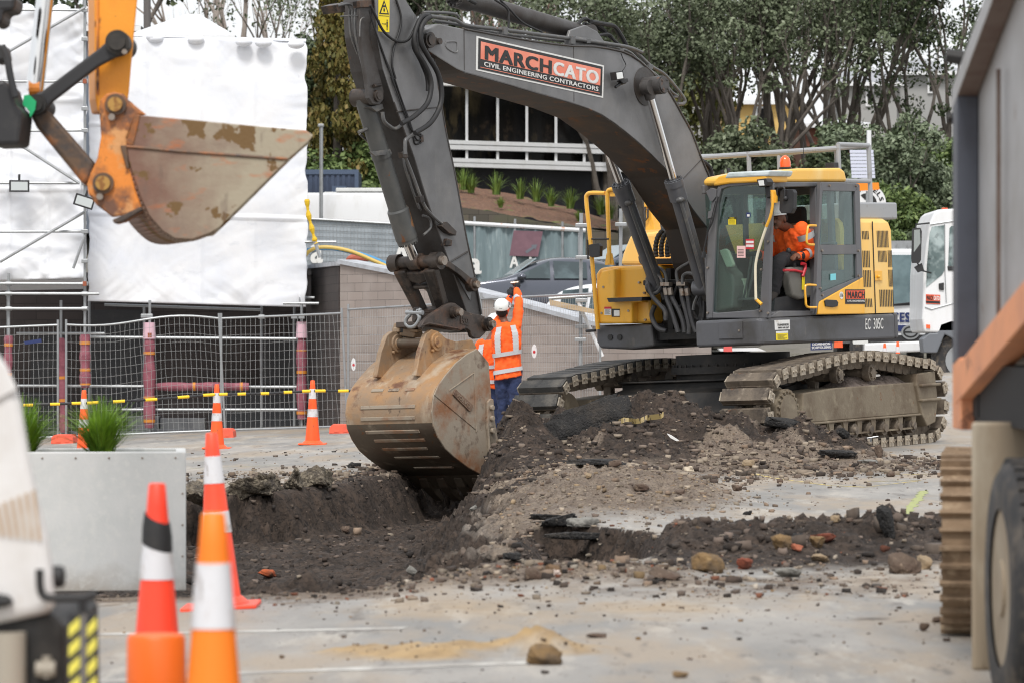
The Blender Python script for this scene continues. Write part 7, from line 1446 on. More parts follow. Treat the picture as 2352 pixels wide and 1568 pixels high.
# ================================================================ PEOPLE
FOLD = bpy.data.textures.new('cloth_folds', 'CLOUDS'); FOLD.noise_scale = .13; FOLD.noise_depth = 2
def person(label, J, opts):
    base = Vector(opts['base']); p = thing('person', label, 'person', base)
    J = {k: Vector(v)-base for k, v in J.items()}
    sl, sr, hl, hr = J['shl'], J['shr'], J['hipl'], J['hipr']; sx = (sr-sl).normalized(); hx = (hr-hl).normalized(); smid = (sl+sr)/2; hmid = (hl+hr)/2; up = (smid-hmid).normalized(); fw = J['fwd'] - (-base) if False else Vector(opts['fwd']).normalized()
    def torso(t, ang, e=0.):
        """t 0 hips .. 1 neck base"""
        prof = [(-.12, .190, .135), (0, .185, .130), (.25, .170, .118), (.55, .195, .125), (.8, .205, .118), (.95, .165, .095), (1.06, .075, .07)]
        ts = [q[0] for q in prof]; w_ = float(np.interp(t, ts, [q[1] for q in prof]))*opts.get('bulk', 1)+e; d_ = float(np.interp(t, ts, [q[2] for q in prof]))*opts.get('bulk', 1)+e
        ax = (hx*(1-t)+sx*t).normalized(); c = hmid+(smid-hmid)*t+up*(.0 if t < .9 else .02); f = (fw-ax*fw.dot(ax)-up*fw.dot(up)).normalized()
        ca, sa = math.cos(ang), math.sin(ang); k = 1/(abs(ca)**3+abs(sa)**3)**(1/3)
        return c+ax*w_*ca*k*.96+f*d_*sa*k*.96
    def limb(mb, pts, rs): 
        P = smooth_path(pts, 4); n = len(P); r = [float(np.interp(i/(n-1)*(len(pts)-1), range(len(pts)), rs)) for i in range(n)]; mb.tube(P, r, 12); mb.ell(P[0], rs[0], rs[0], rs[0]); mb.ell(P[-1], rs[-1], rs[-1], rs[-1])
    def hand(mb, w_, d, side, k=1., curl=.7):
        d = d.normalized(); s = side.normalized(); n_ = d.cross(s).normalized(); s = n_.cross(d); pc = w_+d*.05; mb.ell(pc, .042*k, .042*k, .042*k, 10, 6); mb.ell(pc+d*.03, .04*k, .04*k, .03*k, 10, 6); mb.tube([w_-d*.02, pc+d*.01], [.03*k, .038*k], 10)
        for i, ln in enumerate((.078, .088, .082, .066)):
            b0 = pc+d*.045+s*(i-1.5)*.021; a1 = b0+(d*math.cos(curl*.5)+n_*math.sin(curl*.5))*ln*.45; a2 = a1+(d*math.cos(curl*1.5)+n_*math.sin(curl*1.5))*ln*.35; a3 = a2+(d*math.cos(curl*2.4)+n_*math.sin(curl*2.4))*ln*.25; mb.tube([b0-d*.02, b0, a1, a2, a3], [.010*k, .0105*k, .0095*k, .009*k, .007*k], 8)
        t0 = pc-s*.035; mb.tube([t0-d*.01, t0-s*.02+d*.02+n_*.01, t0-s*.018+d*.05+n_*.03], [.013*k, .012*k, .009*k], 8)
    def remesh(o, vs, it=4):
        r = o.modifiers.new('remesh', 'REMESH'); r.mode = 'VOXEL'; r.voxel_size = vs; r.use_smooth_shade = True; s = o.modifiers.new('smooth', 'SMOOTH'); s.iterations = it; s.factor = .5
        if vs > .01: dm = o.modifiers.new('folds', 'DISPLACE'); dm.texture = FOLD; dm.strength = .045; dm.mid_level = .5
        return o
    hd = J['head']; hf = Vector(opts.get('face', opts['fwd'])).normalized(); hs = hf.cross(Vector((0, 0, 1))).normalized(); hu = hs.cross(hf)
    HM = Matrix((hs, hf, hu)).transposed()
    h_ = lambda x, y, z: hd+HM @ Vector((x, y, z))
    mb = MB()                                              # the whole body as one surface
    mb.ell(h_(0, -.012, .02), .075, .095, .105, 16, 12, HM); mb.ell(h_(0, .03, -.055), .055, .06, .065, 14, 8, HM); mb.ell(h_(0, .094, -.03), .013, .02, .024, 8, 6, HM); mb.ell(h_(0, .082, -.068), .026, .012, .008, 8, 6, HM); mb.ell(h_(0, .07, -.105), .025, .02, .02, 8, 6, HM); mb.ell(h_(0, .075, .018), .055, .018, .012, 10, 6, HM)
    for s in (-1, 1): mb.ell(h_(s*.078, -.01, -.015), .010, .022, .034, 8, 6, HM)
    mb.tube([smid+up*.0, hd-HM @ Vector((0, .0, .07))], [.062, .055], 12)
    mb.ring([[torso(t, 2*math.pi*k/20, -.02) for k in range(20)] for t in (0, .25, .55, .8, .95, 1.05)])
    limb(mb, [sl, J['ell'], J['wrl']], [.045, .036, .026]); limb(mb, [sr, J['elr'], J['wrr']], [.045, .036, .026]); limb(mb, [hl, J['knl'], J['anl']], [.075, .05, .036]); limb(mb, [hr, J['knr'], J['anr']], [.075, .05, .036])
    hand(mb, J['wrl'], J['hdl']-J['wrl'], opts.get('sidel', sx)); hand(mb, J['wrr'], J['hdr']-J['wrr'], opts.get('sider', sx))
    for s in 'lr': limb(mb, [J['an'+s], J['to'+s]], [.036, .034])
    remesh(mb.build('body', m_skin, p, smooth=True), .007, 3)
    mb = MB(); mb.ring([[torso(t, 2*math.pi*k/28, .012+.012*math.sin(k*2.3+t*9)) for k in range(28)] for t in (-.12, 0, .12, .25, .4, .55, .7, .8, .9, .97, 1.03)])
    limb(mb, [sl-sx*-.02, J['ell'], J['wrl']+(J['ell']-J['wrl'])*.12], [.085, .068, .05]); limb(mb, [sr+sx*-.02, J['elr'], J['wrr']+(J['elr']-J['wrr'])*.12], [.085, .068, .05]); nk = smid+up*.05; mb.tube([nk-up*.05, nk+up*opts.get('collar', .035)], [.09, .075], 16, caps=False)
    jk = remesh(mb.build('jacket', m_hiviz, p, smooth=True), .012, 3)
    mb = MB()
    def band(t0, t1, e=.034): 
        n = 36; mb.ring([[torso(t, 2*math.pi*k/n, q) for k in range(n)] for t, q in ((t0, e-.01), (t0, e), (t1, e), (t1, e-.01))], caps=False)
    if not opts.get('plain'): band(.0, .085); band(.36, .445)
    for sg in () if opts.get('plain') else (-1, 1):
        for back in (-1, 1):
            for t0, t1 in zip(np.linspace(.42, .96, 9)[:-1], np.linspace(.42, .96, 9)[1:]):
                a0 = lambda t: back*(math.pi/2)-sg*back*(.62-.12*t); mb.quad(torso(t0, a0(t0)-.16, .036), torso(t0, a0(t0)+.16, .036), torso(t1, a0(t1)+.19, .036), torso(t1, a0(t1)-.19, .036))
    for e_, w_ in ((J['ell'], J['wrl']), (J['elr'], J['wrr'])):
        d = (w_-e_); 
        for t in (.35,): mb.tube([e_+d*(t-.1), e_+d*(t+.1)], [.068, .064], 16, caps=False)
    if opts.get('plain'):
        for s_, e_ in ((sl, J['ell']), (sr, J['elr'])): d = e_-s_; mb.tube([s_+d*.18, s_+d*.42], [.118, .108], 16, caps=False)
    mb.build('reflective_tape', m_strip, p, smooth=True)
    cuff = MB()
    for w_, e_ in ((J['wrl'], J['ell']), (J['wrr'], J['elr'])): cuff.tube([w_+(e_-w_)*.22, w_+(e_-w_)*.02], [.054, .044], 14)
    cuff.build('cuff', m_navyc if not opts.get('black') else m_blackc, p, smooth=True)
    mb = MB(); mb.ring([[torso(t, 2*math.pi*k/20, .004) for k in range(20)] for t in (-.10, 0, .1)])
    limb(mb, [hl, J['knl'], J['anl']], [.108, .08, .068]); limb(mb, [hr, J['knr'], J['anr']], [.108, .08, .068]); mb.ell(hmid-up*.03, .15, .13, .12)
    remesh(mb.build('trousers', m_blackc if opts.get('black') else m_navyc, p, smooth=True), .012, 3)
    for s in 'lr':
        mb = MB(); limb(mb, [J['an'+s]+Vector((0, 0, .06)), J['an'+s], J['to'+s]], [.058, .055, .045]); mb.build('boot', m_boot, p, smooth=True)
    mb = MB()                                              # helmet: shell, brim, band
    hb = [(.118, .0), (.122, .02), (.116, .06), (.098, .10), (.065, .13), (.03, .142), (.004, .145)]
    mb.ring([[h_(r*.92*math.cos(2*math.pi*k/26), -.008+r*1.12*math.sin(2*math.pi*k/26), .055+z) for k in range(26)] for r, z in hb]); mb.ring([[h_(.125*math.cos(a), .02+.13*math.sin(a), .055) for a in np.linspace(0, math.pi, 14)], [h_(.128*math.cos(a), .02+.175*math.sin(a), .045) for a in np.linspace(0, math.pi, 14)], [h_(.128*math.cos(a), .02+.175*math.sin(a), .051) for a in np.linspace(0, math.pi, 14)], [h_(.122*math.cos(a), .02+.128*math.sin(a), .066) for a in np.linspace(0, math.pi, 14)]])
    hl_ = mb.build('helmet', m_helmet, p, smooth=True, auto=50)
    mb = MB()
    for s in (-1, 1):
        for k in range(3): q = h_(s*.104, -.05+.028*k, .10+.012*k); mb.ell(q, .012, .012, .02, 8, 5)
    mb.add([h_(-.02, -.142, .09), h_(.02, -.142, .09), h_(.018, -.131, .125), h_(-.018, -.131, .125)], [(0, 1, 2, 3)]); mb.build('helmet_vent', m_dgrey, hl_)
    mb = MB(); mb.ell(h_(0, -.03, .0), .08, .085, .075, 14, 8, HM); mb.build('hair', m_hair, p, smooth=True)
    if opts.get('moustache'):
        mb = MB(); mb.ell(h_(0, .088, -.058), .032, .012, .008, 8, 6, HM)
        for s in (-1, 1): mb.ell(h_(s*.033, .082, .022), .02, .006, .005, 8, 6, HM); 
        mb.build('moustache', m_hair, p, smooth=True)
        mb = MB()
        for s in (-1, 1): mb.ell(h_(s*.032, .078, .004), .012, .007, .007, 8, 6, HM)
        mb.build('eye', mat('eye', (.03, .02, .02), .2), p, smooth=True)
    if opts.get('gloves'):
        mb = MB(); hand(mb, J['wrl'], J['hdl']-J['wrl'], opts.get('sidel', sx), 1.25); mb.build('glove', m_glove, p, smooth=True); mb = MB(); hand(mb, J['wrr'], J['hdr']-J['wrr'], opts.get('sider', sx), 1.25); mb.build('glove', m_glove, p, smooth=True)
    return p
dw = 53.2; A_ = lambda px, py, dd=0.: at(px, py, dw+dd)
gz_ = float(ground0(at(1165, 1000, dw).x, dw))
person('worker seen from behind in orange jacket, reaching both arms up over the fence', dict(
    head=A_(1153, 716, .05), shl=A_(1134, 752), shr=A_(1190, 745), hipl=A_(1150, 858), hipr=A_(1184, 852), ell=A_(1160, 712, .30), wrl=A_(1172, 682, .48), hdl=A_(1176, 664, .50), elr=A_(1191, 698, .18), wrr=A_(1187, 664, .42), hdr=A_(1188, 645, .46),
    knl=A_(1155, 930, .02), knr=A_(1180, 925, -.06), anl=Vector((A_(1153, 990).x, dw, gz_+.07)), anr=Vector((A_(1182, 990).x, dw-.15, gz_+.07)), tol=Vector((A_(1150, 990).x, dw+.16, gz_+.03)), tor=Vector((A_(1186, 990).x, dw+.02, gz_+.03)), fwd=Vector((0, 0, 0))),
    dict(base=(A_(1165, 990).x, dw, gz_), fwd=(.15, 1, 0), face=(.1, 1, .35), gloves=True, bulk=1.05))
q = A_(1181, 660, .42); mb = MB(); mb.tube([q-Vector((0, 0, .12)), q+Vector((.01, 0, .05))], .014, 8); mb.cur = 1; mb.tube([q+Vector((-.05, 0, .06)), q+Vector((.06, 0, .07))], .02, 8); o = mb.build('hammer', [mat('tool_handle', srgb(196, 100, 50), .6), m_steel]); tag(o, 'short hammer with an orange handle held over the fence', 'tool')
dw2 = 54.0; B_ = lambda px, py, dd=0.: at(px, py, dw2+dd)
person('second worker in orange jacket, mostly hidden behind the reaching worker and the bucket', dict(
    head=B_(1137, 750, .05), shl=B_(1100, 792), shr=B_(1142, 785), hipl=B_(1108, 880), hipr=B_(1136, 880), ell=B_(1092, 835, .1), wrl=B_(1106, 860, .3), hdl=B_(1112, 862, .42), elr=B_(1146, 830, .15), wrr=B_(1138, 800, .4), hdr=B_(1138, 790, .5), knl=B_(1110, 945), knr=B_(1136, 945), anl=Vector((B_(1110, 990).x, dw2, gz_+.07)), anr=Vector((B_(1138, 990).x, dw2, gz_+.07)), tol=Vector((B_(1108, 990).x, dw2+.16, gz_+.03)), tor=Vector((B_(1140, 990).x, dw2+.16, gz_+.03)), fwd=Vector((0, 0, 0))),
    dict(base=(B_(1122, 990).x, dw2, gz_), fwd=(.25, 1, 0), face=(.3, 1, .1), bulk=.95))
def OP(zx, zy, y): return EXC+U @ hit(*Z1(zx, zy), 1, y+.09)
fwL = (U.to_3x3() @ Vector((1, 0, 0)))
hx0 = UI @ OP(1590, 800, 1.02); cz = cabz0
def LP(x, y, z): return EXC+U @ Vector((x, y, z))
person('excavator operator in orange jacket and white helmet sitting in the yellow cab', dict(
    head=OP(1456, 545, 1.06), shl=OP(1612, 612, 1.27), shr=OP(1448, 624, .85), hipl=OP(1600, 835, 1.12), hipr=OP(1560, 850, .93), ell=OP(1668, 775, 1.30), wrl=OP(1590, 800, 1.28), hdl=OP(1545, 798, 1.28), elr=OP(1400, 790, .74), wrr=OP(1290, 790, .80), hdr=OP(1250, 788, .82),
    knl=OP(1465, 830, 1.16), knr=OP(1395, 860, .90), anl=OP(1428, 1030, 1.15), anr=OP(1330, 1060, .92), tol=OP(1405, 1085, 1.15), tor=OP(1300, 1100, .92), fwd=Vector((0, 0, 0))),
    dict(base=LP(hx0.x, 1.02, cabz0+.05), fwd=tuple(fwL), face=tuple(fwL+Vector((-.25, -.1, -.12))), black=True, moustache=True, plain=True, collar=.085, bulk=1.32))
# ================================================================ TREES AND PLANTS
m_bark = mat('grey_bark', srgb(108, 101, 94), .9, 0, [(srgb(84, 77, 71), 3, .45, .62, 6, (1, 1, .3)), (srgb(130, 122, 112), 6, .55, .7, 6, (1, 1, .4))]); m_barkp = mat('pale_bark', srgb(168, 158, 150), .9, 0, [(srgb(140, 128, 118), 3, .45, .62, 6, (1, 1, .3))])
def leaf_mat(name, c, c2, c3):
    m = bpy.data.materials.new(name); m.use_nodes = True; nt = m.node_tree; N = nt.nodes; L = nt.links; b = N['Principled BSDF']; a = N.new('ShaderNodeAttribute'); a.attribute_name = 'tint'; s = N.new('ShaderNodeSeparateColor'); L.new(a.outputs['Color'], s.inputs[0]); r = N.new('ShaderNodeValToRGB'); r.color_ramp.elements[0].color = srgb(*c); r.color_ramp.elements[1].color = srgb(*c3); e = r.color_ramp.elements.new(.5); e.color = srgb(*c2); L.new(s.outputs[0], r.inputs[0]); L.new(r.outputs[0], b.inputs['Base Color']); b.inputs['Roughness'].default_value = .6; b.inputs['Specular IOR Level'].default_value = .3
    return m
m_lf1 = leaf_mat('olive_grey_leaf', (70, 79, 58), (98, 108, 82), (136, 144, 120)); m_lf2 = leaf_mat('dark_green_leaf', (50, 60, 43), (72, 85, 59), (106, 116, 84)); m_lf3 = leaf_mat('silver_green_leaf', (84, 96, 74), (112, 124, 98), (142, 152, 126)); m_lf4 = leaf_mat('bronze_conifer_leaf', (70, 74, 34), (98, 92, 44), (128, 108, 60)); m_lf5 = leaf_mat('fresh_green_leaf', (66, 84, 46), (92, 110, 62), (126, 142, 86)); m_lf6 = leaf_mat('yellow_green_leaf', (86, 92, 48), (116, 118, 64), (146, 146, 86))
def leaves(name, C, Rr, per, size, m, parent, seed, droop=0., sq=(1, 1, .8)):
    rg = np.random.default_rng(seed); C = np.repeat(np.asarray(C), per, 0); Rr = np.repeat(np.asarray(Rr), per); k = len(C)
    d = rg.normal(size=(k, 3)); d /= np.linalg.norm(d, axis=1)[:, None]; rad = rg.uniform(.25, 1, k)**.5; P = C+d*(rad*Rr)[:, None]*np.array(sq)
    n = d+rg.normal(size=(k, 3))*.8+np.array([0, 0, .35]); n /= np.linalg.norm(n, axis=1)[:, None]; u = np.cross(n, rg.normal(size=(k, 3))); u /= np.linalg.norm(u, axis=1)[:, None]+1e-9; w_ = np.cross(n, u); s = size*rg.uniform(.6, 1.35, k)[:, None]
    if droop: w_ = w_*(1-droop)+np.array([0, 0, -1])*droop
    V = np.stack([P-u*s*.42, P-w_*s*.75, P+u*s*.42, P+w_*s*.75], 1).reshape(-1, 3); t = np.clip(rg.normal(.5, .26, k), 0, 1)
    return raw_mesh(name, V, np.arange(k*4).reshape(-1, 4), m, parent, col=np.repeat(t, 4)[:, None].repeat(3, 1))
def tree(name, label, px, d, h, stems, leafm, size, per, seed, cl=.55, bark=None, spread=.35, depth=4, group='trees behind the site', r0=.14, z=None, tips_from=2, leaf=True, fork=.46):
    rg = random.Random(seed); x = (px-CX)/F*d; o = thing(name, label, 'tree', (x, d, tzz(x, d)-.1 if z is None else z), 0, group); mb = MB(); tips = []
    def grow(p, dr, ln, r, lv):
        n = 4; P = [p]; q = p; v = dr
        for i in range(n): v = (v+Vector((rg.uniform(-.16, .16), rg.uniform(-.16, .16), rg.uniform(-.02, .12)))).normalized(); q = q+v*ln/n; P.append(q)
        mb.tube(P, [r*(1-.42*i/n) for i in range(n+1)], 7 if lv < 2 else 5, caps=False)
        if lv >= tips_from: tips.append((q, 1.)); 
        if lv >= tips_from: tips.append((P[2]+Vector((rg.uniform(-.3, .3), rg.uniform(-.3, .3), rg.uniform(-.1, .3))), .75))
        if lv < depth:
            for k in range(2 if rg.random() < .62 else 3):
                a = rg.uniform(0, 6.283); s = rg.uniform(.5, 1.)*fork; grow(q, (v+Vector((math.cos(a)*s, math.sin(a)*s, rg.uniform(-.1, .25)))).normalized(), ln*rg.uniform(.62, .85), r*.56, lv+1)
    for k in range(stems):
        a = 6.283*k/stems+rg.uniform(-.4, .4); s = spread*rg.uniform(.5, 1.1); grow(Vector((math.cos(a)*.12, math.sin(a)*.12, 0)), Vector((math.cos(a)*s, math.sin(a)*s, 1)).normalized(), h*.34*rg.uniform(.8, 1.15), r0*rg.uniform(.75, 1.1), 0)
    mb.build('trunk', bark or m_bark, o, smooth=True)
    if leaf:
        C = [tuple(t[0]) for t in tips]; Rr = [cl*t[1]*rg.uniform(.6, 1.25) for t in tips]; leaves('crown', C, Rr, per, size, leafm, o, seed)
    return o
TL = ['tall multi stemmed tree rising left of the excavator beacon', 'dense olive tree right behind the boom bend', 'open grey limbed tree above the yellow cab', 'tree with steep pale limbs right of the cab beacon', 'leaning tree whose limbs cross the far white house', 'dark leafy tree near the tipper truck', 'tree behind the boom with thin limbs against the sky', 'tree showing above the middle of the boom', 'half hidden tree behind the stick cylinder', 'shorter tree left of the beacon with pale grey limbs', 'many limbed tree behind the square end of the guard rail']
for i, (px, d, h, st, sp, per, cl) in enumerate(((1630, 98, 7.8, 6, .30, 56, .44), (1480, 95, 6.8, 7, .44, 78, .48), (1790, 101, 8.6, 6, .26, 34, .38), (1890, 97, 8.6, 5, .30, 26, .36), (2000, 99, 8, 4, .55, 36, .42), (2165, 96, 7.8, 6, .5, 90, .48), (1400, 108, 8.5, 5, .32, 26, .42), (1270, 114, 9.5, 4, .30, 14, .38), (1100, 116, 9.5, 5, .34, 24, .44), (1720, 96, 6.6, 6, .40, 44, .38), (1945, 103, 8.4, 5, .36, 28, .38))):
    tree('broadleaf_tree', TL[i], px, d, h, st, (m_lf1, m_lf1, m_lf1, m_lf1, m_lf2, m_lf2, m_lf1, m_lf2, m_lf1, m_lf1, m_lf1)[i], .078, per, 20+i, cl, spread=sp, r0=.12, depth=3, tips_from=1 if i in (1, 5) else 2)
tree('low_tree', 'low olive foliage mass behind the guard rail left end', 1690, 94, 3.0, 5, m_lf1, .09, 40, 41, .4, spread=.7, depth=3, tips_from=1, r0=.08); tree('low_tree', 'yellowish green bush between the grey limbed trees', 1590, 104, 4.6, 4, m_lf6, .12, 50, 42, .5, spread=.6, depth=3, tips_from=1, r0=.07); tree('low_tree', 'low dark foliage behind the cab roof', 1850, 93, 2.5, 5, m_lf2, .09, 50, 43, .38, spread=.8, depth=3, tips_from=1, r0=.07); tree('low_tree', 'leafy bush at the corner of the guard rail', 1985, 94, 2.8, 5, m_lf2, .09, 55, 44, .42, spread=.7, depth=3, tips_from=1, r0=.07)
for i, (px, d, h, m, lb) in enumerate(((2095, 84, 3.6, m_lf3, 'big silvery olive shrub left of the tipper truck'), (2165, 86, 3.2, m_lf5, 'fresh green shrub right beside the tipper truck'), (2035, 82, 2.3, m_lf5, 'yellow green bush behind the round white sign'), (2150, 80, 1.9, m_lf2, 'dark hedge above the white truck roof'), (2060, 79, 1.6, m_lf5, 'low green bush between hood and white truck'))): tree('shrub', lb, px, d, h, 6, m, .075, 90, 60+i, .30, spread=.55, depth=3, tips_from=1, r0=.05, group='shrubs behind the trucks')
# drooping conifer and bushes left of the stick
cx = (772-CX)/F*98; o = thing('conifer', 'drooping bronze green conifer between white wrap and excavator stick', 'tree', (cx, 98, tzz(cx, 98)), 0, 'trees behind the site'); mb = MB(); mb.tube([(0, 0, 0), (.05, 0, 3), (0, 0, 7.2)], [.16, .12, .03], 8); mb.build('trunk', m_bark, o, smooth=True); rg = random.Random(5); C = []; Rr = []
for k in range(120):
    t = rg.random()**.8; zz_ = .8+6.2*t; rr = (1-t)*1.35+.25; a = rg.uniform(0, 6.283); q = rr*rg.uniform(.35, 1.); C.append((math.cos(a)*q, math.sin(a)*q, zz_-.35*q)); Rr.append(rg.uniform(.16, .34))
leaves('crown', C, Rr, 130, .12, m_lf4, o, 9, .55, (1, 1, 1.3))
for px, d, h, lb, m in ((800, 97, 2.4, 'fresh green bush beside the silver light pole', m_lf5), (858, 98, 3.0, 'green bush touching the bucket cylinder', m_lf5), (740, 101, 5.0, 'dark tree behind the bronze conifer', m_lf2)): tree('shrub', lb, px, d, h, 5, m, .11, 60, px, .42, spread=.5, depth=3, tips_from=1, r0=.05, group='shrubs left of the stick')
tree('bare_tree', 'pale bare trunked tree above the white wrap', 588, 118, 9, 3, m_lf1, .1, 5, 71, .5, m_barkp, .28, 4, r0=.2, leaf=False); tree('bare_tree', 'leafless twiggy tree over the white house roof', 500, 122, 7, 5, m_lf1, .08, 3, 72, .5, m_barkp, .5, 5, r0=.06, leaf=False); tree('pine_tree', 'dark tree left of the orange arm at the top edge', 190, 112, 10.5, 2, m_lf2, .16, 70, 73, .7, spread=.25, r0=.2); tree('pine_tree', 'reddish trunked pine above the boom pipes', 1190, 128, 12, 3, m_lf2, .15, 50, 74, .7, mat('pink_bark', srgb(150, 118, 108), .9), .3, r0=.25); tree('pine_tree', 'dark pine top beside the stick', 965, 124, 11, 3, m_lf2, .15, 60, 75, .7, spread=.3, r0=.2); tree('bare_tree', 'thin grey tree right of the pale trunked tree', 660, 110, 9, 3, m_lf1, .09, 7, 76, .5, m_bark, .35, 4, r0=.12)
# ================================================================ BUILDINGS
gb = thing('office_building', 'glazed building with white frames above a dark base, seen under the boom', 'building', (0, 106, 3)); go = Vector(gb.location)
Gp = lambda px, py, dd=0.: at(px, py, 104.5+(px-1000)*.009+dd)-go
mb = MB(); mb.prism([Gp(930, 178, .5), Gp(1500, 206, .5), Gp(1500, 520, .5), Gp(930, 520, .5)], (0, 8, 0)); mb.build('wall', mat('black_cladding', srgb(28, 29, 34), .6, 0, [(srgb(36, 37, 42), 1, .45, .65)]), gb)
m_win = mat('dim_window_reflections', srgb(24, 22, 21), .25, 0, [(srgb(66, 58, 42), .9, .52, .66, 8, (1, 1, .6)), (srgb(20, 20, 20), 3.2, .48, .56, 9, (1, 1, .3)), (srgb(52, 44, 36), 2, .58, .7, 8)], spec=.2)  # tan and dark blotches paint reflections into the pane colour
xs_ = [958, 1072, 1143, 1210, 1277, 1342, 1408, 1470]
yu = lambda px: 322+(px-1030)*.031; yl_ = lambda px: 381+(px-1030)*.028
for a, b in zip(xs_[:-1], xs_[1:]):
    for t0, t1 in ((196, 0), (342, 364)):
        ya = (t0+(a-1030)*.03, t0+(b-1030)*.03); yb = (yu(a), yu(b)) if not t1 else (t1+(a-1030)*.03, t1+(b-1030)*.03); mb = MB(); mb.prism([Gp(a+2, ya[0], .36), Gp(b-2, ya[1], .36), Gp(b-2, yb[1], .36), Gp(a+2, yb[0], .36)], (0, .05, 0)); mb.build('window', m_win, gb)
mb = MB()
for px in xs_: mb.prism([Gp(px-3, 190+(px-1030)*.03), Gp(px+3, 190+(px-1030)*.03), Gp(px+3, yl_(px)), Gp(px-3, yl_(px))], (0, .3, 0))
mb.build('mullion', m_white, gb)
for y0, y1, dd in ((yu(1030), yu(1030)+9, -.05), (yu(1030)+10, yu(1030)+21, -.03), (363, 372, -.05), (372, 383, -.03), (180, 197, -.3)):
    mb = MB(); k = .03; mb.prism([Gp(930, y0-100*k, dd), Gp(1500, y0+470*k, dd), Gp(1500, y1+470*k, dd), Gp(930, y1-100*k, dd)], (0, .4, 0)); mb.build('white_band', m_white if y0 != 180 else mat('white_fascia', (.74, .74, .72), .5), gb)
def house(label, px0, px1, d, yb, ye, yr, wallm, roofm, wins=(), depth=6, hip=True):
    a, b = at(px0, yb, d), at(px1, yb, d); w_ = b.x-a.x; o = thing('house', label, 'building', (a.x, d, a.z)); ze = (yb-ye)*d/F; zr_ = (yb-yr)*d/F; mb = MB(); mb.box(0, w_, 0, depth, -4, ze); mb.build('wall', wallm, o); mb = MB(); e = .3; i_ = w_*.42 if hip else 0
    mb.add([(-e, -e, ze), (w_+e, -e, ze), (w_+e, depth+e, ze), (-e, depth+e, ze), (i_, depth/2, zr_), (w_-i_, depth/2, zr_)], [(0, 1, 5, 4), (1, 2, 5), (2, 3, 4, 5), (3, 0, 4), (3, 2, 1, 0)]); mb.build('roof', roofm, o)
    mb = MB(); mb.box(-e, w_+e, -e-.05, -e, ze-.14, ze-.005); mb.build('gutter', m_white, o)
    for (x0, y0, x1, y1) in wins:
        p, q = at(x0, y1, d), at(x1, y0, d); mb = MB(); mb.box(p.x-a.x, q.x-a.x, -.08, -.005, p.z-a.z, q.z-a.z); f = mb.build('window', m_white, o); mb = MB(); mb.box(p.x-a.x+.07, q.x-a.x-.07, -.1, -.082, p.z-a.z+.07, q.z-a.z-.07); mb.build('pane', m_win, f)
    return o
m_roofw = mat('white_iron_roof', (.74, .76, .78), .4, 0, [(srgb(206, 210, 214), 2, .45, .65)]); m_roofg = mat('grey_iron_roof', srgb(150, 152, 156), .5); m_cw = mat('grey_white_weatherboard', srgb(158, 158, 156), .7); m_yw = mat('yellow_weatherboard', srgb(206, 172, 104), .7, 0, [(srgb(190, 156, 92), 2, .45, .65)]); m_tw = mat('brown_timber_wall', srgb(104, 64, 50), .8)
house('small house with a white pyramid roof above the wrapped scaffold', 322, 512, 84, 200, 84, 6, m_cw, m_roofw); house('yellow house showing between the trees over the cab', 1660, 1840, 126, 330, 232, 192, m_yw, m_roofw, ((1735, 245, 1760, 300),), hip=False); house('white house with a gable far behind the trees', 1930, 2060, 132, 290, 190, 150, m_cw, m_roofg, ((1988, 205, 2006, 245),), hip=False); house('low house with brown timber wall and pale eave right of the yellow house', 1840, 1990, 120, 310, 285, 262, m_tw, m_roofw); house('white walled house high on the hill at the tipper truck', 2060, 2200, 134, 250, 165, 120, m_cw, m_roofg, ((2130, 180, 2150, 215),)); house('pale house hidden behind the limbs above the cab', 1560, 1660, 134, 300, 200, 160, m_cw, m_roofg, hip=False)
house('dark weatherboard house corner behind the left scaffold', 150, 300, 96, 180, 62, 30, mat('blue_grey_wall', srgb(96, 104, 116), .7), m_roofg)
q = at(338, 48, 92); mb = MB(); mb.tube([(0, 0, -8), (0, 0, 3.5)], .09, 10); mb.box(-.7, .7, -.05, .05, 2.6, 2.72); o = mb.build('utility_pole', mat('grey_wood_pole', srgb(96, 92, 90), .8)); o.location = q; tag(o, 'dark wooden utility pole behind the white pyramid roof', 'pole')
q = at(737, 440, 89); o = thing('light_pole', 'slim silver pole with a flat cap left of the stick', 'pole', q-Vector((0, 0, 3))); mb = MB(); mb.tube([(0, 0, 0), (0.01, 0, 4.55)], .045, 10); mb.build('shaft', m_galv, o, smooth=True); mb = MB(); mb.box(-.07, .07, -.07, .07, 4.55, 4.62); mb.build('cap', m_galv, o, bevel=.01)
# container, bank, plants, stone wall
c0_ = at(690, 446, 93.5); c1_ = at(822, 392, 93.5); o = thing('container', 'dark blue shipping container behind the silver pole', 'container', (c0_.x, 93.5, c0_.z-1.2)); w_ = c1_.x-c0_.x; h_ = c1_.z-c0_.z+1.2; mb = MB(); mb.box(0, w_, 0, 2.4, 0, h_)
n = 9
for k in range(n): mb.box(.08+k*(w_-.2)/n, .08+(k+.55)*(w_-.2)/n, -.03, 0, .12, h_-.12)
mb.build('corrugated_wall', mat('dark_blue_container', srgb(60, 72, 94), .6, 0, [(srgb(50, 60, 80), 2, .45, .65)]), o); mb = MB(); mb.box(-.02, w_+.02, -.05, -.031, h_-.1, h_+.02); mb.box(w_-.08, w_+.02, -.06, -.035, 0, h_-.1); mb.box(w_*.55, w_*.8, -.05, -.032, h_*.62, h_*.78); mb.build('frame_rail', mat('container_rail', srgb(74, 88, 110), .6), o)
m_mulch = mat('bark_mulch', srgb(126, 94, 74), .95, 0, [(srgb(96, 72, 60), 9, .45, .62, 8), (srgb(150, 122, 102), 22, .56, .7, 6), (srgb(96, 120, 58), 1.6, .60, .68, 8)], (12, 1, .1))
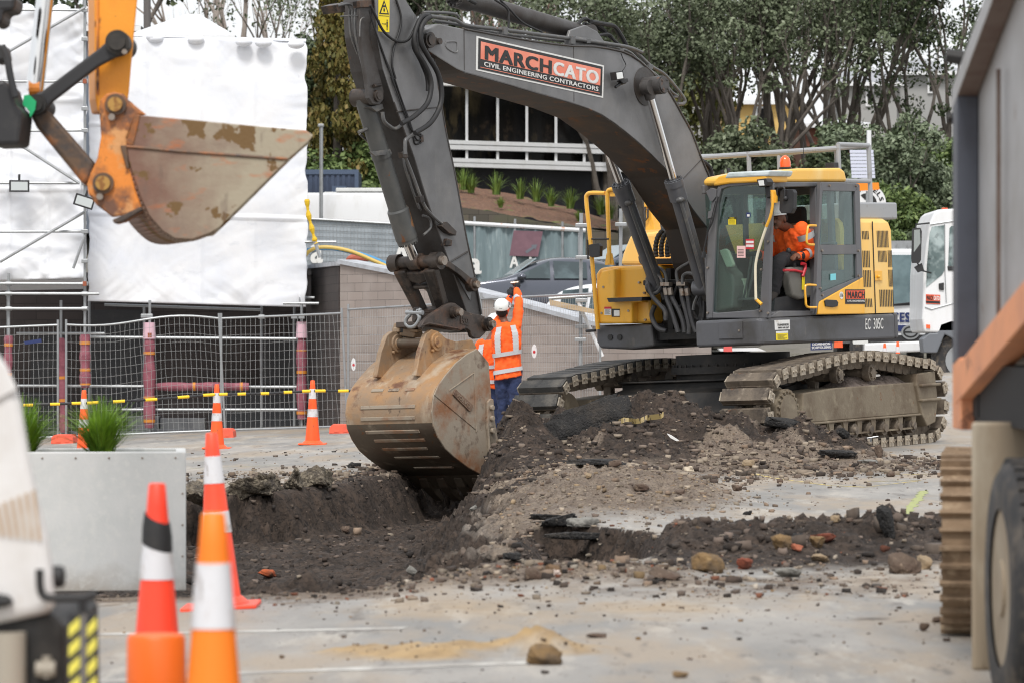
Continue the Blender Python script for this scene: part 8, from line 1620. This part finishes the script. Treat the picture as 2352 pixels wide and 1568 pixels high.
bx0, bx1 = 1015, 1420; V = []; nu, nv = 40, 14
for j in range(nv):
    for i in range(nu):
        u, v = i/(nu-1), j/(nv-1); px = bx0+(bx1-bx0)*u; yb_ = 470+62*u; yt_ = 418+92*u**1.2; p = at(px, yb_+(yt_-yb_)*v, 95.2+v*6.5); p.z += .08*float(fbm(u*18, v*6, 3, 2)); V.append(p)
tag(raw_mesh('mulch_bank', V, [(j*nu+i, j*nu+i+1, (j+1)*nu+i+1, (j+1)*nu+i) for j in range(nv-1) for i in range(nu-1)], m_mulch, smooth=True), kind='structure')
m_stone = brick_mat('mossy_stone', srgb(98, 90, 80), srgb(78, 74, 66), srgb(50, 48, 44), .5, .22, (84, 92, 62))
wall('mossy stone retaining wall below the mulch bank', [w3(1010, 470, 95.1), w3(1130, 486, 95.1), w3(1240, 510, 95.1), w3(1420, 536, 95.1)], m_stone, .3, False)
PX = ((1064, 425, .52), (1082, 432, .42), (1140, 436, .5), (1195, 446, .46), (1232, 452, .5), (1266, 462, .42), (1310, 468, .46), (1380, 482, .5), (1400, 492, .4), (1150, 466, .25), (1330, 498, .25))
PL_ = ['tallest strappy plant at the left end of the mulch bank', 'second strappy plant on the mulch bank', 'strappy plant under the second window mullion', 'strappy plant under the third mullion', 'strappy plant under the fourth mullion', 'small strappy plant right of the fourth mullion', 'rounded tuft at the right part of the mulch bank', 'grass tuft behind the yellow hand rail', 'low tuft left of the boom cylinder', 'low weed on the front of the mulch bank', 'low weed at the foot of the mulch bank']
m_strap = mat('strap_leaf', srgb(112, 136, 60), .6, 0, [(srgb(84, 112, 48), 6, .45, .65, 3)])
for i, (px, py, h) in enumerate(PX): q = at(px, py+12, 99.5 if i < 9 else 96.5); tuft('garden_plant', PL_[i], q, 90, h*1.25, h*.9, 80+i, m_strap, 'plants on the mulch bank', .016)
# shade cloth fence with white lettering, sign
m_cloth = mat('grey_green_shade_cloth', srgb(128, 144, 148), .85, 0, [(srgb(110, 126, 130), 1.2, .42, .62, 6, (3, 1, .4)), (srgb(150, 164, 166), 5, .55, .7, 6, (2, 1, .3))])
o = thing('shade_fence', 'fence covered with grey green shade cloth and a white tube top rail behind the car', 'fence', at(1180, 640, 85)); fo = Vector(o.location); Sp = lambda px, py, dd=0.: at(px, py, 85+dd)-fo
nu, nv = 60, 8; V = []
for j in range(nv):
    for i in range(nu):
        px = 985+(1345-985)*i/(nu-1); p = Sp(px, 516+(px-1030)*.06+(690-512)*j/(nv-1)); p.y += .05*math.sin(i*.9)+.03*math.sin(i*2.3+j); V.append(p)
raw_mesh('cloth', V, [(j*nu+i, j*nu+i+1, (j+1)*nu+i+1, (j+1)*nu+i) for j in range(nv-1) for i in range(nu-1)], m_cloth, o, smooth=True)
mb = MB(); mb.tube([Sp(985, 508, -.05), Sp(1345, 530, -.05)], .05, 8); mb.build('top_rail', mat('white_tube', (.62, .63, .64), .5, 0, [(srgb(190, 140, 110), 5, .64, .7, 6)]), o, smooth=True)
for px in (1046, 1090, 1183, 1292, 1330): mb = MB(); mb.tube([Sp(px, 495+(px-1046)*.06, -.04), Sp(px, 690, -.04)], .028, 8); mb.build('post', m_galv, o, smooth=True)
mb = MB(); p_ = Patch(Sp(1060, 560, -.12), Sp(1340, 560, -.12), Sp(1340, 650, -.12), Sp(1060, 650, -.12), (0, -1, 0)); p_.text(mb, 'a', .05, .38, .165, .78, 0, .03); p_.text(mb, 'A', .395, .28, .47, .62, 0, .03); p_.text(mb, 'I', .555, .30, .575, .62, 0, .03); p_.text(mb, 'I', .72, .42, .735, .62, 0, .03); mb.build('white_lettering', m_whitep, o)
mb = MB(); mb.prism([Sp(1180, 530, -.14), Sp(1247, 532, -.14), Sp(1236, 590, -.14), Sp(1170, 588, -.14)], (0, .01, 0)); mb.cur = 1; mb.prism([Sp(1206, 578, -.145), Sp(1222, 567, -.145), Sp(1220, 563, -.145), Sp(1234, 562, -.145), Sp(1230, 574, -.145), Sp(1227, 571, -.145), Sp(1210, 583, -.145)], (0, .004, 0)); s_ = mb.build('site_sign', [mat('maroon_sign', srgb(112, 82, 92), .6, 0, [(srgb(126, 94, 104), 3, .45, .65)]), mat('arrow_grey', srgb(104, 108, 116), .6)]); s_.location = fo; tag(s_, 'maroon site sign with a grey arrow hung on the shade cloth', 'sign')
fl = thing('shade_fence', 'mesh fence with pale grey cloth in front of the white van', 'fence', at(800, 600, 84)); fo2 = Vector(fl.location); Sq = lambda px, py, dd=0.: at(px, py, 84+dd)-fo2; m_clothg = mat('pale_grey_cloth', srgb(164, 172, 178), .85, 0, [(srgb(146, 154, 160), 3, .45, .65, 6, (1, 1, .3))])
mb = MB(); mb.prism([Sq(640, 500), Sq(985, 520), Sq(985, 660), Sq(640, 660)], (0, .02, 0)); mb.build('cloth', m_clothg, fl); mb = MB(); mb.tube([Sq(640, 499, -.04), Sq(985, 519, -.04)], .03, 8)
for px in range(645, 985, 8): mb.tube([Sq(px, 502+(px-640)*.058, -.03), Sq(px, 650, -.03)], .006, 3, caps=False)
for py in range(512, 650, 14): mb.tube([Sq(640, py, -.03), Sq(985, py+14, -.03)], .006, 3, caps=False)
mb.build('wire_mesh', m_galv, fl); mb = MB(); p_ = Patch(Sq(700, 560, -.08), Sq(920, 560, -.08), Sq(920, 650, -.08), Sq(700, 650, -.08), (0, -1, 0)); p_.text(mb, 'a', .06, .02, .19, .50, 0, .03); p_.text(mb, 'A', .92, .0, 1.1, .55, 0, .03); mb.build('white_lettering', m_whitep, fl)
# hoses and rope over the wall
mb = MB(); mb.tube(smooth_path([at(*p, 65.5) for p in ((690, 620), (705, 582), (740, 568), (800, 576), (860, 600), (915, 624))], 5), .034, 10); o = mb.build('yellow_hose', mat('yellow_hose', srgb(206, 176, 92), .5), smooth=True); tag(o, 'yellow hose arching over the block wall', 'hose'); mb = MB(); mb.tube(smooth_path([at(*p, 66) for p in ((690, 600), (708, 576), (760, 570), (830, 585), (880, 604), (925, 628))], 5), .04, 10); o = mb.build('blue_hose', mat('blue_hose', srgb(70, 140, 186), .5), smooth=True); tag(o, 'blue hose behind the yellow hose on the block wall', 'hose')
mb = MB(); P = smooth_path([at(*p, 64.0) for p in ((705, 458), (708, 490), (715, 520), (722, 548), (726, 560))], 5); mb.tube(P, [.036+.014*math.sin(i*1.3) for i in range(len(P))], 8); o = mb.build('yellow_sling', mat('yellow_sling', srgb(214, 176, 30), .6)); tag(o, 'twisted yellow sling hanging at the edge of the white wrap', 'sling'); mb = MB(); mb.tube([at(720, 545, 64), at(735, 592, 64)], .03, 8); mb.tube([at(700, 556, 64.2), at(772, 556, 64.2)], .024, 8); o = mb.build('scaffold_tube', m_galv, smooth=True); tag(o, 'short scaffold tube and hook below the yellow sling', 'tube')
mb = MB(); mb.prism([at(792, 600, 68), at(850, 600, 68), at(846, 586, 68), at(820, 580, 68), at(798, 588, 68)], (0, .3, 0)); o = mb.build('orange_cover', mat('orange_red_cover', srgb(190, 104, 84), .7), bevel=.05); tag(o, 'orange red cover behind the hoses', 'cover')
# free standing scaffold tubes near the hand rail
sp_ = thing('edge_scaffold', 'silver scaffold posts with handrails behind the yellow hand rail', 'scaffold', at(1335, 760, 57)); eo = Vector(sp_.location); Eq = lambda px, py, d: at(px, py, d)-eo
for segs in (((1335, 490, 57), (1333, 870, 57)), ((1426, 480, 58), (1424, 860, 58)), ((1326, 690, 56.9), (1384, 818, 56.9)), ((1260, 686, 56.9), (1370, 678, 56.9)), ((1325, 592, 56.9), (1362, 590, 56.9)), ((1540, 815, 57.5), (1490, 845, 57.5)), ((1465, 812, 57.5), (1540, 805, 57.5))): mb = MB(); mb.tube([Eq(*segs[0]), Eq(*segs[1])], .028, 8); mb.build('tube', m_galv if segs[0][0] != 1326 else m_white, sp_, smooth=True)
for px, py, d in ((1335, 518, 56.9), (1335, 592, 56.9), (1335, 690, 56.9), (1335, 750, 56.9), (1426, 516, 57.9), (1333, 780, 56.9)): mb = MB(); c = Eq(px, py, d); mb.box(c.x-.09, c.x+.09, c.y-.05, c.y+.05, c.z-.03, c.z+.03); mb.build('coupler', m_galv, sp_, bevel=.01)
mb = MB(); mb.prism([at(1262, 688, 56.6), at(1370, 712, 56.6), at(1370, 722, 56.6), at(1264, 702, 56.6)], (0, .25, 0)); o = mb.build('timber_plank', m_wood); tag(o, 'pale timber plank sloping behind the mesh fence', 'plank')
q = at(1228, 806, 55.2); 
for lb, px, py, d in (('white oval paddle sign on the fence right of the worker', 1227, 806, 53.7), ('white oval sign seen edge on at the fence post left of the stick', 812, 836, 59.0)): o = thing('oval_sign', lb, 'sign', at(px, py, d)); mb = MB(); mb.ring([[(.038*math.cos(k*.3142), y, .10*math.sin(k*.3142)) for k in range(20)] for y in (0, -.01)]); mb.build('plate', m_white, o); mb = MB(); mb.ring([[(.02*math.cos(k*.5236), y, .022*math.sin(k*.5236)-.01) for k in range(12)] for y in (-.010, -.014)]); mb.build('red_mark', m_redp, o)
# ================================================================ CARS AND TRUCKS
def car(label, px, d, rz, paint, ln=4.6, h=1.45, wd=1.8, z=None, hatch=False):
    x = (px-CX)/F*d; o = thing('parked_car', label, 'car', (x, d, tzz(x, d) if z is None else z), rz, 'parked cars behind the wall'); W2 = wd/2; S = [(-.5, .35, .62, .62, .70), (-.485, .22, .72, .72, .86), (-.40, .2, .84, .84, .95), (-.30, .2, .90, .92, .97), (-.16, .2, .93, 1.0, 1.0), (-.02, .2, .95, 1.38, 1.0), (.12, .2, .95, h, 1.0), (.25, .2, .96, h-.02, 1.0), (.38, .2, .98, 1.28 if not hatch else h-.08, .98), (.455, .22, .98, 1.0 if not hatch else 1.25, .95), (.49, .25, .92, .92, .88), (.5, .4, .7, .7, .8)]
    rg = []
    for (u, zb_, zm, zr_, k) in S:
        X = u*ln; w_ = W2*k; wr = w_*(.74 if zr_ > zm+.1 else .93); rg.append([(X, -w_*.9, zb_), (X, -w_, zb_+.18), (X, -w_, zm*.78), (X, -w_*.96, zm), (X, -wr, zr_-.05 if zr_ > zm+.1 else zr_), (X, -wr*.7, zr_), (X, wr*.7, zr_), (X, wr, zr_-.05 if zr_ > zm+.1 else zr_), (X, w_*.96, zm), (X, w_, zm*.78), (X, w_, zb_+.18), (X, w_*.9, zb_)])
    mb = MB(); mb.ring(rg); body = mb.build('body', paint, o, smooth=True, auto=50); sb = body.modifiers.new('sub', 'SUBSURF'); sb.levels = 1; sb.render_levels = 2
    for s in (-1, 1):
        mb = MB(); y0 = s*W2*.985; y1 = s*W2*.80; e = s*.012
        for a, b in ((-.14, .03), (.05, .22), (.24, .37)):
            tz_ = lambda u: float(np.interp(u, [-.16, -.02, .12, .25, .38, .45], [1.0, 1.36, h-.08, h-.1, (1.24 if not hatch else h-.14), 1.0])); yy_ = lambda z_: s*(W2*.985-(z_-.95)/(h-.95)*W2*.24)+e
            q = [(a*ln, yy_(.97), .97), (b*ln, yy_(.97), .97), (b*ln, yy_(tz_(b)-.03), tz_(b)-.03), (a*ln, yy_(tz_(a)-.03), max(tz_(a)-.03, .985))]; mb.prism(q, (0, -s*.01, 0))
        mb.build('side_window', m_cwin, o)
        mb = MB(); mb.ell((-.12*ln, s*(W2+.09), 1.0), .09, .09, .07); mb.build('wing_mirror', paint, o, smooth=True)
        for u in (-.31, .30): wheel(-.1, u*ln, 0, .32, .2, o, Matrix.Translation((0, s*(W2-.12), .32)) @ Matrix.Rotation(R(90), 4, 'Z'), 'wheel') if False else None
        for u in (-.31, .30): mb = MB(); mb.cyl((u*ln, s*(W2-.2), .31), (u*ln, s*(W2+.005), .31), .31, 24); wl = mb.build('wheel', m_tyre, o, smooth=True, auto=30); mb = MB(); mb.cyl((u*ln, s*(W2+.003), .31), (u*ln, s*(W2+.015), .31), .2, 20); mb.build('rim', m_galv, wl)
    mb = MB(); mb.prism([(-.165*ln, -W2*.78, 1.0), (-.165*ln, W2*.78, 1.0), (-.03*ln, W2*.64, 1.37), (-.03*ln, -W2*.64, 1.37)], Vector((-.02, 0, .012))); mb.build('windscreen', mat('car_screen', srgb(150, 164, 168), .1, .2) if 'car_screen' not in bpy.data.materials else bpy.data.materials['car_screen'], o)
    if hatch: mb = MB(); mb.prism([(.465*ln, -W2*.7, .98), (.465*ln, W2*.7, .98), (.40*ln, W2*.62, 1.3), (.40*ln, -W2*.62, 1.3)], Vector((.03, 0, .01))); mb.build('rear_window', m_cwin, o); mb = MB(); mb.box(.475*ln, .505*ln, -W2*.9, -W2*.6, .75, .92); mb.box(.475*ln, .505*ln, W2*.6, W2*.9, .75, .92); mb.build('tail_lamp', m_redp, o)
    return o
m_cwin = mat('car_window', srgb(58, 70, 74), .25, 0, [(srgb(92, 108, 112), 1.2, .45, .65)], spec=.25); m_dcar = mat('dark_blue_grey_car_paint', srgb(84, 88, 98), .22, .6, coat=.8); m_wcar = mat('white_car_paint', (.74, .75, .77), .25, 0, coat=.6); m_bcar = mat('grey_car_paint', srgb(78, 84, 96), .25, .3, coat=.6)
car('dark sedan parked above the block wall behind the reaching worker', 1236, 74, R(8), m_dcar, 3.9, 1.42, z=1.62); car('white hatchback behind the left boom cylinder with red tail lamps', 1502, 70, R(150), m_wcar, 4.2, 1.5, z=.98, hatch=True); car('grey car behind the white hatchback and the mirror', 1440, 80, R(20), m_bcar, 4.3, 1.45, z=2.05)
v0 = at(905, 515, 91); o = thing('white_van', 'long white van roof behind the cloth covered fence', 'van', (v0.x-5.3, 91, tzz(v0.x, 91))); zv = 1.3+(790-446)*91/F-o.location.z; mb = MB(); mb.ring([[(x, y*k, zq) for y, zq in ((-1, .4), (-1, zv-.35), (-.93, zv-.06), (-.75, zv), (.75, zv), (.93, zv-.06), (1, zv-.35), (1, .4))] for x, k in ((0, .95), (.1, 1), (5.1, 1), (5.3, .94))]); mb.build('body', m_white, o, smooth=True, auto=40); mb = MB(); mb.box(3.9, 5.2, -.7, .7, zv+.03, zv+.12); mb.box(3.6, 5.3, -.5, .5, zv-.01, zv+.03); mb.box(2.2, 2.6, -.3, .3, zv, zv+.18); mb.build('roof_unit', m_conc, o, bevel=.02); mb = MB(); mb.box(.3, 4.8, -1.01, -1.0, .9, 1.0); mb.build('side_trim', m_black, o)
for u in (.9, 4.2):
    mb = MB(); mb.cyl((u, -1.0, .35), (u, -.8, .35), .35, 20); mb.build('wheel', m_tyre, o)
# flat fronted white truck
vt = thing('flatbed_truck', 'white truck front with blue stripe and wide dark windscreen behind the excavator hood', 'truck', (at(2080, 800, 64).x, 64, float(ground0(6.8, 60))-.02)); vo = Vector(vt.location); Vp = lambda px, py, dd=0.: at(px, py, 64+dd)-vo
mb = MB(); mb.prism([Vp(2000, 572), Vp(2125, 572), Vp(2136, 600), Vp(2140, 700), Vp(2142, 800), Vp(1990, 800), Vp(1994, 660)], (0, 1.6, 0)); vb = mb.build('cab', m_white, vt, bevel=.05, seg=3); mb = MB(); mb.prism([Vp(2006, 586, -.02), Vp(2118, 586, -.02), Vp(2130, 695, -.02), Vp(1998, 700, -.02)], (0, .02, 0)); mb.build('windscreen', mat('truck_screen', srgb(120, 140, 144), .08, .2, [(srgb(92, 110, 114), 1.5, .45, .65)]), vb); mb = MB(); mb.prism([Vp(1996, 700, -.021), Vp(2130, 696, -.021), Vp(2130, 700, -.021), Vp(1996, 705, -.021)], (0, .02, 0)); mb.tube([Vp(2050, 700, -.05), Vp(2130, 692, -.05)], .012, 6); mb.build('wiper', m_black, vb)
Pv_ = Patch(Vp(1996, 710, -.02), Vp(2140, 710, -.02), Vp(2140, 790, -.02), Vp(1996, 790, -.02), (0, -1, 0)); mb = MB(); mb.cur = 0; Pv_.text(mb, 'ACCESS', .10, .10, .74, .38, .005, .05); mb.cur = 1; Pv_.text(mb, 'C', .78, .10, .88, .38, .005, .05); mb.cur = 0; Pv_.rect(mb, 0, .46, 1, .64, .004); mb.build('fleet_lettering', [m_navy, m_redor], vb)
mb = MB(); c = Pv_.p(.66, .66, .02); mb.cur = 0; mb.ring([[c+Vector((.16*math.cos(k*.2618), y, .13*math.sin(k*.2618))) for k in range(24)] for y in (.02, -.01)]); mb.cur = 1; mb.ring([[c+Vector((.13*math.cos(k*.2618), -.012, .10*math.sin(k*.2618))) for k in range(24)], [c+Vector((.10*math.cos(k*.2618), -.014, .07*math.sin(k*.2618))) for k in range(24)]], caps=False); mb.box(c.x-.10, c.x+.10, c.y-.016, c.y-.011, c.z-.014, c.z+.014); mb.build('badge', [m_galv, m_blackp], vb, smooth=True, auto=30)
mb = MB(); mb.prism([Vp(1985, 788, -.06), Vp(2145, 782, -.06), Vp(2146, 806, -.06), Vp(1985, 812, -.06)], (0, .3, 0)); mb.build('bumper', m_white, vb, bevel=.03); mb = MB(); mb.prism([Vp(1990, 772, -.03), Vp(2142, 768, -.03), Vp(2142, 781, -.03), Vp(1990, 786, -.03)], (0, .03, 0)); mb.build('grille', m_black, vb); mb = MB(); mb.prism([Vp(1955, 765, -.05), Vp(1992, 775, -.05), Vp(1995, 790, -.05), Vp(1960, 790, -.05)], (0, .08, 0)); mb.build('headlight', m_lens, vb)
mb = MB(); mb.box(Vp(1990, 0).x, Vp(2140, 0).x, .1, 4.5, Vp(0, 565).z-.06, Vp(0, 553).z); 
for px in (2060, 2085, 2110, 2130): mb.box(Vp(px, 0).x, Vp(px+3, 0).x, .05, .12, Vp(0, 575).z, Vp(0, 562).z)
mb.build('roof_rack', m_galv, vt); mb = MB(); mb.box(-.9, .7, 1.7, 5, .5, 1.2); mb.build('deck', m_dgrey, vt)
for x in (-.75, .6):
    for y in (.7, 4.0): mb = MB(); mb.cyl((x-.12, y, .38), (x+.12, y, .38), .38, 24); mb.build('wheel', m_tyre, vt)
# white truck cab seen from its left side
wt = thing('work_truck', 'white truck cab with big black mirror beside the tipper truck', 'truck', (at(2160, 800, 60).x, 60, float(ground0(7.0, 60))-.02)); wo = Vector(wt.location); K = lambda zx, zy, dd=0.: at(*ZR(zx, zy), 60+dd)-wo
mb = MB(); mb.prism([K(690, 565), K(720, 500), K(745, 478), K(860, 470), K(1100, 470), K(1100, 1290), K(745, 1290), K(655, 1285), K(640, 1200), (K(645, 1120)), K(648, 900), K(665, 720)], (0, 2.0, 0)); wc = mb.build('cab', m_white, wt, bevel=.04, seg=3)
mb = MB(); mb.prism([K(690, 640, -.01), K(705, 590, -.01), K(790, 580, -.01), K(788, 880, -.01), K(770, 910, -.01), K(668, 990, -.01), K(672, 850, -.01)], (0, .02, 0)); mb.prism([K(822, 600, -.01), K(835, 585, -.01), K(960, 585, -.01), K(960, 880, -.01), K(812, 880, -.01)], (0, .02, 0)); mb.build('side_window', mat('truck_side_glass', srgb(96, 112, 112), .08, .2, [(srgb(170, 184, 184), 1.6, .48, .6, 4), (srgb(34, 38, 40), 2.2, .52, .62, 4)]), wc)
mb = MB(); mb.tube([K(790, 575, -.012), K(792, 900, -.012), K(800, 1090, -.012)], .008, 5); mb.tube([K(660, 1120, -.012), K(700, 1135, -.012), K(860, 1090, -.012)], .008, 5); mb.tube([K(690, 575, -.012), K(860, 550, -.012)], .01, 5); mb.build('door_seam', m_galv, wc)
mb = MB(); mb.prism([K(750, 965, -.03), K(785, 958, -.03), K(785, 1010, -.03), K(752, 1005, -.03)], (0, .02, 0)); mb.prism([K(808, 850, -.02), K(860, 850, -.02), K(860, 880, -.02), K(812, 880, -.02)], (0, .02, 0)); mb.build('door_handle', m_black, wc, bevel=.01)
Pw = Patch(K(666, 1036, -.012), K(760, 1040, -.012), K(760, 1102, -.012), K(666, 1098, -.012), (0, -1, 0)); mb = MB(); mb.cur = 0; Pw.rect(mb, 0, 0, 1, 1, .0); mb.cur = 1; Pw.text(mb, 'MARCH', .04, .12, .52, .6, .004, .05); mb.cur = 2; Pw.text(mb, 'CATO', .54, .12, .96, .6, .004, .05); mb.cur = 1; Pw.rect(mb, 0, .68, 1, .92, .003); mb.build('company_decal', [m_redor, m_blackp, m_whitep], wc)
mb = MB(); mb.prism([K(668, 1234, -.02), K(694, 1236, -.02), K(694, 1262, -.02), K(668, 1258, -.02)], (0, .02, 0)); mb.build('indicator', m_amber, wc)
mb = MB(); mb.prism([K(580, 600, -.3), K(630, 598, -.3), K(640, 620, -.3), K(634, 810, -.3), (K(622, 830, -.3)), K(578, 830, -.3), K(572, 800, -.3)], (0, .1, 0)); mb.tube([K(600, 600, -.2), K(600, 576, -.2), K(690, 566, -.1)], .014, 6); mb.tube([K(610, 830, -.2), K(640, 880, -.2), K(700, 895, -.05)], .014, 6); mb.prism([K(590, 856, -.25), K(640, 830, -.25), K(655, 880, -.25), K(615, 892, -.25)], (0, .08, 0)); mm = mb.build('mirror', m_black, wt, bevel=.02); mb = MB(); mb.prism([K(588, 612, -.304), K(626, 608, -.304), K(630, 700, -.304), K(586, 760, -.304)], (0, .003, 0)); mb.build('mirror_glass', mat('mirror_glass', srgb(150, 156, 154), .1, .4), mm)
mb = MB(); mb.prism([K(740, 1290), K(760, 1230), K(830, 1205), K(1100, 1205), K(1100, 1420), K(860, 1420), K(850, 1330), K(790, 1300), K(740, 1420), K(650, 1420), K(640, 1330), K(690, 1290)], (0, .5, 0)); mb.build('wheel_arch', mat('grey_plastic_arch', srgb(108, 112, 118), .5), wt, bevel=.02); c = K(900, 1470, .1); mb = MB(); mb.cyl(c, c+Vector((0, .3, 0)), .46, 28); w_ = mb.build('wheel', m_tyre, wt, smooth=True, auto=30); mb = MB(); mb.cyl(c-Vector((0, .01, 0)), c, .26, 24); mb.build('rim', m_galv, w_)
mb = MB(); mb.cyl(K(790, 480, .4), K(790, 466, .4), .05, 12); mb.build('roof_beacon', m_redor, wc); mb = MB(); mb.box(.2, 3.0, .2, 1.8, .4, .8); mb.build('chassis', m_dark, wt)
# round sign, orange sign, slatted sign
o = thing('round_sign', 'round white sign with a black crescent emblem behind the guard rail', 'sign', at(1990, 520, 76)); ro = Vector(o.location); c = at(1990, 468, 76)-ro; mb = MB(); rr = .40; mb.ring([[c+Vector((rr*math.cos(k*.1963), y, rr*math.sin(k*.1963))) for k in range(32)] for y in (0, -.04)]); mb.build('disc', m_white, o); mb = MB(); n = 20; mb.ring([[c+Vector((.21*math.cos(a), -.045, .21*math.sin(a))) for a in np.linspace(-2.6, 2.2, n)]+[c+Vector((.10*math.cos(a)+.03, -.045, .10*math.sin(a)-.01)) for a in np.linspace(2.2, -2.6, n)]]*1+[[c+Vector((.21*math.cos(a), -.05, .21*math.sin(a))) for a in np.linspace(-2.6, 2.2, n)]+[c+Vector((.10*math.cos(a)+.03, -.05, .10*math.sin(a)-.01)) for a in np.linspace(2.2, -2.6, n)]])
for i, ch in enumerate('ARRELS'):
    a = R(112-i*19); V2, F2 = text2d(ch, .03); e1 = Vector((math.sin(a), 0, -math.cos(a))); e2 = Vector((math.cos(a), 0, math.sin(a))); mb.add([c+e2*(.27+.09*y)+e1*(x-.5)*.075+Vector((0, -.05, 0)) for x, y in V2], F2)
mb.build('emblem', m_blackp, o); mb = MB(); mb.tube([(0, .03, -1), (0, .03, .6)], .04, 8); mb.build('post', m_galv, o)
o = thing('orange_sign', 'orange board above the round white sign', 'sign', at(1990, 520, 75)); ro = Vector(o.location); mb = MB(); q = [at(1960, 422, 75)-ro, at(2018, 420, 75)-ro, at(2020, 436, 75)-ro, at(1960, 440, 75)-ro]; mb.prism(q, (0, .03, 0)); mb.build('board', mat('orange_board', srgb(244, 140, 30), .5), o); mb = MB(); mb.tube([at(1992, 440, 75.05)-ro, at(1992, 640, 75.05)-ro], .03, 8); mb.build('post', m_galv, o)
o = thing('slatted_sign', 'white slatted board inside the square guard rail frame', 'sign', at(1985, 520, 78)); ro = Vector(o.location); mb = MB()
for k in range(8): y = 345+k*8.2; mb.prism([at(1952+k*.6, y, 78)-ro, at(2006+k*.6, y, 78)-ro, at(2006+k*.6, y+7, 78)-ro, at(1952+k*.6, y+7, 78)-ro], (0, .03, 0))
mb.build('slat_panel', mat('pale_lilac_slat', srgb(206, 210, 226), .5), o); mb = MB(); mb.tube([at(1996, 300, 78.1)-ro, at(1996, 600, 78.1)-ro], .05, 8); mb.build('post', m_white, o)
# clutter seen below the upper frame and behind the track
mb = MB(); mb.prism([at(1650, 800, 58), at(1740, 798, 58), at(1760, 806, 58), at(1655, 806, 58)], (0, .4, 0)); o = mb.build('white_board', m_white); tag(o, 'white board seen in the gap under the excavator skirt', 'board')
mb = MB(); p = [at(1862, 786, 57.5), at(1910, 784, 57.5), at(1912, 802, 57.5), at(1862, 804, 57.5)]; mb.prism(p, (0, .03, 0)); mb.cur = 1; Pz = Patch(*p, (0, -1, 0)); Pz.text(mb, 'DOMINION', .08, .12, .92, .42, .006, .04); Pz.text(mb, 'SCAFFOLDING', .05, .52, .95, .84, .006, .04); o = mb.build('scaffold_banner', [m_navy, m_whitep]); tag(o, 'navy banner with white lettering seen under the excavator skirt', 'banner')
for i, (px, py, lb) in enumerate(((2032, 865, 'orange and white cone seen left through the gap over the near track frame'), (2062, 866, 'orange and white cone seen right through the gap over the near track frame'))):
    d = 55.5; x = (px-CX)/F*d; c_ = cone(lb, px, d, .55)
for px, y0, lb in ((1672, 791, 'short pink red board end under the excavator skirt'), (1926, 782, 'orange red board end under the excavator skirt')): mb = MB(); mb.prism([at(px-9, y0, 57), at(px+9, y0, 57), at(px+10, y0+16, 57), at(px-10, y0+16, 57)], (0, .1, 0)); o = mb.build('board_end', mat('red_board_'+('a' if px < 1800 else 'b'), srgb(220, 96, 92) if px < 1800 else srgb(236, 96, 50), .6)); tag(o, lb, 'board')
mb = MB(); q = at(2076, 866, 56.5); mb.box(-.12, .14, 0, .3, -.5, .14); o = mb.build('carton', m_wood, bevel=.01); o.location = q; tag(o, 'brown carton right of the small cones behind the track', 'box')
# ---------------------------------------------------------------- pieces that lie apart become objects of their own
def split_apart(o, gap=.004):
    me = o.data; nv = len(me.vertices); par = list(range(nv))
    def fd(i):
        while par[i] != i: par[i] = par[par[i]]; i = par[i]
        return i
    for p in me.polygons:
        a = fd(p.vertices[0])
        for v in p.vertices[1:]: par[fd(v)] = a
    isl = {}
    for i in range(nv): isl.setdefault(fd(i), []).append(i)
    co_ = np.empty(nv*3); me.vertices.foreach_get('co', co_); co_ = co_.reshape(-1, 3)
    cl = [[set(v), co_[v].min(0)-gap, co_[v].max(0)+gap] for v in isl.values()]; ch = True
    while ch:
        ch = False
        for i in range(len(cl)):
            for j in range(len(cl)-1, i, -1):
                if (cl[i][1] <= cl[j][2]).all() and (cl[j][1] <= cl[i][2]).all():
                    cl[i] = [cl[i][0] | cl[j][0], np.minimum(cl[i][1], cl[j][1]), np.maximum(cl[i][2], cl[j][2])]; del cl[j]; ch = True
    if len(cl) < 2: return
    for k, (vs, _a, _b) in enumerate(cl):
        ps = [p for p in me.polygons if p.vertices[0] in vs]; ids = sorted(vs); mp = {v: i for i, v in enumerate(ids)}
        m2 = bpy.data.meshes.new(o.name); m2.from_pydata([tuple(co_[v]) for v in ids], [], [[mp[v] for v in p.vertices] for p in ps])
        for q in me.materials: m2.materials.append(q)
        m2.polygons.foreach_set('material_index', [p.material_index for p in ps]); m2.polygons.foreach_set('use_smooth', [p.use_smooth for p in ps])
        if any(p.use_smooth for p in ps): m2.set_sharp_from_angle(angle=R(35))
        m2.update(); c = o.copy(); c.data = m2; COL.objects.link(c)
    bpy.data.objects.remove(o)
SPL = 'stick_pipe stick_fitting link_pin louvre_slot console cylinder_boss wrapped_coupler dark_sheet coupler boom_pipe boom_hose foot_hose foot_pipe loop_hose loop_pipe stick_hose pipe_clamp bolt_head tie_down_hole post_bracket wear_strip lock_bolt cylinder_bracket cylinder_lug hose_clamp valve_bracket side_tank roof_fitting joystick pedal_lever grab_bar cab_window door_pane side_window bucket_pin ribbed_hose rusty_clip tail_lamp door_handle helmet_vent wear_plate hose_guard tail_hinge roof_unit tail_hinge eye cuff roof_rack latch_block wiper safety_lever bucket_emblem rubber_stop filter_bowl cylinder_fitting mudguard stick_weld boom_weld reflective_tape'.split()
for o in [o for o in bpy.data.objects if o.type == 'MESH' and o.parent is not None and o.name.split('.')[0] in SPL]: split_apart(o)
